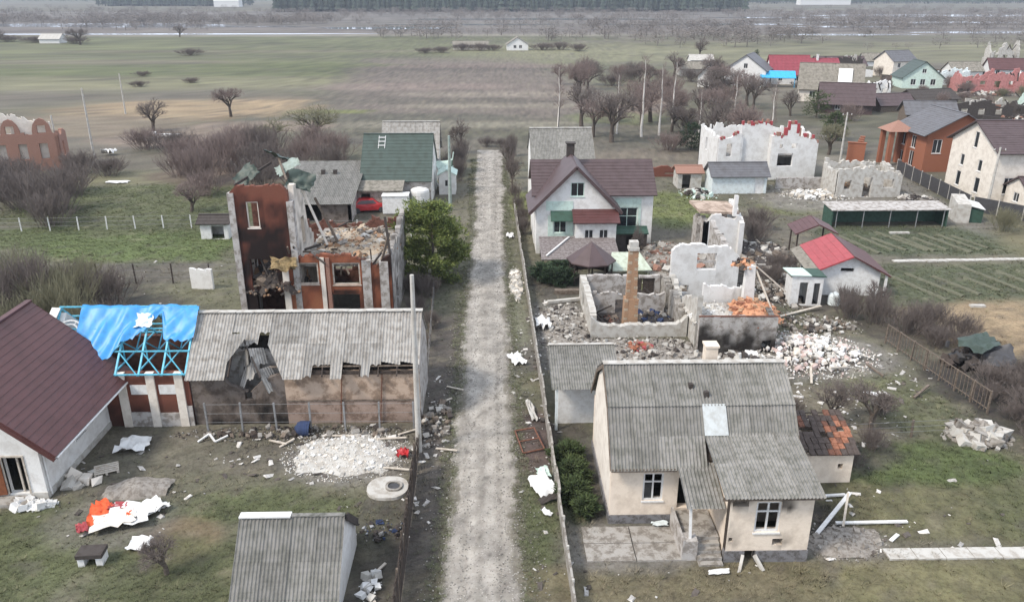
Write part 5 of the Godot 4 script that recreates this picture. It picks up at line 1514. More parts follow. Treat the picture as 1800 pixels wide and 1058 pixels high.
	deck.quad(Vector3(-3.95, 3.22, 3.25), Vector3(3.9, 3.22, 3.25), Vector3(3.9, 5.05, 1.75), Vector3(-3.95, 5.05, 1.75))
	deck.quad(Vector3(-3.95, 5.05, 1.75), Vector3(3.9, 5.05, 1.75), Vector3(3.9, 6.18, 0), Vector3(-3.95, 6.18, 0))
	deck.quad(Vector3(0.1, 3.36, 6.1), Vector3(3.9, 3.36, 6.1), Vector3(3.9, 4.0, 2.8), Vector3(0.1, 4.0, 2.8))
	part(t, "roof_boards", deck, M.wood_dark)
	var fa := MB.new()
	fa.bar(Vector3(-0.05, 3.32, 6.2), Vector3(3.98, 3.32, 6.2), 0.05, 0.16)
	fa.bar(Vector3(-4.1, 3.0, 3.62), Vector3(-1.3, 3.0, 3.62), 0.05, 0.14)
	part(t, "eaves_board", fa, M.wood)
	for s in [-1, 1]:
		var vg := MB.new()
		for a in [[6.25, 0.0, 5.12, 1.85], [5.12, 1.85, 3.05, 3.6], [6.25, 0.0, 5.12, -1.85], [5.12, -1.85, 3.05, -3.6]]:
			vg.bar(Vector3(4.12 * s, a[0] - 0.06, a[1]), Vector3(4.12 * s, a[2] - 0.06, a[3]), 0.05, 0.16)
		part(t, "bargeboard", vg, M.wood)
	var cap := MB.new()
	for i in 8: cap.bar(Vector3(-4.12 + i * 1.03, 6.36 + rng.randf() * 0.02, 0), Vector3(-3.06 + i * 1.03, 6.36 + rng.randf() * 0.02, 0), 0.34, 0.05)
	part(t, "ridge_cap", cap, M.concrete_pale)
	var ch := MB.new()
	ch.span(Vector3(0.65, 5.4, -0.95), Vector3(1.2, 6.85, -0.4)); ch.span(Vector3(0.6, 6.853, -1.0), Vector3(1.25, 6.95, -0.35))
	part(t, "chimney", ch, M.cream)
	for q in [[-0.35, 5.62, 1.12], [0.28, 5.42, 1.5]]:
		var vt := MB.new()
		vt.span(Vector3(q[0] - 0.1, q[1] - 0.1, q[2] - 0.1), Vector3(q[0] + 0.1, q[1] + 0.22, q[2] + 0.1))
		part(t, "roof_vent", vt, M.char)
	# porch
	var po := MB.new()
	po.span(Vector3(-1.25, -0.1, 3.22), Vector3(0.33, 0.68, 5.1))
	part(t, "porch_slab", po, M.concrete)
	var pa := MB.new()
	pa.span(Vector3(-1.35, -0.1, 3.4), Vector3(-1.253, 1.0, 5.75)); pa.span(Vector3(-1.25, -0.1, 5.13), Vector3(-0.72, 0.95, 5.75))
	part(t, "porch_parapet", pa, M.grey_plaster)
	for i in 4:
		var st := MB.new()
		st.span(Vector3(-0.7, -0.1, 5.105 + i * 0.26), Vector3(0.3, 0.54 - i * 0.15, 5.36 + i * 0.26))
		part(t, "step", st, M.concrete)
	var ps := MB.new()
	ps.bar(Vector3(-1.0, 0.9, 5.5), Vector3(-1.05, 2.45, 5.35), 0.1, 0.1)
	part(t, "porch_post", ps, M.white)
	var dm := MB.new()
	dm.span(Vector3(-0.95, 2.9, 3.0), Vector3(-0.1, 2.95, 5.2))
	# concrete apron
	var ap := MB.new()
	for i in 2:
		for j in 2:
			ap.box(Vector3(4.75 + i * 2.1, 0.0, -27.25 - j * 1.15), Vector3(2.05, 0.11, 1.12), Basis.from_euler(Vector3(rng.randf_range(-0.02, 0.02), rng.randf_range(-0.03, 0.03), rng.randf_range(-0.02, 0.02))))
	structure("concrete_apron", ap, M.concrete)
	one("broken_sill", "pale broken board leaning at the porch parapet of the cream house", "board", crumple(0.7, 0.3, 0.1, 81), M.paleblue, Vector3(7.2, 0.08, -29.0))
	one("white_plank", "short white slab lying before the porch steps", "slab", crumple(0.85, 0.28, 0.08, 82, 5), M.white, Vector3(9.0, 0.02, -25.9))
	# tiled hut behind
	var h := thing("tiled_hut", "small cream hut with a broken roof of grey and orange tiles", "hut", Vector3(15.85, 0, -33.3))
	part(h, "wall", wall_mb(flat_top(2.3, 1.5), [[0.45, 0.75, 0.68, 1.05]], 0.25), M.cream, Transform3D(Basis.IDENTITY, Vector3(0, 0, 1.15)))
	part(h, "wall", wall_mb(flat_top(2.3, 2.2), [], 0.25), M.cream, Transform3D(Basis(Vector3.UP, PI), Vector3(0, 0, -1.15)))
	part(h, "wall", wall_mb([Vector2(-0.9, 1.55), Vector2(0.9, 2.15)], [], 0.25), M.cream, Transform3D(Basis(Vector3.UP, PI / 2), Vector3(1.15, 0, 0)))
	part(h, "wall", wall_mb([Vector2(-0.9, 2.15), Vector2(0.9, 1.55)], [], 0.25), M.cream, Transform3D(Basis(Vector3.UP, -PI / 2), Vector3(-1.15, 0, 0)))
	var dn := Vector3(0, -0.85, 2.75)
	var tile := MB.new()
	tile.hexa([Vector3(-0.5, 0, 0.5), Vector3(0.5, 0, 0.5), Vector3(0.42, 0.07, 0.5), Vector3(-0.42, 0.07, 0.5), Vector3(-0.5, 0, -0.5), Vector3(0.5, 0, -0.5), Vector3(0.42, 0.05, -0.5), Vector3(-0.42, 0.05, -0.5)])
	var tm := tile.mesh()
	for j in 8:
		var bt := MB.new()
		bt.bar(Vector3(-1.35, 2.42 - 0.85 * j / 8.0, -1.35 + 2.75 * j / 8.0), Vector3(1.35, 2.42 - 0.85 * j / 8.0, -1.35 + 2.75 * j / 8.0), 0.06, 0.04)
		part(h, "batten", bt, M.wood_dark)
		for i in 9:
			if rng.randf() < 0.1 + (0.12 if i < 4 else 0.0): continue
			var o := Vector3(-1.2 + i * 0.3 + rng.randf_range(-0.03, 0.03), 2.5, -1.3) + dn * (j + 0.3) / 8.0
			var orange := i > 4 and j > 1 and i + j < 13
			part(h, "tile", tm, M[("tile_orange" if orange and rng.randf() > 0.3 else "tile_dark") if rng.randf() > 0.14 else "rust"], Transform3D(Basis(Vector3.RIGHT, 0.3 + rng.randf_range(-0.05, 0.08)) * Basis(Vector3.UP, rng.randf_range(-0.08, 0.08)) * Basis.from_scale(Vector3(0.3, 1, 0.4)), o))
	# small slate shed
	var s := thing("blue_wall_shed", "small shed with a slate roof and pale blue front wall", "shed", Vector3(4.85, 0, -39.6))
	part(s, "wall", wall_mb(flat_top(3.1, 2.8), [], 0.15), M.white, Transform3D(Basis.IDENTITY, Vector3(0.1, 0, 1.5)))
	part(s, "wall", wall_mb(flat_top(3.1, 3.2), [], 0.15), M.wood, Transform3D(Basis(Vector3.UP, PI), Vector3(0.1, 0, -0.9)))
	for q in [[PI / 2, 1.65], [-PI / 2, -1.45]]: part(s, "wall", wall_mb(flat_top(2.1, 2.75), [], 0.15), M.paleblue, Transform3D(Basis(Vector3.UP, q[0]), Vector3(q[1], 0, 0.3)))
	for x in [-1.6, 1.6]:
		var mb := MB.new()
		mb.bar(Vector3(x, -0.1, 2.15), Vector3(x, 2.65, 2.15), 0.14, 0.14)
		part(s, "post", mb, M.paleblue)
	sheets(s, Vector3(-1.9, 3.4, -1.2), Vector3(3.75, 0, 0), Vector3(0, -0.8, 3.7), 4, 2, ["slate0", "slate2", "slate1"], {}, {}, 7)
	var rd := MB.new()
	rd.bar(Vector3(-1.85, 3.52, -1.2), Vector3(1.85, 3.52, -1.2), 0.2, 0.05)
	part(s, "ridge_cap", rd, M.concrete_pale)

func mint_house():
	var t := thing("mint_house", "white house with mint panels and a brown cross-gabled roof", "house", Vector3(9.2, 0, -74.6))
	# main block x -5.5..5.5, z -3.3..3.3 ; front wing x -5.3..1.5, z 3.3..6.2
	part(t, "wall", wall_mb([Vector2(-5.5, 4.9), Vector2(5.5, 4.9)], [[2.2, 1.0, 4.1, 3.4]]), M.white_plaster, Transform3D(Basis.IDENTITY, Vector3(0, 0, 3.2)))
	window(t, Transform3D(Basis.IDENTITY, Vector3(0, 0, 3.2)), [2.2, 1.0, 4.1, 3.4], "mint", 1, 1)
	var mp := MB.new()
	mp.span(Vector3(2.0, 0.4, 3.2), Vector3(4.4, 0.94, 3.26)); mp.span(Vector3(2.0, 3.46, 3.2), Vector3(4.4, 4.3, 3.26)); mp.span(Vector3(4.16, 0.943, 3.2), Vector3(4.4, 3.457, 3.26))
	part(t, "mint_panel", mp, M.mint)
	part(t, "wall", wall_mb([Vector2(-5.5, 4.9), Vector2(5.5, 4.9)]), M.white_plaster, Transform3D(Basis(Vector3.UP, PI), Vector3(0, 0, -3.2)))
	for q in [[PI / 2, 5.5], [-PI / 2, -5.5]]:
		part(t, "wall", wall_mb(gable(5.8, 5.1, 7.1)), M.white_plaster, Transform3D(Basis(Vector3.UP, q[0]), Vector3(q[1], 0, 0)))
	var k := 2.25 / 3.2
	for s in [1, -1]:
		tiled_slope(t, "roof_slope", Vector3(-5.75 * s, 7.2, 0), Vector3(11.5 * s, 0, 0), Vector3(0, -k * 3.7, 3.7 * s), "brown_roof", 0.4)
	var f := Transform3D(Basis.IDENTITY, Vector3(-2.0, 0, 6.2))
	var wins := [[-0.45, 5.2, 0.75, 6.45], [-1.9, 1.9, -0.75, 3.4]]
	part(t, "gable_wall", wall_mb(gable(6.9, 4.1, 7.75), wins), M.white_plaster, f)
	window(t, f, wins[0], "mint", 1)
	window(t, f, wins[1], "mint", 1)
	for q in [[PI / 2, 1.45], [-PI / 2, -5.45]]:
		part(t, "wall", wall_mb(flat_top(2.6, 4.1)), M.white_plaster, Transform3D(Basis(Vector3.UP, q[0]), Vector3(q[1], 0, 4.6)))
	var mp2 := MB.new()
	mp2.span(Vector3(-2.7, 0.3, 6.2), Vector3(-2.15, 3.5, 6.25)); mp2.span(Vector3(-4.4, 0.3, 6.2), Vector3(-3.95, 3.5, 6.25)); mp2.span(Vector3(-3.94, 0.3, 6.2), Vector3(-2.71, 1.82, 6.25)); mp2.span(Vector3(-4.6, 3.97, 6.2), Vector3(-2.2, 4.8, 6.245))
	part(t, "mint_panel", mp2, M.mint)
	var aw := MB.new()
	aw.hexa([Vector3(-4.2, 3.15, 7.0), Vector3(-2.1, 3.15, 7.0), Vector3(-2.1, 3.22, 7.0), Vector3(-4.2, 3.22, 7.0), Vector3(-4.2, 3.85, 6.22), Vector3(-2.1, 3.85, 6.22), Vector3(-2.1, 3.93, 6.22), Vector3(-4.2, 3.93, 6.22)])
	part(t, "awning", aw, M.green_paint)
	var k2 := 3.75 / 3.75
	for s in [1, -1]:
		tiled_slope(t, "roof_slope", Vector3(-2.0, 7.9, 6.7 if s == 1 else 0.0), Vector3(0, 0, -6.7 * s), Vector3(4.1 * s, -4.1 * k2, 0), "brown_roof", 0.4)
		var bb := MB.new()
		bb.bar(Vector3(-2.0, 7.85, 6.72), Vector3(-2.0 + 4.1 * s, 7.85 - 4.1, 6.72), 0.06, 0.24)
		part(t, "bargeboard", bb, M.brown_roof)
	# bay
	var b := Transform3D(Basis.IDENTITY, Vector3(-0.25, 0, 7.3))
	var bw := [[-1.0, 1.2, -0.2, 2.5], [0.3, 1.2, 1.1, 2.5]]
	part(t, "bay_wall", wall_mb(flat_top(3.6, 3.1), bw), M.white_plaster, b)
	for w in bw: window(t, b, w, "white", 1)
	for q in [[PI / 2, 1.55], [-PI / 2, -2.05]]: part(t, "bay_wall", wall_mb(flat_top(1.0, 3.1)), M.white_plaster, Transform3D(Basis(Vector3.UP, q[0]), Vector3(q[1], 0, 6.6)))
	tiled_slope(t, "bay_roof", Vector3(-2.3, 4.0, 6.2), Vector3(4.1, 0, 0), Vector3(0, -0.85, 1.6), "maroon", 0.35)
	var ch := MB.new()
	ch.span(Vector3(-2.4, 6.9, 0.4), Vector3(-1.7, 8.9, 1.1)); ch.span(Vector3(-2.5, 8.903, 0.3), Vector3(-1.6, 9.0, 1.2))
	part(t, "chimney", ch, M.char)
	# board canopy
	mat("terrace_board", Color(0.25, 0.225, 0.225), "grime", 0.5)
	var te := thing("board_canopy", "sloping canopy of weathered grey boards before the mint house", "canopy", Vector3(7.3, 0, -65.6))
	for i in 16:
		var mb := MB.new()
		var g2 := i / 15.0
		mb.box(Vector3(0, lerpf(1.75, 1.0, g2) + rng.randf() * 0.02, lerpf(-1.9, 1.9, g2)), Vector3(6.7, 0.06, 0.25), Basis(Vector3.RIGHT, 0.19))
		part(te, "board", mb, M.terrace_board)
	for q in [[-3.2, -1.8, 1.7], [0, -1.8, 1.7], [3.2, -1.8, 1.7], [-3.2, 1.8, 0.98], [0, 1.8, 0.98], [3.2, 1.8, 0.98]]:
		var mb := MB.new()
		mb.bar(Vector3(q[0], -0.05, q[1]), Vector3(q[0], q[2], q[1]), 0.1, 0.1)
		part(te, "post", mb, M.wood_dark)
	plank("long pale batten lying across the grey board canopy", Vector3(4.4, 1.2, -64.0), Vector3(6.6, 1.85, -67.3), 0.14, 0.1, "white", "", "batten", "batten")
	# gazebo
	var g := thing("gazebo", "open gazebo with a brown eight-sided roof beside the terrace", "gazebo", Vector3(7.8, 0, -60.8))
	var rf := MB.new()
	for i in 8:
		var a := TAU * i / 8 + 0.2
		var c := TAU * (i + 1) / 8 + 0.2
		var p := Vector3(cos(a) * 2.0, 1.95, sin(a) * 2.0)
		var q := Vector3(cos(c) * 2.0, 1.95, sin(c) * 2.0)
		rf.tri(Vector3(0, 3.4, 0), q, p)
		rf.quad(p, q, q + Vector3(0, -0.1, 0), p + Vector3(0, -0.1, 0))
		var ps := MB.new()
		ps.bar(Vector3(cos(a) * 1.7, -0.05, sin(a) * 1.7), Vector3(cos(a) * 1.7, 2.1, sin(a) * 1.7), 0.1, 0.1)
		part(g, "post", ps, M.wood_dark)
		if i != 2:
			var rl := MB.new()
			rl.bar(Vector3(cos(a) * 1.7, 0.8, sin(a) * 1.7), Vector3(cos(c) * 1.7, 0.8, sin(c) * 1.7), 0.05, 0.5)
			part(g, "railing", rl, M.wood_dark)
	part(g, "roof", rf, M.brown_roof)
	house({called = "slate_house", label = "house with a grey slate roof directly behind the brown-roofed mint house", at = Vector3(7.2, 0, -86.2), w = 6.4, d = 10.4, h = 5.3, r = 8.3, wall = "white_plaster", kind = "sheet", mats = ["slate1", "slate3", "slate1"], cap = "concrete_pale", over = 0.3, verge = 0.15, holes = {right = [[-1, 1.2, 0.2, 2.6], [2, 1.2, 3.2, 2.6]]}})
	pole("thin antenna mast on the ridge of the slate house", Vector3(7.0, 8.3, -86.2), 2.2, "dark_metal", false, 0.05, "antenna_mast")
	house({called = "dark_shed", label = "dark green shed between the mint house and the rubble", at = Vector3(12.4, 0, -69.6), w = 2.8, d = 1.8, h = 1.7, r = 2.0, wall = "char", roof = "green_paint", over = 0.15, verge = 0.1, category = "shed", holes = {front = [[-0.5, 0, 0.4, 1.5, "open"]]}})
	var cn := MB.new()
	cn.hexa([Vector3(-1.7, 0.9, 1.3), Vector3(1.9, 0.9, 1.1), Vector3(1.9, 0.97, 1.1), Vector3(-1.7, 0.97, 1.3), Vector3(-1.1, 1.7, -1.2), Vector3(1.2, 1.7, -1.2), Vector3(1.2, 1.77, -1.2), Vector3(-1.1, 1.77, -1.2)])
	for q in [[-1.5, 1.1, 0.9], [1.6, 0.95, 0.9], [-1.0, -1.1, 1.7], [1.1, -1.1, 1.7]]: cn.bar(Vector3(q[0], -0.05, q[1]), Vector3(q[0], q[2], q[1]), 0.08, 0.08)
	one("pale_canopy", "low pale mint canopy sheet right of the gazebo", "canopy", cn, mat("pale_mint", Color(0.5, 0.56, 0.46), "dirt", 0.4), Vector3(10.9, 0, -61.9))

func ruins():
	# roofless room with a lone chimney
	var t := thing("roofless_ruin", "roofless grey ruin with low pale broken walls", "ruin", Vector3(9.8, 0, -53.3))
	part(t, "front_wall", wall_mb(jag([Vector2(-3.3, 1.5), Vector2(-2.4, 0.85), Vector2(2.6, 0.8), Vector2(3.3, 1.5)], 0.08, 0.3), [], 0.5), M.concrete_pale, Transform3D(Basis.IDENTITY, Vector3(0, 0, 3.7)))
	part(t, "left_wall", wall_mb(jag([Vector2(-3.8, 1.9), Vector2(0, 1.9), Vector2(2.6, 1.6), Vector2(3.2, 1.4)], 0.08, 0.4), [[-1.6, 0.3, -0.4, 1.5]], 0.45), M.concrete_pale, Transform3D(Basis(Vector3.UP, -PI / 2), Vector3(-3.3, 0, 0)))
	part(t, "right_wall", wall_mb(jag([Vector2(-3.2, 1.6), Vector2(0.5, 1.8), Vector2(3.8, 2.0)], 0.25, 0.4), [[0.4, 0, 1.3, 2.2]], 0.45), M.concrete, Transform3D(Basis(Vector3.UP, PI / 2), Vector3(3.3, 0, 0)))
	part(t, "back_wall", wall_mb(jag([Vector2(-2.8, 2.0), Vector2(2.8, 1.9)], 0.12, 0.5), [[0.5, 0.3, 2.4, 1.75]], 0.4), M.grey_plaster, Transform3D(Basis.IDENTITY, Vector3(0, 0, -3.3)))
	for q in [[0.55, 1.4], [1.5, 2.35]]:
		var mb := MB.new()
		mb.span(Vector3(q[0], 0.3, -3.5), Vector3(q[1], 1.75, -3.42))
		part(t, "door_panel", mb, M.wood_dark)
	part(t, "inner_wall", wall_mb(jag([Vector2(-2.8, 1.7), Vector2(2.6, 1.3)], 0.2, 0.4), [[-1.0, 0, 0.0, 1.4]], 0.3), M.grey_plaster, Transform3D(Basis.IDENTITY, Vector3(0, 0, -0.6)))
	for i in 9:
		var mb := MB.new()
		var p := Vector3(rng.randf_range(-2.6, 2.6), rng.randf_range(0.1, 0.5), rng.randf_range(-3, 3))
		mb.bar(p, p + Vector3(rng.randf_range(-1.5, 1.5), rng.randf_range(0, 1.1), rng.randf_range(-1, 1)), 0.1, 0.1)
		part(t, "charred_beam", mb, M.char)
	var fl := MB.new()
	fl.span(Vector3(-2.85, 0.0, -3.3), Vector3(2.85, 0.05, 3.2))
	part(t, "floor", fl, M.char)
	var c := thing("lone_chimney", "tall tan brick chimney standing alone in the roofless ruin", "chimney", Vector3(9.35, 0, -50.9))
	var mb := MB.new()
	mb.hexa([Vector3(-0.46, 0, 0.46), Vector3(0.46, 0, 0.46), Vector3(0.44, 2.4, 0.42), Vector3(-0.44, 2.4, 0.42), Vector3(-0.46, 0, -0.46), Vector3(0.46, 0, -0.46), Vector3(0.44, 2.4, -0.42), Vector3(-0.44, 2.4, -0.42)])
	mb.hexa([Vector3(-0.32, 2.403, 0.32), Vector3(0.36, 2.403, 0.32), Vector3(0.27, 5.9, 0.27), Vector3(-0.27, 5.9, 0.27), Vector3(-0.32, 2.403, -0.32), Vector3(0.36, 2.403, -0.32), Vector3(0.27, 5.9, -0.27), Vector3(-0.27, 5.9, -0.27)])
	part(c, "shaft", mb, M.brick_tan)
	var n := 0
	for y in 26:  # courses of bricks standing proud at the corners
		for s in [-1, 1]:
			var b := MB.new()
			var r := (0.45 if y < 11 else lerpf(0.34, 0.28, (y - 11) / 15.0))
			b.box(Vector3(s * (r - 0.1 + rng.randf() * 0.03), 0.12 + y * 0.222, r - 0.03), Vector3(0.25, 0.16 + rng.randf() * 0.04, 0.08))
			part(c, "brick", b, M[["brick_tan", "brick_tan", "tan_dust"][n % 3]])
			n += 1
	var cp := MB.new()
	cp.span(Vector3(-0.36, 5.85, -0.36), Vector3(0.36, 6.05, 0.36)); cp.span(Vector3(-0.28, 6.053, -0.28), Vector3(0.3, 6.45, 0.28))
	part(c, "cap", cp, M.concrete_pale)
	rubble("blue and black burnt clutter inside the roofless ruin", Vector3(11.2, 0, -52.2), 1.7, 1.8, 0.7, 50, 200, ["char", "navy", "concrete", "wood"], "char", 0.3)
	rubble("dark brown burnt clutter left of the lone chimney", Vector3(8.2, 0, -51.8), 1.5, 1.4, 0.5, 30, 120, ["brick_sooty", "char", "wood"], "char", 0.3)
	# two-storey block wall
	var w := thing("block_wall_ruin", "two-storey pale block wall with empty window holes, edges broken", "ruin", Vector3(15.8, 0, -52))
	var paint := func(x, y): return soot(x, y, Color.WHITE, -0.45 + (0.45 if x > 0.8 and y < 2.4 else 0.0))
	part(w, "wall", wall_mb(jag([Vector2(-2.6, 4.0), Vector2(-2.2, 4.4), Vector2(1.6, 4.5), Vector2(2.5, 3.6)], 0.14, 0.4), [[-0.7, 2.6, 0.75, 3.9], [-1.85, 0.75, -1.15, 1.4]], 0.4, 0.4, paint), M.block, Transform3D(Basis.IDENTITY, Vector3(0, 0, -4)))
	var sh := MB.new()
	sh.span(Vector3(-0.7, 3.15, -4.25), Vector3(0.75, 3.3, -4.05))
	part(w, "lintel", sh, M.grey_plaster)
	part(w, "wall", wall_mb(jag([Vector2(-3.6, 3.0), Vector2(0, 3.6), Vector2(3.6, 4.2)], 0.2, 0.5), [], 0.4), M.grey_plaster, Transform3D(Basis(Vector3.UP, PI / 2), Vector3(2.5, 0, -7.8)))
	part(w, "inner_wall", wall_mb(jag([Vector2(-1.2, 2.9), Vector2(2.2, 2.6)], 0.12, 0.4), [], 0.3, 0.4, paint), M.block, Transform3D(Basis.IDENTITY, Vector3(0, 0, 0.2)))
	part(w, "scorched_wall", wall_mb(jag([Vector2(-2.6, 2.45), Vector2(2.5, 2.4)], 0.05, 0.5), [[1.6, 0, 2.2, 0.8]], 0.4, 0.25, func(x, y): return soot(x, y, Color(1, 1, 1), clampf(1.7 - y * 0.8 + 0.2 * sin(x * 2.0), 0, 1))), M.grey_plaster, Transform3D(Basis.IDENTITY, Vector3(0, 0, 5)))
	part(w, "side_wall", wall_mb(jag([Vector2(-4.2, 2.3), Vector2(-1, 1.6), Vector2(3.9, 3.4)], 0.2, 0.4), [[-2, 0.2, -1, 1.3]], 0.35), M.concrete_pale, Transform3D(Basis(Vector3.UP, -PI / 2), Vector3(-2.6, 0, 0.2)))
	part(w, "side_wall", wall_mb(jag([Vector2(-4.4, 2.3), Vector2(-2, 2.2), Vector2(0, 1.2)], 0.15, 0.4), [], 0.35, 0.3, func(x, y): return soot(x, y, Color.WHITE, 0.6)), M.grey_plaster, Transform3D(Basis(Vector3.UP, PI / 2), Vector3(2.55, 0, 0.2)))
	var rail := MB.new()
	rail.bar(Vector3(-2.65, 2.55, 4.95), Vector3(2.6, 2.5, 4.95), 0.1, 0.08)
	part(w, "top_beam", rail, M.rust)
	var pl := MB.new()
	pl.hexa([Vector3(1.4, 0, 0.9), Vector3(2.3, 0, 0.9), Vector3(2.1, 4.5, 0.8), Vector3(1.5, 4.5, 0.8), Vector3(1.4, 0, 0.3), Vector3(2.3, 0, 0.3), Vector3(2.1, 4.5, 0.35), Vector3(1.5, 4.5, 0.35)])
	part(w, "pillar", pl, M.block)
	var fl2 := MB.new()
	fl2.span(Vector3(-2.2, 1.6, 0.55), Vector3(2.2, 1.75, 4.55))
	part(w, "floor", fl2, M.concrete)
	for q in [[2.2, 4.2, 0.6, 3.2, 1.0, 3.4], [2.0, 4.6, 0.6, 4.4, 2.6, 0.8], [1.2, 4.3, -0.2, 3.6, 3.8, -1.6]]:
		var b := MB.new()
		b.bar(Vector3(q[0], q[1], q[2]), Vector3(q[3], q[4], q[5]), 0.09, 0.09)
		part(w, "leaning_beam", b, M.wood_pale)
	rubble("bright orange brick rubble piled over the scorched wall", Vector3(17.4, 1.7, -49.4), 1.8, 2.0, 1.0, 60, 320, ["salmon", "tile_orange", "brick_tan", "salmon"], "salmon", 0.24)
	rubble("rusty orange rubble crowning the pale pillar", Vector3(17.3, 4.3, -51.9), 0.75, 0.7, 0.4, 26, 60, ["salmon", "brick_tan", "char"], "", 0.28)
	rubble("pale lumps on the inner floor of the block wall ruin", Vector3(14.6, 1.75, -49.4), 1.6, 2.0, 0.35, 40, 150, ["block", "concrete_pale"], "concrete_pale", 0.24)
	var u := thing("white_stump_ruin", "white wall stump with a fallen pinkish slab on top, behind the block wall", "ruin", Vector3(19.9, 0, -66.5))
	part(u, "wall", wall_mb(jag([Vector2(-1.6, 3.2), Vector2(-0.4, 4.2), Vector2(1.8, 3.8)], 0.25, 0.4), [[-0.2, 1.9, 0.2, 2.3]], 0.4), M.block, Transform3D(Basis.IDENTITY, Vector3(0, 0, 0)))
	part(u, "wall", wall_mb(jag([Vector2(-2, 3.4), Vector2(2, 4.2)], 0.3, 0.4), [], 0.4), M.block, Transform3D(Basis(Vector3.UP, PI / 2), Vector3(1.8, 0, -1.6)))
	part(u, "wall", wall_mb(jag([Vector2(-2, 3.0), Vector2(2, 3.6)], 0.3, 0.4), [[-0.6, 0.8, 0.8, 2.6]], 0.4), M.grey_plaster, Transform3D(Basis(Vector3.UP, -PI / 2), Vector3(-1.6, 0, -2.0)))
	var slab := MB.new()
	slab.box(Vector3(-0.4, 4.2, -1.8), Vector3(3.6, 0.2, 3.0), Basis.from_euler(Vector3(0.08, 0.1, -0.06)))
	part(u, "slab", slab, M.pink_plaster)
	var st := MB.new()
	st.bar(Vector3(1.0, 3.8, -0.3), Vector3(1.1, 5.6, -0.4), 0.4, 0.3)
	part(u, "stub", st, M.block)
	rubble("tangle of grey beams and rubble between the mint house and the white stump", Vector3(15.8, 0, -66), 3.4, 4.6, 0.8, 120, 500, ["concrete", "shale", "wood", "brick_pink", "concrete_pale"], "shale", 0.42)
	rubble("dark tangle of scorched scrap right of the white stump", Vector3(23.6, 0, -66), 3.0, 6, 0.8, 100, 400, ["char", "shale", "wood", "concrete_pale"], "char", 0.4)
	rubble("field of grey slate shards left of the roofless ruin", Vector3(4.9, 0, -51.5), 1.9, 4.2, 0.3, 150, 900, ["shale", "concrete", "concrete_pale", "char"], "shale", 0.22)
	rubble("grey rubble strip between the roofless ruin and the cream house", Vector3(9.5, 0, -46.8), 4.6, 2.4, 0.45, 160, 900, ["shale", "concrete", "char", "concrete_pale"], "shale", 0.26)
	rubble("patch of red brick pieces below the lone chimney", Vector3(9.5, 0.2, -47.2), 0.9, 1.0, 0.45, 40, 160, ["red_roof", "brick_orange", "brick_pink"], "", 0.2)
	rubble("large spread of pinkish white brick rubble behind the cream house", Vector3(20.6, 0, -46.6), 3.3, 3.0, 0.55, 200, 1500, ["cream_pale", "white_plaster", "pale_pink", "concrete_pale", "block"], "", 0.26)
	rubble("dark scorched rubble at the foot of the scorched wall", Vector3(15.8, 0, -45.2), 2.6, 1.2, 0.6, 60, 300, ["char", "concrete_pale", "shale", "block"], "shale", 0.3)
	rubble("grey broken concrete and planks right of the pale pillar", Vector3(21.4, 0, -57.5), 2.4, 3.4, 0.5, 90, 420, ["shale", "concrete", "char", "wood", "concrete_pale"], "", 0.32)
	rubble("dark heap of scorched boards behind the block wall", Vector3(16.4, 0, -59.6), 3.0, 2.2, 0.7, 90, 360, ["char", "wood", "shale", "concrete_pale"], "shale", 0.34)
	rubble("dark mixed scrap strewn below the outhouse", Vector3(22.8, 0, -51.2), 2.6, 1.8, 0.3, 70, 400, ["shale", "wood", "char", "concrete_pale"], "", 0.26)
	for i in 26:
		var p := Vector3(rng.randf_range(14, 25), 0.15, rng.randf_range(-71, -57))
		if i > 17: p = Vector3(rng.randf_range(18, 25), 0.1, rng.randf_range(-50, -40))
		plank("grey splintered plank lying in the rubble yards right of the mint house", p, p + Vector3(rng.randf_range(-1.6, 1.6), rng.randf_range(0.05, 0.7), rng.randf_range(-1.2, 1.2)), 0.13, 0.1, ["wood", "wood_pale", "char"][i % 3], "beams in the rubble yards", "splintered_plank", "plank")
	one("white_tarp_heap", "rounded white covered heap among the grey slate shards", "heap", crumple(1.0, 1.5, 0.7, 71), M.white, Vector3(3.4, 0, -51.3))
	plank("pale beam lying before the gazebo hedge", Vector3(4.0, 0.12, -56.0), Vector3(7.0, 0.18, -56.6), 0.3, 0.2, "concrete_pale", "", "beam", "beam")
	plank("dark trough beam beyond the pale beam", Vector3(4.7, 0.15, -58.2), Vector3(6.6, 0.15, -58.2), 0.5, 0.3, "wood", "", "beam", "beam")

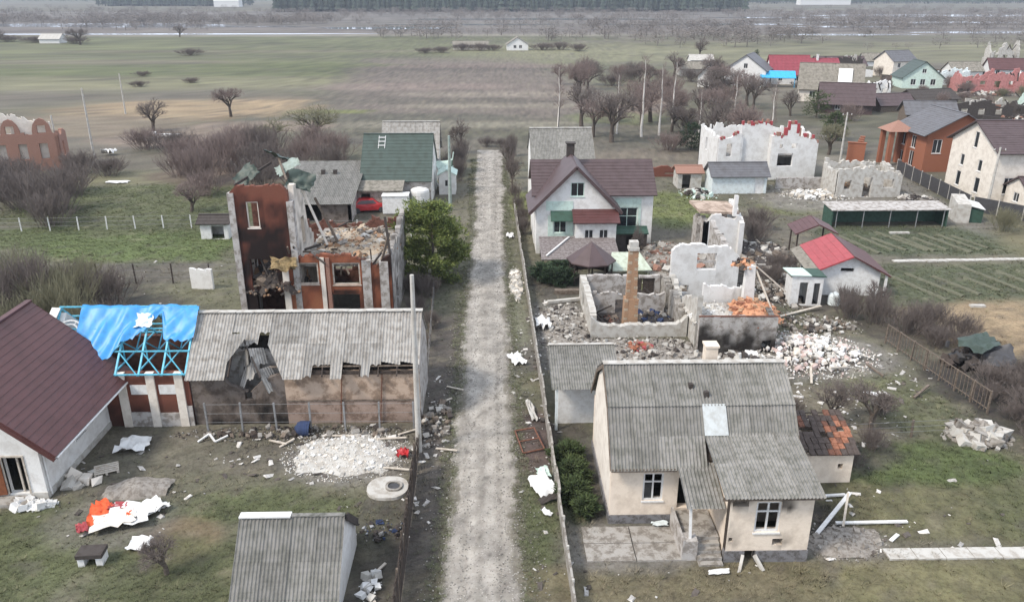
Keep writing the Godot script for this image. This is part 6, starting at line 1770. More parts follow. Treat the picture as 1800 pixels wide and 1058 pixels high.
func right_mid():
	# unfinished white house
	var t := thing("unfinished_white_house", "unfinished white block house with jagged red brick along its broken top", "house", Vector3(34, 0, -100))
	var parts := [["wall", [Vector2(-6.0, 5.2), Vector2(-3.2, 5.4)], [[-5.0, 2.8, -4.3, 4.4]], 1.5], ["wall", [Vector2(-3.2, 6.6), Vector2(0.6, 6.6)], [], 1.1], ["wall", [Vector2(0.6, 5.4), Vector2(2.0, 5.2), Vector2(2.6, 6.9), Vector2(3.4, 6.9), Vector2(3.8, 5.4), Vector2(6.2, 4.7)], [[1.3, 1.7, 3.2, 3.3], [1.4, 3.9, 1.8, 4.4], [2.9, 3.9, 3.6, 4.5], [-0.2, 0, 0.3, 1]], 2.2]]
	for q in parts:
		var pr := jag(q[1], 0.22, 0.5)
		part(t, "wall", wall_mb(pr, q[2], 0.4), M.block, Transform3D(Basis.IDENTITY, Vector3(0, 0, q[3])))
		for i in range(0, pr.size() - 1, 2):
			if rng.randf() < 0.78:
				var b := MB.new()
				var y: float = maxf(pr[i].y, pr[i + 1].y) + 0.003
				b.span(Vector3(pr[i].x + 0.02, minf(pr[i].y, pr[i + 1].y) - 0.02, q[3] - 0.42), Vector3(pr[i + 1].x - 0.02, y + rng.randf_range(0.15, 0.45), q[3] + 0.02))
				part(t, "brick_block", b, M[["red_roof", "brick_pink", "red_roof"][i % 3]])
	for q in [[-3.2, 1.1, 1.5, 5.3, 1], [0.6, 1.1, 2.2, 5.4, -1]]:
		var b := MB.new()
		b.span(Vector3(q[0] - 0.2, -0.1, q[1] - 0.4), Vector3(q[0] + 0.2, q[3], q[2] - 0.05))
		part(t, "return_wall", b, M.block)
	part(t, "wall", wall_mb(jag([Vector2(-5.0, 5), Vector2(5.0, 5.4)], 0.4, 0.6)), M.block, Transform3D(Basis(Vector3.UP, PI / 2), Vector3(6.2, 0, -3.2)))
	part(t, "wall", wall_mb(jag([Vector2(-4.6, 5), Vector2(4.6, 5.4)], 0.4, 0.6), [[-1.5, 2.6, -0.5, 4.2]]), M.block, Transform3D(Basis(Vector3.UP, -PI / 2), Vector3(-6.0, 0, -3.4)))
	part(t, "wall", wall_mb(jag([Vector2(-6.0, 4.8), Vector2(6.0, 5.4)], 0.5, 0.6), [[-3, 1.5, -1.5, 3], [1.5, 1.5, 3, 3]]), M.block, Transform3D(Basis(Vector3.UP, PI), Vector3(0, 0, -8)))
	var fl := MB.new()
	fl.span(Vector3(-5.6, 2.6, -7.5), Vector3(5.7, 2.8, 0.6))
	part(t, "floor", fl, M.concrete)
	house({called = "grey_garage", label = "pale garage with a dark grey roof before the unfinished white house", at = Vector3(28.6, 0, -92.2), w = 6.4, d = 3.2, h = 2.2, r = 3.3, wall = "paleblue", roof = "grey_roof", over = 0.35, category = "garage", holes = {front = [[1.8, 0.0, 2.9, 1.9, "door"]]}, door = "white"})
	var wl := MB.new()
	wl.span(Vector3(-3.6, -0.1, -0.15), Vector3(3.6, 1.3, 0.15))
	one("low_grey_wall", "low sooty concrete wall in front of the unfinished white house", "wall", wl, M.grey_plaster, Vector3(37.4, 0, -93.2))
	house({called = "brick_garage", label = "broken pink hut with a dark door left of the grey garage", at = Vector3(23.4, 0, -94.5), w = 2.8, d = 2.6, h = 1.9, r = 2.5, wall = "concrete_pale", roof = "brick_pink", over = 0.2, category = "hut", holes = {front = [[-0.9, 0, 0.1, 1.7, "open"]]}})
	rubble("white broken boards and rubble before the low grey wall", Vector3(37.5, 0, -89.5), 3.6, 2.2, 0.35, 80, 300, ["white_plaster", "concrete_pale", "block", "wood_pale"], "", 0.4)
	rubble("white planks and scrap at the left end of the grey garage", Vector3(23.8, 0, -90.5), 1.8, 2.6, 0.5, 40, 160, ["white", "char", "concrete_pale", "mint"], "", 0.4)
	# grey ruin
	var g := thing("grey_stone_ruin", "roofless grey cottage ruin with a dark doorway and one window hole", "ruin", Vector3(43, 0, -90.5))
	part(g, "wall", wall_mb(jag([Vector2(-3.8, 3.2), Vector2(-1, 3.5), Vector2(3.6, 2.6)], 0.25, 0.5), [[-0.8, 0, 0.2, 2.3], [1.5, 1.1, 2.7, 2.1], [-3.0, 0.9, -2.2, 2.0]], 0.4), M.concrete_pale, Transform3D(Basis.IDENTITY, Vector3(0, 0, 2)))
	part(g, "wall", wall_mb(jag([Vector2(-3.8, 3.0), Vector2(3.6, 3.3)], 0.35, 0.5), [[-1, 1, 0, 2]], 0.4), M.concrete_pale, Transform3D(Basis(Vector3.UP, PI), Vector3(0, 0, -3)))
	for q in [[PI / 2, 3.6], [-PI / 2, -3.8]]: part(g, "wall", wall_mb(jag([Vector2(-2, 2.8), Vector2(2.4, 3.0)], 0.3, 0.5), [], 0.4), M.concrete_pale, Transform3D(Basis(Vector3.UP, q[0]), Vector3(q[1], 0, -0.6)))
	part(g, "inner_wall", wall_mb(jag([Vector2(-2, 2.6), Vector2(2, 3.0)], 0.3, 0.5), [], 0.3), M.concrete_pale, Transform3D(Basis(Vector3.UP, PI / 2), Vector3(0.8, 0, -0.6)))
	rubble("tan rubble filling the roofless grey cottage", Vector3(43, 0, -91), 3.2, 2.0, 1.4, 70, 250, ["shale", "concrete_pale", "brick_tan", "wood"], "shale", 0.45)
	rubble("grey rubble beside the grey cottage and the panel fence", Vector3(47.8, 0, -86.5), 2.2, 2.5, 0.4, 50, 200, ["shale", "concrete_pale", "char"], "", 0.4)
	# cream two-storey house
	house({called = "cream_gable_house", label = "tall cream house with a brown roof and dark gable window behind the panel fence", at = Vector3(63, 0, -89.8), w = 16, d = 9.4, h = 5.9, r = 8.4, wall = "cream_pale", roof = "brown_roof", over = 0.6, verge = 0.5, frame = "white",
		holes = {left = [[-0.4, 5.4, 0.4, 7.2, 0], [-2.4, 3.0, -1.6, 4.3, 0], [1.2, 3.0, 2.0, 4.3, 0], [-2.6, 0.6, -1.7, 2.3, 0], [1.2, 0.6, 2.2, 2.3, 0]], front = [[-6.8, 1.1, -5.8, 2.9], [-3.4, 3.2, -2.2, 4.6], [-0.6, 3.2, 0.6, 4.6], [-3.4, 0.8, -2.2, 2.4], [-0.6, 0.8, 0.6, 2.4]]}})
	house({called = "cream_annex", label = "low annex with a dark brown roof against the tall cream house", at = Vector3(60.6, 0, -82.8), w = 8.4, d = 4.0, h = 2.3, r = 3.5, wall = "cream_pale", roof = "brown_roof", over = 0.4, category = "annex", holes = {front = [[-3.0, 0.3, -1.0, 1.9, "open"], [0.2, 0.8, 1.4, 1.8]], left = [[-0.6, 0.8, 0.4, 1.8]]}})
	house({called = "orange_brick_house", label = "orange brick house with a grey metal roof behind the cream house", at = Vector3(60.5, 0, -106), w = 9, d = 8, h = 5.0, r = 7.4, axis = "z", wall = "brick_orange", roof = "grey_roof", over = 0.7, verge = 0.5, holes = {left = [[-2.6, 2.6, -1.4, 4.2], [0.2, 2.6, 1.4, 4.2], [-2.6, 0.4, -1.4, 1.8], [0.2, 0.2, 1.4, 2.2]], front = [[-3.6, 2.4, -2.4, 4.2], [-0.5, 2.4, 0.7, 4.2]]}})
	var tw := thing("brick_porch_tower", "orange brick porch with pillars and a small peaked roof", "porch", Vector3(54.6, 0, -107.4))
	for q in [[-1.2, -1.2], [1.2, -1.2], [-1.2, 1.2], [1.2, 1.2]]:
		var p := MB.new()
		p.span(Vector3(q[0] - 0.28, -0.1, q[1] - 0.28), Vector3(q[0] + 0.28, 4.6, q[1] + 0.28))
		part(tw, "pillar", p, M.brick_orange)
	var pr := MB.new()
	for i in 4:
		var a := TAU * i / 4 + PI / 4
		var b := TAU * (i + 1) / 4 + PI / 4
		pr.tri(Vector3(0, 5.9, 0), Vector3(cos(b) * 2.6, 4.6, sin(b) * 2.6), Vector3(cos(a) * 2.6, 4.6, sin(a) * 2.6))
	part(tw, "roof", pr, M.brick_pink)
	var bf := thing("brick_fence", "orange brick fence of tall pillars and low walls by the road", "fence", Vector3(50.2, 0, -108.6), 62)
	for i in 5:
		var p := MB.new()
		p.span(Vector3(i * 1.9 - 0.28, -0.1, -0.28), Vector3(i * 1.9 + 0.28, 2.3, 0.28)); p.span(Vector3(i * 1.9 - 0.34, 2.303, -0.34), Vector3(i * 1.9 + 0.34, 2.4, 0.34))
		part(bf, "pillar", p, M.brick_orange)
		if i < 4:
			var w := MB.new()
			w.span(Vector3(i * 1.9 + 0.29, -0.1, -0.15), Vector3(i * 1.9 + 1.61, 1.5, 0.15))
			part(bf, "wall", w, M.brick_orange if i != 1 else M.char)
	var gp := MB.new()
	gp.span(Vector3(-1.1, -0.1, -0.2), Vector3(1.1, 3.0, 0.2)); gp.span(Vector3(-1.2, 3.003, -0.28), Vector3(1.2, 3.12, 0.28))
	one("brick_gate_wall", "tall orange brick gate wall at the end of the brick fence", "wall", gp, M.brick_orange, Vector3(49.0, 0, -106.4), -20)
	fence("panel_fence", "fence of dark metal panels between concrete posts beside the cream house", Vector3(52.6, 0, -101.8), Vector3(51.3, 0, -82.6), 2.4, 1.75, "concrete_pale", "panels", "dark_metal", 0.0)
	fence("front_panel_fence", "dark panel fence with pale posts before the brown-roofed annex", Vector3(51.5, 0, -82.2), Vector3(58.6, 0, -72.0), 2.4, 1.7, "concrete_pale", "panels", "dark_metal", 0.0)
	pole("tall thin street pole between the brick fence and the grey cottage", Vector3(46.6, 0, -105.5), 7.2, "concrete_pale", true)
	pole("pale utility pole at the front corner of the cream house", Vector3(53.8, 0, -83.4), 6.6, "concrete_pale", true)
	# open green shed, cellar hatch, gardens
	var s := thing("open_green_shed", "long dark green open shed with thin posts along the garden", "shed", Vector3(39.5, 0, -77.2))
	part(s, "wall", wall_mb(flat_top(11.6, 1.75)), M.green_paint, Transform3D(Basis.IDENTITY, Vector3(0, 0, -1.0)))
	for x in [-5.8, 5.8]:
		var b := MB.new()
		b.span(Vector3(x - 0.06, -0.1, -0.97), Vector3(x + 0.06, 1.7, 1.1))
		part(s, "end_wall", b, M.green_paint)
	var rf := MB.new()
	rf.hexa([Vector3(-6, 1.75, 1.3), Vector3(6, 1.75, 1.3), Vector3(6, 1.83, 1.3), Vector3(-6, 1.83, 1.3), Vector3(-6, 2.0, -1.4), Vector3(6, 2.0, -1.4), Vector3(6, 2.08, -1.4), Vector3(-6, 2.08, -1.4)])
	part(s, "roof", rf, M.grey_plaster)
	for i in 5:
		var b := MB.new()
		b.bar(Vector3(-5.4 + i * 2.7, -0.05, 1.15), Vector3(-5.4 + i * 2.7, 1.72, 1.15), 0.07, 0.07)
		part(s, "post", b, M.metal)
	var ht := thing("cellar_hatch", "white sloping cellar entrance with a dark opening beside the green shed", "cellar", Vector3(48.4, 0, -78.4), -12)
	var hb := MB.new()
	hb.hexa([Vector3(-1.1, 0, 1.0), Vector3(0.2, 0, 1.0), Vector3(0.2, 1.9, 0.9), Vector3(-1.1, 1.9, 0.9), Vector3(-1.1, 0, -1.6), Vector3(0.2, 0, -1.6), Vector3(0.2, 2.4, -1.6), Vector3(-1.1, 2.4, -1.6)])
	part(ht, "body", hb, M.concrete_pale)
	var hd := MB.new()
	hd.span(Vector3(0.22, 0, -1.2), Vector3(1.5, 1.4, 0.7))
	part(ht, "opening", hd, M.green_paint)  # solid block, its dark colour stands for the shade inside the entrance
	var hl := MB.new()
	hl.box(Vector3(0.85, 1.7, -0.2), Vector3(1.5, 0.08, 2.2), Basis.from_euler(Vector3(0.1, 0, -0.25)))
	part(ht, "lid", hl, M.white)
	for i in 9:
		garden_bed(Vector3(34.2 + i * 1.35 + rng.randf_range(-0.25, 0.25), 0, -70.8 + rng.randf_range(-0.5, 0.5)), 6.4 - i % 3 * 1.1, "low earth garden bed in the row below the green shed", "beds below the green shed")
	for i in 9:
		garden_bed(Vector3(33.5 + i * 1.9 + rng.randf_range(-0.3, 0.3), 0, -59.8 + rng.randf_range(-0.8, 0.8)), 7.0 - i % 4 * 1.2, "low earth garden bed on the near side of the garden path", "beds near of the garden path")
	var gp2 := MB.new()
	for i in 14:
		gp2.box(Vector3(35.5 + i * 1.22, 0.03, -65.4 - i * 0.03 + rng.randf_range(-0.05, 0.05)), Vector3(1.18, 0.1, 0.55), Basis(Vector3.UP, rng.randf_range(-0.04, 0.04)))
	structure("garden_path", gp2, M.concrete_pale)
	for q in [[35.6, -54.6, 1.1], [41.0, -55.0, 1.6], [43.2, -55.2, 1.5], [38.6, -73.9, 1.9], [37.8, -65.2, 0.8]]:
		plank("short pale slab lying at the garden edge", Vector3(q[0], 0.08, q[1]), Vector3(q[0] + q[2], 0.08, q[1] + 0.05), 0.35, 0.16, "concrete_pale", "slabs at the garden edge", "slab", "slab")
	# red-roofed shed
	var r := thing("red_roof_shed", "white shed with a bright red metal roof and a grey eaves strip", "shed", Vector3(27.3, 0, -60), -7)
	part(r, "wall", wall_mb(gable(4.6, 1.9, 3.15), [[-0.7, 1.9, 0.3, 2.2]]), M.white, Transform3D(Basis.IDENTITY, Vector3(0.4, 0, 2.7)))
	part(r, "wall", wall_mb(gable(4.6, 1.9, 3.15)), M.white, Transform3D(Basis(Vector3.UP, PI), Vector3(0.4, 0, -2.7)))
	part(r, "wall", wall_mb(flat_top(4.8, 1.9)), M.green_paint, Transform3D(Basis(Vector3.UP, -PI / 2), Vector3(-1.9, 0, 0)))
	part(r, "wall", wall_mb(flat_top(4.8, 1.9)), M.white, Transform3D(Basis(Vector3.UP, PI / 2), Vector3(2.7, 0, 0)))
	tiled_slope(r, "roof_slope", Vector3(0.4, 3.2, 3.2), Vector3(0, 0, -6.4), Vector3(2.9, -1.5, 0), "maroon", 0.4)
	tiled_slope(r, "roof_slope", Vector3(0.4, 3.2, -3.2), Vector3(0, 0, 6.4), Vector3(-2.4, -1.12, 0), "red_roof", 0.5)
	tiled_slope(r, "eaves_strip", Vector3(-2.0, 2.06, -3.2), Vector3(0, 0, 6.4), Vector3(-0.75, -0.36, 0), "tan_roof", 0.5)
	var ps := MB.new()
	ps.bar(Vector3(3.1, -0.05, 2.9), Vector3(3.1, 1.8, 2.9), 0.16, 0.16)
	part(r, "post", ps, M.white)
	var a := thing("maroon_arbour", "small open arbour with a dark maroon roof behind the red roof", "arbour", Vector3(28.2, 0, -67.6), -7)
	for q in [[-1.4, -1.2], [1.4, -1.2], [-1.4, 1.2], [1.4, 1.2]]:
		var b := MB.new()
		b.bar(Vector3(q[0], -0.05, q[1]), Vector3(q[0], 2.2, q[1]), 0.12, 0.12)
		part(a, "post", b, M.wood_dark)
	tiled_slope(a, "roof_slope", Vector3(0.2, 3.1, 1.6), Vector3(0, 0, -3.2), Vector3(1.7, -0.8, 0), "maroon", 0.4)
	tiled_slope(a, "roof_slope", Vector3(0.2, 3.1, -1.6), Vector3(0, 0, 3.2), Vector3(-1.9, -0.9, 0), "maroon", 0.4)
	var o := thing("outhouse", "white double outhouse with two dark doorways and a mint roof", "outhouse", Vector3(23.35, 0, -55.9), -4)
	part(o, "wall", wall_mb([Vector2(-1.15, 2.35), Vector2(1.15, 2.25)], [[-0.55, 0.1, 0.05, 1.85], [0.5, 0.1, 0.95, 1.8]], 0.1), M.white, Transform3D(Basis.IDENTITY, Vector3(0, 0, 0.8)))
	part(o, "wall", wall_mb(flat_top(2.3, 2.0), [], 0.1), M.white, Transform3D(Basis(Vector3.UP, PI), Vector3(0, 0, -0.8)))
	for q in [[PI / 2, 1.15], [-PI / 2, -1.15], [PI / 2, 0.3]]: part(o, "wall", wall_mb(flat_top(1.38, 2.05), [], 0.08), M.white, Transform3D(Basis(Vector3.UP, q[0]), Vector3(q[1], 0, 0)))
	var orf := MB.new()
	orf.hexa([Vector3(-1.3, 2.4, 0.95), Vector3(0.2, 2.38, 0.95), Vector3(0.2, 2.44, 0.95), Vector3(-1.3, 2.46, 0.95), Vector3(-1.3, 2.2, -1.4), Vector3(0.2, 2.2, -1.4), Vector3(0.2, 2.27, -1.4), Vector3(-1.3, 2.27, -1.4)])
	part(o, "roof", orf, M.mint)
	var drk := MB.new()
	drk.hexa([Vector3(0.21, 2.36, 0.9), Vector3(1.3, 2.3, 0.9), Vector3(1.3, 2.36, 0.9), Vector3(0.21, 2.42, 0.9), Vector3(0.21, 2.1, -1.6), Vector3(1.5, 2.1, -1.6), Vector3(1.5, 2.16, -1.6), Vector3(0.21, 2.16, -1.6)])
	part(o, "roof", drk, M.green_paint)
	one("white_barrel", "pale mint barrel beside the white outhouse", "barrel", tank_mb(0.45, 0.95, 2), M.paleblue, Vector3(25.6, 0, -55.4))
	plank("long bare plank leaning from the outhouse towards the orange rubble", Vector3(20.0, 0.1, -52.5), Vector3(24.2, 0.3, -54.3), 0.2, 0.06, "wood_pale")

func garden_bed(at: Vector3, len: float, label: String, group: String):
	if not cache.has("bed%.1f" % len):
		var mb := MB.new()
		var k := 16
		for i in k:
			for j in 4:
				var p := []
				for q in [[i, j + 1], [i + 1, j + 1], [i + 1, j], [i, j]]:
					var x: float = (q[1] / 4.0 - 0.5) * 0.55
					p.append(Vector3(x, 0.14 * cos(x * 5.1) + 0.05 * nf.get_noise_2d(q[0] * 33.0, q[1] * 41.0) - 0.02, (float(q[0]) / k - 0.5) * len))
				mb.quad(p[3], p[2], p[1], p[0])
		cache["bed%.1f" % len] = mb.mesh()
	var o := part(self, numbered("garden_bed"), cache["bed%.1f" % len], mat("bed_earth", Color(0.14, 0.145, 0.1), "grime", 0.8) if not M.has("bed_earth") else M.bed_earth, Transform3D(Basis(Vector3.UP, deg_to_rad(16 + rng.randf_range(-3, 3))), at))
	o.set_meta("label", label); o.set_meta("category", "garden bed"); o.set_meta("group", group)

func right_things():
	cream_house()
	mint_house()
	ruins()
	right_mid()
	fence("slab_fence", "low leaning concrete slab fence along the right side of the lane", Vector3(2.95, 0, -22.5), Vector3(2.2, 0, -84), 2.0, 1.05, "concrete_pale", "slabs", "concrete", 0.02)
	fence("picket_fence", "grey metal picket fence sagging beside the scrub on the right", Vector3(26.2, 0, -48.2), Vector3(27.5, 0, -38.6), 1.35, 1.4, "wood", "pickets", "wood", 0.05)
	fence("cross_fence", "low wire fence between the rubble yard and the green lawn", Vector3(17.3, 0, -35.9), Vector3(24.4, 0, -36.4), 2.4, 1.0, "wood", "post_wire", "wood", 0.06)
	# path and lawn scraps
	var pa := MB.new()
	for i in 9: pa.box(Vector3(16.9 + i * 1.2, 0.02, -26.85 + rng.randf_range(-0.02, 0.02)), Vector3(1.17, 0.1, 0.68), Basis(Vector3.UP, rng.randf_range(-0.02, 0.02)))
	structure("concrete_path", pa, M.concrete_pale)
	for q in [[13.7, 0.08, -28.0, 16.3, 0.5, -30.6, 0.17, "white broken batten slanting across the pile right of the front wing"], [15.0, 0.12, -28.9, 18.2, 0.14, -28.9, 0.15, "straight white batten pointing right across the grass"], [14.6, 0.1, -30.9, 16.3, 0.12, -31.0, 0.14, "white batten lying below the tiled hut"], [15.2, 0.15, -28.6, 15.9, 0.9, -30.0, 0.1, "thin grey batten propped across the white battens"], [13.2, 0.1, -29.9, 14.1, 0.12, -29.7, 0.1, "short batten at the corner of the front wing"]]:
		plank(q[7], Vector3(q[0], q[1], q[2]), Vector3(q[3], q[4], q[5]), q[6], 0.07, "white" if q[6] > 0.12 else "wood_pale", "", "batten", "batten")
	rubble("grey dusty mound of mortar before the white battens", Vector3(14.9, 0, -27.7), 1.7, 1.0, 0.22, 14, 200, ["shale", "concrete"], "shale", 0.2)
	rubble("pile of pale concrete lumps and sacks at the end of the picket fence", Vector3(25.5, 0, -36.0), 1.5, 1.0, 0.75, 40, 100, ["concrete_pale", "shale", "concrete"], "shale", 0.55)
	var w := thing("burnt_heap", "charred scrap heap under a torn dark green sheet beside the scrub", "heap", Vector3(30.4, 0, -44.9))
	for i in 16:
		var mb := MB.new()
		var p := Vector3(rng.randf_range(-1.7, 1.7), rng.randf_range(0.1, 1.0), rng.randf_range(-0.9, 0.9))
		mb.bar(p, p + Vector3(rng.randf_range(-1.1, 1.1), rng.randf_range(-0.1, 0.5), rng.randf_range(-0.7, 0.7)), 0.18, 0.14)
		part(w, "charred_beam", mb, M[["char", "dark_metal", "soot"][i % 3]])
	for i in 40:
		var q := sqrt(rng.randf())
		var a := rng.randf() * TAU
		part(w, "lump", chunk_mesh(i % 6, 1.0, 0.7), M[["char", "dark_metal", "soot", "wood_dark"][i % 4]], Transform3D(Basis.from_euler(Vector3(rng.randf(), rng.randf() * 6.0, rng.randf())).scaled(Vector3.ONE * rng.randf_range(0.4, 0.95)), Vector3(cos(a) * q * 1.9, 0.15 + 0.8 * (1.0 - q), sin(a) * q * 1.2)))
	part(w, "lower_sheet", crumple(2.6, 1.6, 0.5, 58), M.dark_metal, Transform3D(Basis.from_euler(Vector3(0.5, -0.3, 0.1)), Vector3(0.5, 0.6, 0.7)))
	part(w, "green_sheet", crumple(2.4, 1.5, 0.5, 55), M.green_roof, Transform3D(Basis.from_euler(Vector3(0.25, 0.3, 0.1)), Vector3(-0.1, 1.25, 0.1)))
	part(w, "white_edge", crumple(0.7, 0.3, 0.1, 56), M.white, Transform3D(Basis.from_euler(Vector3(0.2, 0.7, -0.6)), Vector3(1.3, 1.3, -0.2)))
	# verge scraps
	var ms := thing("torn_metal_sheet", "torn white and mint metal sheet folded against the slab fence", "sheet", Vector3(2.25, 0, -31.9))
	part(ms, "panel", crumple(1.0, 1.5, 0.35, 21), M.white, Transform3D(Basis.from_euler(Vector3(0.1, 0.4, 0.3)), Vector3(0, 0.12, 0)))
	part(ms, "mint_flap", crumple(0.6, 0.6, 0.3, 22), M.mint, Transform3D(Basis.from_euler(Vector3(0.5, 0.2, 0.6)), Vector3(0.1, 0.35, -0.8)))
	part(ms, "dark_strip", crumple(1.0, 0.35, 0.15, 23), M.char, Transform3D(Basis.from_euler(Vector3(0.2, 0.4, 0.1)), Vector3(0.2, 0.1, 0.95)))
	one("white_sheet", "white sheet of metal lying on the verge beside the lane", "sheet", crumple(0.8, 1.5, 0.3, 24), M.white, Vector3(1.35, 0, -46.0), 20)
	one("white_sheet", "small torn white sheet on the verge near the mint house", "sheet", crumple(0.7, 1.2, 0.3, 25), M.white, Vector3(1.5, 0, -73.5))
	one("white_scrap", "pair of white scraps on the verge below the folded metal sheet", "scrap", crumple(0.35, 0.6, 0.15, 26, 4), M.white, Vector3(2.25, 0, -30.0), 40)
	one("rusty_frame", "rusty red bent frame lying on the bare verge", "frame", bent_frame(), M.rust, Vector3(1.75, 0.02, -36.2), 12)
	one("pale_slab", "long pale slab on edge against the slab fence", "slab", crumple(0.35, 2.2, 0.2, 27, 6), M.concrete_pale, Vector3(2.0, 0, -39.4), 8)
	rubble("pale concrete spill on the verge opposite the roofless ruin", Vector3(1.75, 0, -60.5), 0.5, 3.6, 0.12, 30, 120, ["concrete_pale", "cream_pale"], "concrete_pale", 0.3)
	plank("white slat lying in the rubble yard behind the cream house", Vector3(21.6, 0.1, -41.2), Vector3(22.3, 0.14, -40.7), 0.35, 0.06, "white", "", "slat", "slat")
	plank("white slat lying on the lawn beside the concrete path", Vector3(16.9, 0.06, -27.7), Vector3(17.4, 0.08, -28.1), 0.16, 0.05, "white", "", "slat", "slat")

func bent_frame() -> MB:
	var mb := MB.new()
	var p := [Vector3(-0.6, 0.05, 1.1), Vector3(0.55, 0.1, 1.0), Vector3(0.5, 0.25, -0.9), Vector3(-0.5, 0.08, -1.1)]
	for i in 4: mb.tube(p[i], p[(i + 1) % 4], 0.05, 0.05, 5)
	mb.tube((p[0] + p[3]) / 2, (p[1] + p[2]) / 2, 0.04, 0.04, 5)
	return mb
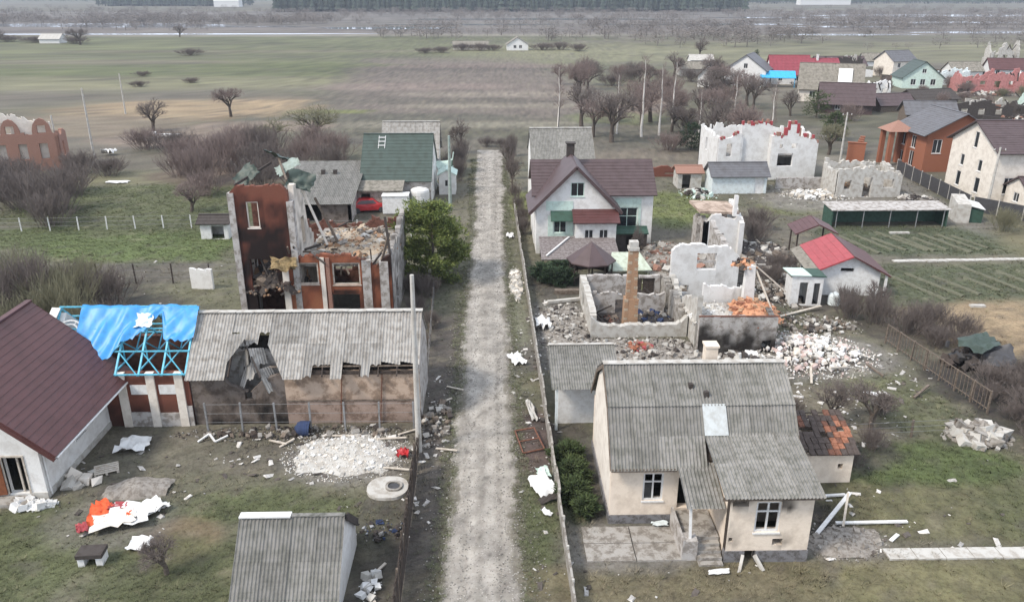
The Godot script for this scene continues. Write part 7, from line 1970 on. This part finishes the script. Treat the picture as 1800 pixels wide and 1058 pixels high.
# ---------------------------------------------------------------- far village, fields, woods
func village():
	var hs := [
		{called = "white_gable_house", label = "white house with a greyish purple roof next to the bright blue awning", at = Vector3(65, 0, -208), w = 10, d = 9, h = 3.9, r = 7.4, axis = "z", turn = -28, wall = "white", roof = "grey_roof", holes = {front = [[-2.6, 1.2, -1.4, 2.6], [1.2, 1.2, 2.4, 2.6], [-0.5, 4.2, 0.5, 5.4]]}},
		{called = "crimson_roof_house", label = "white house with a long crimson roof in the far village", at = Vector3(76, 0, -211), w = 9.6, d = 8, h = 2.6, r = 6.8, turn = -6, wall = "white_plaster", roof = "crimson_roof", holes = {left = [[-1, 1, 0.4, 2.2]], front = [[-3, 0.8, -2, 2], [1, 0.8, 2, 2]]}},
		{called = "low_crimson_house", label = "lower house with a crimson roof and white chimney beyond the slate-roofed cottage", at = Vector3(89, 0, -222), w = 8, d = 7, h = 2.6, r = 5.2, wall = "white_plaster", roof = "crimson_roof", chimney = [-1.5, 0.6, 6.2, 4.0], chimney_mat = "white"},
		{called = "slate_cottage", label = "pale gabled cottage with a grey-tan roof and one white roof patch", at = Vector3(73, 0, -176), w = 12.5, d = 8.6, h = 3.0, r = 7.6, turn = -20, wall = "cream_pale", roof = "tan_roof", over = 0.5, holes = {left = [[-0.6, 4.2, 0.5, 5.4], [-2.4, 1, -1.2, 2.4], [1.2, 1, 2.4, 2.4]], front = [[-4, 0.9, -2.8, 2.2], [2, 0.9, 3.2, 2.2]]}},
		{called = "brown_gable_house", label = "house with a broad brown roof and brown gable before the grey-tan cottage", at = Vector3(69, 0, -158), w = 9.5, d = 7, h = 2.3, r = 5.4, turn = -18, wall = "brown_roof", roof = "brown_roof", over = 0.7, holes = {front = [[-2, 0.8, -1, 1.8]]}},
		{called = "far_grey_hut", label = "small white hut with a pale grey roof in the far field", at = Vector3(121, 0, -261), w = 7.4, d = 5, h = 1.8, r = 3.8, wall = "white", roof = "tan_roof"},
		{called = "dark_roof_barn", label = "low barn with a black sagging roof beyond the brick house", at = Vector3(89, 0, -165), w = 10, d = 6, h = 1.8, r = 3.4, turn = 14, wall = "wood", roof = "char"},
		{called = "mint_gable_house", label = "far house with a mint gable and dark green roof", at = Vector3(105, 0, -201), w = 9.4, d = 8, h = 2.6, r = 6.2, axis = "z", turn = -8, wall = "mint", roof = "green_roof", holes = {front = [[-2.8, 0.8, -1.6, 2.2], [-0.6, 0.8, 0.6, 2.2], [1.8, 0.8, 3.0, 2.2], [-0.5, 3.6, 0.5, 4.6]]}},
		{called = "long_brown_shed", label = "long low shed with a slanting brown roof beside the brown gable", at = Vector3(79, 0, -160), w = 7, d = 5, h = 1.4, r = 3.2, turn = 8, wall = "wood", roof = "brown_roof"},
		{called = "grey_shack", label = "low weathered shack with a pale roof among the far bushes", at = Vector3(56, 0, -232), w = 7, d = 5, h = 2.0, r = 3.6, wall = "concrete_pale", roof = "tan_roof"},
		{called = "white_shack", label = "pale shack at the far edge of the bare grove", at = Vector3(66, 0, -262), w = 7, d = 5, h = 2.0, r = 3.4, wall = "white", roof = "concrete_pale"},
		{called = "dim_barn", label = "dim brown barn behind the crimson roofs", at = Vector3(101, 0, -240), w = 14, d = 7, h = 2.2, r = 4.4, wall = "wood", roof = "brown_roof"},
		{called = "far_white_cottage", label = "far white cottage between the mint gable and the broken tower", at = Vector3(128, 0, -222), w = 8, d = 6, h = 2.2, r = 4.2, wall = "white", roof = "tan_roof"},
		{called = "ochre_hut", label = "little ochre hut with a rusty roof beyond the blue awning", at = Vector3(80, 0, -196), w = 5, d = 4, h = 2.0, r = 3.4, wall = "brick_tan", roof = "rust"},
		{called = "pale_villa", label = "pale two-storey house with a dark roof behind the mint gable", at = Vector3(112, 0, -228), w = 8, d = 7, h = 4.4, r = 6.8, turn = 20, wall = "cream_pale", roof = "grey_roof", holes = {front = [[-2.4, 2.6, -1.4, 3.8], [1.0, 2.6, 2.0, 3.8]]}},
		{called = "white_bungalow", label = "white bungalow with a maroon roof near the broken tower", at = Vector3(142, 0, -226), w = 9, d = 6, h = 2.3, r = 4.8, turn = -12, wall = "white", roof = "maroon", holes = {front = [[-3, 0.8, -2, 1.9], [1.5, 0.8, 2.5, 1.9]]}},
		{called = "red_brick_cottage", label = "red brick cottage with a slate grey roof past the white stubs", at = Vector3(136, 0, -186), w = 8, d = 6, h = 2.6, r = 5.0, turn = 10, wall = "brick", roof = "tan_roof", holes = {front = [[-2.4, 0.9, -1.4, 2.0], [1.2, 0.9, 2.2, 2.0]]}},
		{called = "plank_barn", label = "weathered plank barn between the village and the orange brick house", at = Vector3(76, 0, -140), w = 8, d = 5, h = 2.4, r = 4.2, turn = -10, wall = "wood", roof = "grey_roof"},
		{called = "white_cube_house", label = "small white house with a steep dark roof left of the purple-roofed one", at = Vector3(54, 0, -204), w = 5, d = 5, h = 2.6, r = 5.2, axis = "z", turn = -20, wall = "white_plaster", roof = "char"},
		{called = "lone_farmhouse", label = "lone white gabled farmhouse with dark hedges in the far fields", at = Vector3(10, 0, -338), w = 8.6, d = 8, h = 2.3, r = 5.0, axis = "z", wall = "white", roof = "tan_roof", holes = {front = [[-1.6, 0.8, -0.4, 2], [0.6, 0.8, 1.8, 2]]}},
		{called = "farm_outbuilding", label = "low pale outbuilding left of the lone white farmhouse", at = Vector3(-9, 0, -341), w = 14, d = 6, h = 2.0, r = 3.2, wall = "concrete_pale", roof = "tan_roof"},
		{called = "field_barn", label = "white barn standing alone at the far left of the green field", at = Vector3(-202, 0, -389), w = 9, d = 7, h = 2.0, r = 4.0, wall = "white", roof = "concrete_pale"},
	]
	for a in hs:
		a.verge = a.get("verge", 0.4)
		a.course = 0.9
		house(a)
	var aw := MB.new()
	aw.hexa([Vector3(-4.2, 2.2, 1.6), Vector3(4.2, 2.2, 1.6), Vector3(4.2, 2.35, 1.6), Vector3(-4.2, 2.35, 1.6), Vector3(-4.2, 3.6, -1.6), Vector3(4.2, 3.6, -1.6), Vector3(4.2, 3.75, -1.6), Vector3(-4.2, 3.75, -1.6)])
	for x in [-4, 4]: aw.bar(Vector3(x, 0, 1.4), Vector3(x, 2.2, 1.4), 0.12, 0.12)
	one("blue_awning", "bright blue awning on posts beside the far white house", "awning", aw, M.cyan, Vector3(70.3, 0, -201.5), -14)
	var pt := MB.new()
	pt.hexa([Vector3(-1.4, -1.3, 0.1), Vector3(1.4, -1.3, 0.1), Vector3(1.4, -1.3, 0.2), Vector3(-1.4, -1.3, 0.2), Vector3(-1.4, 1.3, -2.0), Vector3(1.4, 1.3, -2.0), Vector3(1.4, 1.3, -1.9), Vector3(-1.4, 1.3, -1.9)])
	one("roof_patch", "white patch sheet on the grey-tan cottage roof", "sheet", pt, M.white, Vector3(74.4, 5.5, -171.8), -20)
	# ruins of the far village
	for q in [["pink_wall_ruin", "long roofless ruin of pinkish red walls at the far right", Vector3(118, 0, -192), 16.0, 4.2, "pink_wall", 5, -6.0], ["broken_tower_ruin", "pale broken tower ruin rising at the far right edge", Vector3(151, 0, -243), 8.5, 7.5, "concrete_pale", 3, 0.0], ["white_fragment_ruin", "white wall fragments beside the brown gable house", Vector3(86, 0, -181), 5.0, 3.2, "white", 2, 0.0], ["black_frame_ruin", "blackened house shell with pale wall stubs behind the brick house", Vector3(92, 0, -150.5), 13.0, 3.0, "char", 4, 0.0], ["sooty_shell_ruin", "sooty shell with white stubs behind the crimson roofs", Vector3(98, 0, -230), 10.0, 4.8, "char", 3, 0.0], ["mint_shell_ruin", "pale mint shell of a house beside the pinkish ruin", Vector3(116, 0, -207), 9.0, 3.6, "paleblue", 3, 0.0], ["white_stub_ruin", "row of white wall stubs behind the pinkish ruin", Vector3(138, 0, -205), 10.0, 3.4, "white", 3, 0.0], ["green_stub_ruin", "greenish white broken walls right of the black shell", Vector3(104, 0, -152), 7.0, 4.0, "mint", 2, 0.0], ["brick_stub_ruin", "low red brick walls left of the orange gate wall", Vector3(22.5, 0, -101), 5.0, 1.2, "brick", 1, 0.0]]:
		var t := thing(q[0], q[1], "ruin", q[2], q[7])
		var w: float = q[3]
		var h: float = q[4]
		var holes := []
		for i in q[6]:
			var x: float = -w / 2 + w * (i + 0.5) / q[6]
			holes.append([x - 0.7, h * 0.25, x + 0.7, h * 0.62])
		part(t, "wall", wall_mb(jag([Vector2(-w / 2, h * 0.8), Vector2(0, h), Vector2(w / 2, h * 0.7)], h * 0.16, 1.0), holes, 0.4), M[q[5]], Transform3D(Basis.IDENTITY, Vector3(0, 0, w * 0.22)))
		part(t, "wall", wall_mb(jag([Vector2(-w / 2, h * 0.6), Vector2(w / 2, h)], h * 0.2, 1.0), holes, 0.4), M[q[5] if q[5] != "char" else "concrete_pale"], Transform3D(Basis.IDENTITY, Vector3(0, 0, -w * 0.22)))
		for s in [1, -1]:
			part(t, "wall", wall_mb(jag([Vector2(-w * 0.2, h * 0.7), Vector2(0, h * 1.05), Vector2(w * 0.2, h * 0.6)], h * 0.15, 0.8), [], 0.4), M[q[5]], Transform3D(Basis(Vector3.UP, s * PI / 2), Vector3(s * w / 2, 0, 0)))
		if h > 2:
			for i in 5:
				var b := MB.new()
				var p := Vector3(rng.randf_range(-w / 2, w / 2), h * 0.5, rng.randf_range(-2, 2))
				b.bar(p, p + Vector3(rng.randf_range(-2, 2), h * 0.5, rng.randf_range(-1, 1)), 0.2, 0.2)
				part(t, "beam", b, M.char)
	for q in [[98, -146, 5, 3, "dark rubble before the blackened shell"], [112, -184, 6, 3, "pale rubble before the pinkish ruin"], [82, -186, 4, 3, "mixed rubble behind the grey-tan cottage"], [126, -198, 5, 3, "white rubble right of the pinkish ruin"], [100, -140, 6, 3, "grey rubble right of the orange brick house"]]:
		rubble(q[4], Vector3(q[0], 0, q[1]), q[2], q[3], 0.8, 40, 120, ["char", "concrete_pale", "brick_pink"], "", 0.6)
	for i in 34:
		var hb := MB.new()
		var ww := rng.randf_range(1.2, 3.0)
		var hh := rng.randf_range(0.8, 2.4)
		hb.hexa([Vector3(-ww, 0, 0.2), Vector3(ww, 0, 0.2), Vector3(ww, hh * rng.randf_range(0.4, 1.0), 0.2), Vector3(-ww, hh, 0.2), Vector3(-ww, 0, -0.2), Vector3(ww, 0, -0.2), Vector3(ww, hh * 0.6, -0.2), Vector3(-ww, hh, -0.2)])
		var p := Vector3(rng.randf_range(80, 150), 0, rng.randf_range(-236, -142))
		one("wall_stub", "broken wall stub among the far village ruins", "wall", hb, M[["white", "concrete_pale", "block", "char", "brick_pink", "wood"][i % 6]], p, rng.randf_range(-50, 50), "wall stubs of the far village")
	# distant hall
	house({called = "distant_hall", label = "big white hall far off at the foot of the left woods", at = Vector3(-409, 0, -1325), w = 38, d = 20, h = 9, r = 14, wall = "white", roof = "white", course = 4.0, category = "hall"})
	house({called = "distant_depot", label = "long white roof far off beyond the right-hand woods", at = Vector3(590, 0, -1500), w = 90, d = 20, h = 8, r = 11, wall = "white", roof = "white", course = 4.0, category = "hall"})
	# flooded strips
	for q in [[-330, -597, 150, 30], [-225, -572, 60, 16], [-66, -548, 46, 18], [-150, -570, 34, 10], [150, -600, 80, 14], [330, -640, 80, 22], [230, -560, 40, 10], [300, -480, 60, 14], [195, -455, 40, 8], [40, -720, 120, 22], [430, -820, 120, 40], [250, -760, 60, 16], [-190, -470, 120, 6], [-20, -600, 60, 9]]:
		var mb := MB.new()
		for i in 24:
			var a := TAU * i / 24
			var b := TAU * (i + 1) / 24
			var p := func(w): return Vector3(cos(w) * q[2] * (1.0 + 0.25 * nz.get_noise_2d(cos(w) * 60 + q[0], sin(w) * 60)), 0.03, sin(w) * q[3] * (1.0 + 0.4 * nz.get_noise_2d(cos(w) * 90, sin(w) * 90 + q[1])))
			mb.tri(Vector3(0, 0.03, 0), p.call(b), p.call(a))
		var o := structure("water", mb, M.water)
		o.position = Vector3(q[0], 0, q[1])

func woods():
	# bare trees that can be told apart
	var near := [
		["spreading bare tree alone on the tan field edge", -49.5, -153.8, 8.0, 0, 1.0, "twig_red"], ["bare tree with a forked crown beside the white trough", -57.7, -137.5, 7.4, 1, 1.1, "twig"],
		["greenish bare willow behind the tower of the gutted house", -27.4, -124.0, 7.6, 2, 1.5, "twig_green"], ["second greenish bare willow left of the tower", -32.0, -118.0, 6.6, 3, 1.5, "twig_green"],
		["tall leaning bare tree behind the slate house", 18.5, -124.8, 11.5, 0, 1.0, "twig"], ["bare tree left of the leaning one behind the slate house", 15.4, -140, 10.5, 1, 1.0, "twig"], ["bare tree over the white block house", 34.0, -120.0, 9.5, 2, 1.0, "twig"],
		["bare tree at the end of the lane, left verge", -4.6, -116.0, 6.6, 3, 0.9, "twig"], ["thin bare tree on the right verge near the lane's end", 2.0, -103.0, 6.6, 1, 0.55, "twig"], ["bare tree on the right verge before the slate house", 2.2, -93, 5.8, 2, 0.55, "twig"],
		["small bare fruit tree on the dry patch of the left yard", -13.4, -26.4, 2.7, 3, 1.1, "twig"], ["dark bare apple tree in the rubble yard behind the tiled hut", 20.2, -36.9, 3.8, 0, 1.1, "twig"], ["slim bare apple tree left of the dark one", 18.2, -37.8, 3.3, 2, 0.9, "twig"],
		["bare fruit tree in the green field by the tiny shed", -32.5, -84, 4.8, 1, 1.2, "twig_red"], ["thin bare tree before the mint gable wing", 12.6, -66.2, 4.4, 3, 0.5, "twig"], ["dark bare tree at the far garden beds", 45, -58, 2.6, 2, 1.0, "twig"],
		["lone dark tree in the green field, far left", -183, -375, 10.0, 0, 1.3, "twig"], ["smaller lone tree left of the field barn", -216, -370, 9.0, 2, 1.2, "twig"], ["lone round tree on the far field boundary", -163, -440, 9, 1, 1.2, "twig"], ["dark tree near the far grey hut", 74, -295, 9.0, 3, 1.0, "twig"],
		["bare tree standing over the scrap yard behind the picket fence", 27.6, -53.0, 3.6, 1, 1.0, "twig"], ["bare tree leaning over the orange brick fence", 48.5, -114, 6.5, 0, 1.0, "twig_green"]]
	for q in near: tree(q[0], Vector3(q[1], 0, q[2]), q[3], q[4], q[5], q[6])
	for q in [[11.4, -140.8, 10.5], [24.1, -129.9, 12.5], [27.2, -131, 11.2], [31.0, -138.5, 11.5], [32.7, -127.1, 8.0], [42, -121, 9.5], [20.5, -133, 10.0], [38.5, -128, 10.5]]:
		tree("slender white-trunked birch in the bare grove behind the slate house", Vector3(q[0], 0, q[1]), q[2], 10 + rng.randi() % 3, 0.9, "twig_red", "birch", "birch_tree", "birches of the bare grove")
	for i in 34:
		var x := rng.randf_range(16, 58)
		var z := rng.randf_range(-232, -112) if x < 46 else rng.randf_range(-235, -150)
		tree("grey bare tree of the grove between the lane and the village", Vector3(x, 0, z), rng.randf_range(6.5, 10.5), rng.randi() % 4, rng.randf_range(0.8, 1.2), ["twig", "twig_red"][i % 2], "bark", "bare_tree", "bare grove trees")
	for q in [[26, -118], [33, -134], [22, -146], [44, -140], [36, -158], [48, -170], [40, -185], [30, -205], [34, -222], [40, -232], [46, -225], [52, -214], [36, -214], [28, -238]]:
		bush("brown thicket in the bare grove", Vector3(q[0], 0, q[1]), rng.randf_range(2.5, 4.5), rng.randf_range(2.5, 5.0), ["twig", "twig_red"][rng.randi() % 2], "grove thickets")
	# thickets on the left
	for q in [[-34.3, -104, 4.2, 5.6], [-29.5, -101, 3.6, 4.8], [-38.5, -108, 4.0, 4.6], [-32, -112, 4.2, 5.0], [-25.5, -106, 3.6, 4.6], [-43, -112, 3.6, 3.6], [-47, -118, 4.2, 3.4], [-52, -121, 4.2, 3.2], [-38, -120, 4.0, 4.0], [-22, -112, 3.5, 4.0], [-28, -94, 3.2, 4.2], [-24.5, -97, 3.0, 4.0], [-36, -98, 3.6, 5.0], [-31, -107, 3.6, 6.0], [-40, -102, 3.2, 3.6], [-26, -116, 3.6, 4.4], [-20.5, -101, 2.8, 4.6], [-33.5, -91, 2.6, 3.0]]:
		bush("purplish brown thicket along the track behind the green field", Vector3(q[0], 0, q[1]), q[2], q[3], ["twig_red", "twig"][rng.randi() % 2], "thickets behind the green field")
	for q in [[-47, -84, 4.5, 4.6], [-51.5, -86, 4.2, 4.2], [-45, -79, 3.4, 3.6], [-56, -90, 4.5, 4.6], [-50, -92, 4.2, 4.0], [-54, -104, 3.5, 3.0], [-49.5, -102, 3.0, 2.6], [-58, -97, 4.0, 3.6]]:
		bush("dense dark thicket before the arched brick ruin", Vector3(q[0], 0, q[1]), q[2], q[3], "twig", "thickets before the arched ruin")
	for q in [[-34, -55, 3.4, 4.6], [-30.5, -52, 3.2, 3.8], [-37, -58, 3.0, 4.2], [-29, -56.5, 2.6, 3.2], [-33, -49, 3.0, 3.6], [-26.5, -51, 2.2, 2.4], [-38, -51, 3.0, 4.0], [-29.5, -46.5, 2.4, 2.6], [-25, -47.5, 1.8, 1.8], [-36, -46, 2.6, 3.0], [-16, -49.4, 1.6, 1.8], [-31.6, -54.6, 3.0, 4.2], [-35.6, -52.6, 3.0, 4.0], [-28.2, -49.8, 2.4, 2.8], [-40, -55, 3.2, 4.2], [-32, -59, 2.4, 3.0], [-38.5, -47.5, 3.0, 3.6], [-23.5, -50.2, 1.8, 1.8], [-27, -45.6, 2.0, 2.0]]:
		bush("dark bare orchard scrub behind the maroon roof", Vector3(q[0], 0, q[1]), q[2], q[3], ["twig", "twig_green"][rng.randi() % 2], "scrub behind the maroon roof")
	for q in [[-5.2, -57.5, 1.3, 1.8], [-5.9, -54, 1.2, 1.6], [-4.5, -51.5, 1.0, 1.3], [-5.0, -48.5, 1.1, 1.3], [-6.2, -58.5, 1.3, 2.0]]:
		bush("grey bush in the strip between the gutted house and the lane", Vector3(q[0], 0, q[1]), q[2], q[3], "twig", "bushes in the lane strip")
	for q in [[-4.3, -98, 1.2, 3.0], [-4.6, -104, 1.5, 3.6], [-4.4, -110, 1.5, 3.6], [2.3, -99, 0.9, 2.8], [2.2, -108, 1.0, 3.0], [2.4, -88, 0.8, 2.2], [2.6, -83, 0.8, 2.0], [2.9, -78, 0.9, 2.2], [2.8, -74.5, 0.8, 2.0], [-5.8, -100, 1.6, 3.4], [2.5, -114, 1.2, 3.4], [-1.0, -121.5, 1.6, 1.6], [1.2, -121, 1.4, 1.5]]:
		bush("bare hedge bush lining the far end of the lane", Vector3(q[0], 0, q[1]), q[2], q[3], "twig", "hedge bushes of the lane")
	for q in [[28.4, -49.8, 1.9, 2.2], [30.2, -50.4, 1.9, 2.3], [31.8, -49.0, 1.6, 1.9], [27.2, -51.6, 1.6, 2.4], [29.4, -47.6, 1.4, 1.6], [25.4, -52.4, 1.3, 2.0], [26.2, -54, 1.3, 2.2], [31, -46.9, 1.2, 1.3]]:
		bush("round grey brown shrub behind the top of the picket fence", Vector3(q[0], 0, q[1]), q[2], q[3], "twig", "shrubs behind the picket fence")
	for q in [[29.8, -41.6, 1.8, 1.5], [31.5, -40.5, 2.0, 1.7], [30.2, -38.4, 1.9, 1.5], [33, -38.2, 2.2, 1.9], [29, -36, 1.6, 1.3], [31.5, -35.6, 2.0, 1.6], [28.2, -34.6, 1.3, 1.1], [34.5, -41, 2.2, 1.8], [30.5, -33.2, 1.7, 1.3], [33.5, -34.4, 2.0, 1.6], [28.6, -40.2, 1.2, 1.1], [32.4, -42.6, 1.8, 1.5], [35.4, -37, 2.2, 1.8], [29.2, -33.4, 1.3, 1.0], [31, -37, 1.9, 1.6], [34.6, -43.4, 1.8, 1.4], [28.8, -38, 1.2, 1.1]]:
		bush("low dark brushwood in the scrub beside the burnt heap", Vector3(q[0], 0, q[1]), q[2], q[3], "twig", "brushwood by the burnt heap")
	for q in [[17.2, -36.2, 1.2, 1.4], [19.4, -35.2, 1.0, 1.2], [21.4, -38.6, 1.0, 1.2], [16.6, -39.0, 0.9, 1.0], [17.8, -33.6, 0.7, 0.8]]:
		bush("small bare shrub in the yard behind the tiled hut", Vector3(q[0], 0, q[1]), q[2], q[3], "twig", "shrubs behind the tiled hut")
	for q in [[24.5, -71, 2.0, 2.4], [22.6, -74, 2.2, 2.6], [26, -75.5, 2.2, 2.4], [24, -62.5, 1.6, 2.0], [22.4, -60, 1.6, 1.8]]:
		bush("dark tangled shrub between the white stump and the red-roofed shed", Vector3(q[0], 0, q[1]), q[2], q[3], "twig", "shrubs by the white stump")
	bush("yellowish bare bush by the panel fence", Vector3(50.2, 0, -74.4), 1.8, 2.4, "twig_green")
	for q in [[-5, -333, 5, 3], [0.5, -334, 4, 2.6], [-12, -334, 5, 3], [20, -336, 6, 3], [27, -338, 6, 3.4], [-20, -322, 5, 2.4], [-26, -320, 5, 2.2], [34, -330, 5, 3], [-112, -310, 6, 2.6], [-190, -385, 8, 3.4], [-212, -392, 8, 3], [-228, -398, 8, 3], [-98, -232, 3, 1.6], [-88, -206, 3, 1.6], [-78, -214, 3, 1.4]]:
		bush("low dark clump in the open fields", Vector3(q[0], 0, q[1]), q[2], q[3], "twig", "clumps in the open fields")
	for i in 40:
		bush("bare garden bush among the far village houses", Vector3(rng.randf_range(56, 135), 0, rng.randf_range(-238, -138)), rng.randf_range(1.5, 3.2), rng.randf_range(1.6, 3.6), ["twig", "twig_green", "twig_red"][i % 3], "bushes of the far village")
	# evergreens
	var pal := [Color(0.125, 0.165, 0.045), Color(0.17, 0.205, 0.05), Color(0.095, 0.125, 0.04), Color(0.21, 0.235, 0.07)]
	evergreen("bushy green pine standing beside the lane", Vector3(-5.0, 0, -61.9), 6.6, 3.0, "pine_tree", 190, pal, 0.5, 3)
	var dk := [Color(0.028, 0.05, 0.026), Color(0.04, 0.065, 0.03)]
	evergreen("dark green fir in the garden left of the brown gable house", Vector3(60.5, 0, -150), 5.0, 2.6, "fir_tree", 26, [Color(0.06, 0.085, 0.03), Color(0.075, 0.1, 0.035)], 0.5, 8)
	evergreen("dark fir at the edge of the bare grove", Vector3(29.4, 0, -118), 4.2, 2.0, "fir_tree", 26, dk, 0.5, 9)
	evergreen("dark green fir right of the street pole", Vector3(54, 0, -126), 4.6, 1.8, "fir_tree", 26, [Color(0.05, 0.075, 0.03), Color(0.07, 0.095, 0.035)], 0.5, 10)
	evergreen("dark fir close to the far grey hut", Vector3(80, 0, -250), 6, 2.2, "fir_tree", 22, dk, 1.0, 11)
	for q in [[4.6, -60.5, 1.0], [5.6, -60.2, 0.9], [3.9, -61.4, 0.9], [5.2, -62, 1.0]]:
		evergreen("low dark green hedge shrub beside the gazebo", Vector3(q[0], 0, q[1]), 1.3, q[2], "hedge_shrub", 14, dk, 0.5, 20 + int(q[0] * 10)).set_meta("group", "hedge shrubs by the gazebo")
	for q in [[3.5, -31.2, 0.75], [3.7, -32.8, 0.8], [3.6, -34.4, 0.75], [4.0, -30.0, 0.5]]:
		evergreen("low green shrub in the strip beside the cream house gable", Vector3(q[0], 0, q[1]), 0.8, q[2], "garden_shrub", 14, [Color(0.04, 0.06, 0.02), Color(0.055, 0.075, 0.025)], 0.5, 40 + int(q[1] * 10)).set_meta("group", "shrubs beside the cream gable")
	far_woods()

func far_woods():
	# distant masses: pine forest on the skyline, leafless belts before it
	var r := RandomNumberGenerator.new()
	r.seed = 12
	var cone := MB.new()
	for l in 4:
		var y0 := 0.18 + l * 0.2
		var w := 0.17 - l * 0.035
		for i in 7:
			var a := TAU * i / 7 + l
			var b := TAU * (i + 1) / 7 + l
			cone.tri(Vector3(0, y0 + 0.32, 0), Vector3(cos(b) * w * r.randf_range(0.7, 1.3), y0, sin(b) * w), Vector3(cos(a) * w * r.randf_range(0.7, 1.3), y0 + r.randf_range(-0.05, 0.05), sin(a) * w))
	cone.tube(Vector3(0, 0, 0), Vector3(0, 0.3, 0), 0.02, 0.015, 4)
	var xf := []
	var co := []
	for i in 5200:
		var x: float
		var z: float
		if i < 2600: x = r.randf_range(-255, 300); z = r.randf_range(-1180, -985)
		elif i < 3100: x = r.randf_range(-640, -420); z = r.randf_range(-1500, -1380)
		elif i < 3900: x = r.randf_range(320, 1300); z = r.randf_range(-1900, -1620)
		else: x = r.randf_range(-1700, 1700); z = r.randf_range(-2400, -2050)
		var h := r.randf_range(14, 22)
		xf.append(Transform3D(Basis(Vector3.UP, r.randf() * TAU).scaled(Vector3(h * 1.5, h, h * 1.5)), Vector3(x, 0, z)))
		var g := r.randf_range(0.7, 1.25)
		co.append(Color(0.035 * g, 0.05 * g, 0.036 * g))
	var o := many(self, "pine_forest", cone.mesh(), M.grass, xf, co)
	o.set_meta("label", "dark pine forest along the skyline"); o.set_meta("category", "forest")
	var br := MB.new()
	for i in 190:
		var a := r.randf() * TAU
		var u := r.randf()
		var rad := 0.32 * sqrt(r.randf())
		var p := Vector3(cos(a) * rad, 0.25 + 0.6 * u, sin(a) * rad)
		var d := Vector3(cos(a) + r.randf_range(-0.6, 0.6), r.randf_range(0.2, 1.4), sin(a) + r.randf_range(-0.6, 0.6)).normalized()
		var w := d.cross(Vector3(r.randf_range(-1, 1), r.randf_range(-1, 1), r.randf_range(-1, 1))).normalized() * 0.012
		br.tri(p - w, p + w, p + d * 0.12)
	br.tube(Vector3(0, 0, 0), Vector3(0.02, 0.6, 0), 0.02, 0.01, 4)
	xf = []; co = []
	var rows := [[2600, -1200, 1200, -960, -700], [1200, -900, -120, -700, -600], [1100, 60, 900, -700, -480], [260, -700, 500, -540, -520], [260, 60, 420, -470, -330], [160, -60, 200, -460, -400], [300, -900, 900, -620, -610], [500, -1300, 1300, -1200, -980]]
	for q in rows:
		for i in q[0]:
			var x := r.randf_range(q[1], q[2])
			var z := r.randf_range(q[3], q[4])
			if nz.get_noise_2d(x * 0.5, z * 1.2) < -0.15: continue
			var h := r.randf_range(2.5, 7)
			xf.append(Transform3D(Basis(Vector3.UP, r.randf() * TAU).scaled(Vector3(h * 2.0, h, h * 2.0)), Vector3(x, 0, z)))
			var g := r.randf_range(0.8, 1.25)
			co.append(Color(0.17 * g, 0.15 * g, 0.135 * g))
	o = many(self, "leafless_woods", br.mesh(), M.grass, xf, co)
	o.set_meta("label", "leafless grey brown woods across the far plain"); o.set_meta("category", "woods")

func _ready():
	# camera, sky, sun, exposure
	rng.seed = 20240
	nz.seed = 7; nz.frequency = 0.012; nz.fractal_octaves = 3
	nf.seed = 21; nf.frequency = 0.02; nf.fractal_octaves = 4
	var cam := Camera3D.new()
	cam.name = "camera"
	cam.fov = 41.4
	cam.near = 0.5
	cam.far = 9000
	add_child(cam)
	cam.position = Vector3(0, 22, 0)
	cam.rotation_degrees = Vector3(-21.235, -1.335, 0)
	var env := Environment.new()
	env.background_mode = Environment.BG_SKY
	var sm := ProceduralSkyMaterial.new()
	sm.sky_top_color = Color(0.67, 0.7, 0.75)
	sm.sky_horizon_color = Color(0.71, 0.745, 0.8)
	sm.sky_curve = 0.2
	sm.ground_horizon_color = Color(0.55, 0.57, 0.6)
	sm.ground_bottom_color = Color(0.35, 0.34, 0.32)
	sm.sun_angle_max = 60
	sm.energy_multiplier = 1.2
	var sky := Sky.new()
	sky.sky_material = sm
	env.sky = sky
	env.tonemap_mode = Environment.TONE_MAPPER_LINEAR
	env.tonemap_exposure = 2.3
	env.sdfgi_enabled = true
	env.ssao_enabled = true
	env.ssil_enabled = true
	env.fog_enabled = true
	env.fog_density = 0.00018
	env.fog_light_color = Color(0.75, 0.78, 0.83)
	var we := WorldEnvironment.new()
	we.name = "environment"
	we.environment = env
	add_child(we)
	var sun := DirectionalLight3D.new()
	sun.name = "sun"
	sun.light_energy = 0.5
	sun.light_angular_distance = 12.0
	sun.light_color = Color(1.0, 0.965, 0.92)
	sun.shadow_enabled = true
	sun.rotation_degrees = Vector3(-48, -62, 0)
	add_child(sun)
	# setting
	materials()
	build_ground()
	build_lane()
	left_things()
	right_things()
	village()
	woods()
	build_grass()
	build_gravel()
	build_litter()
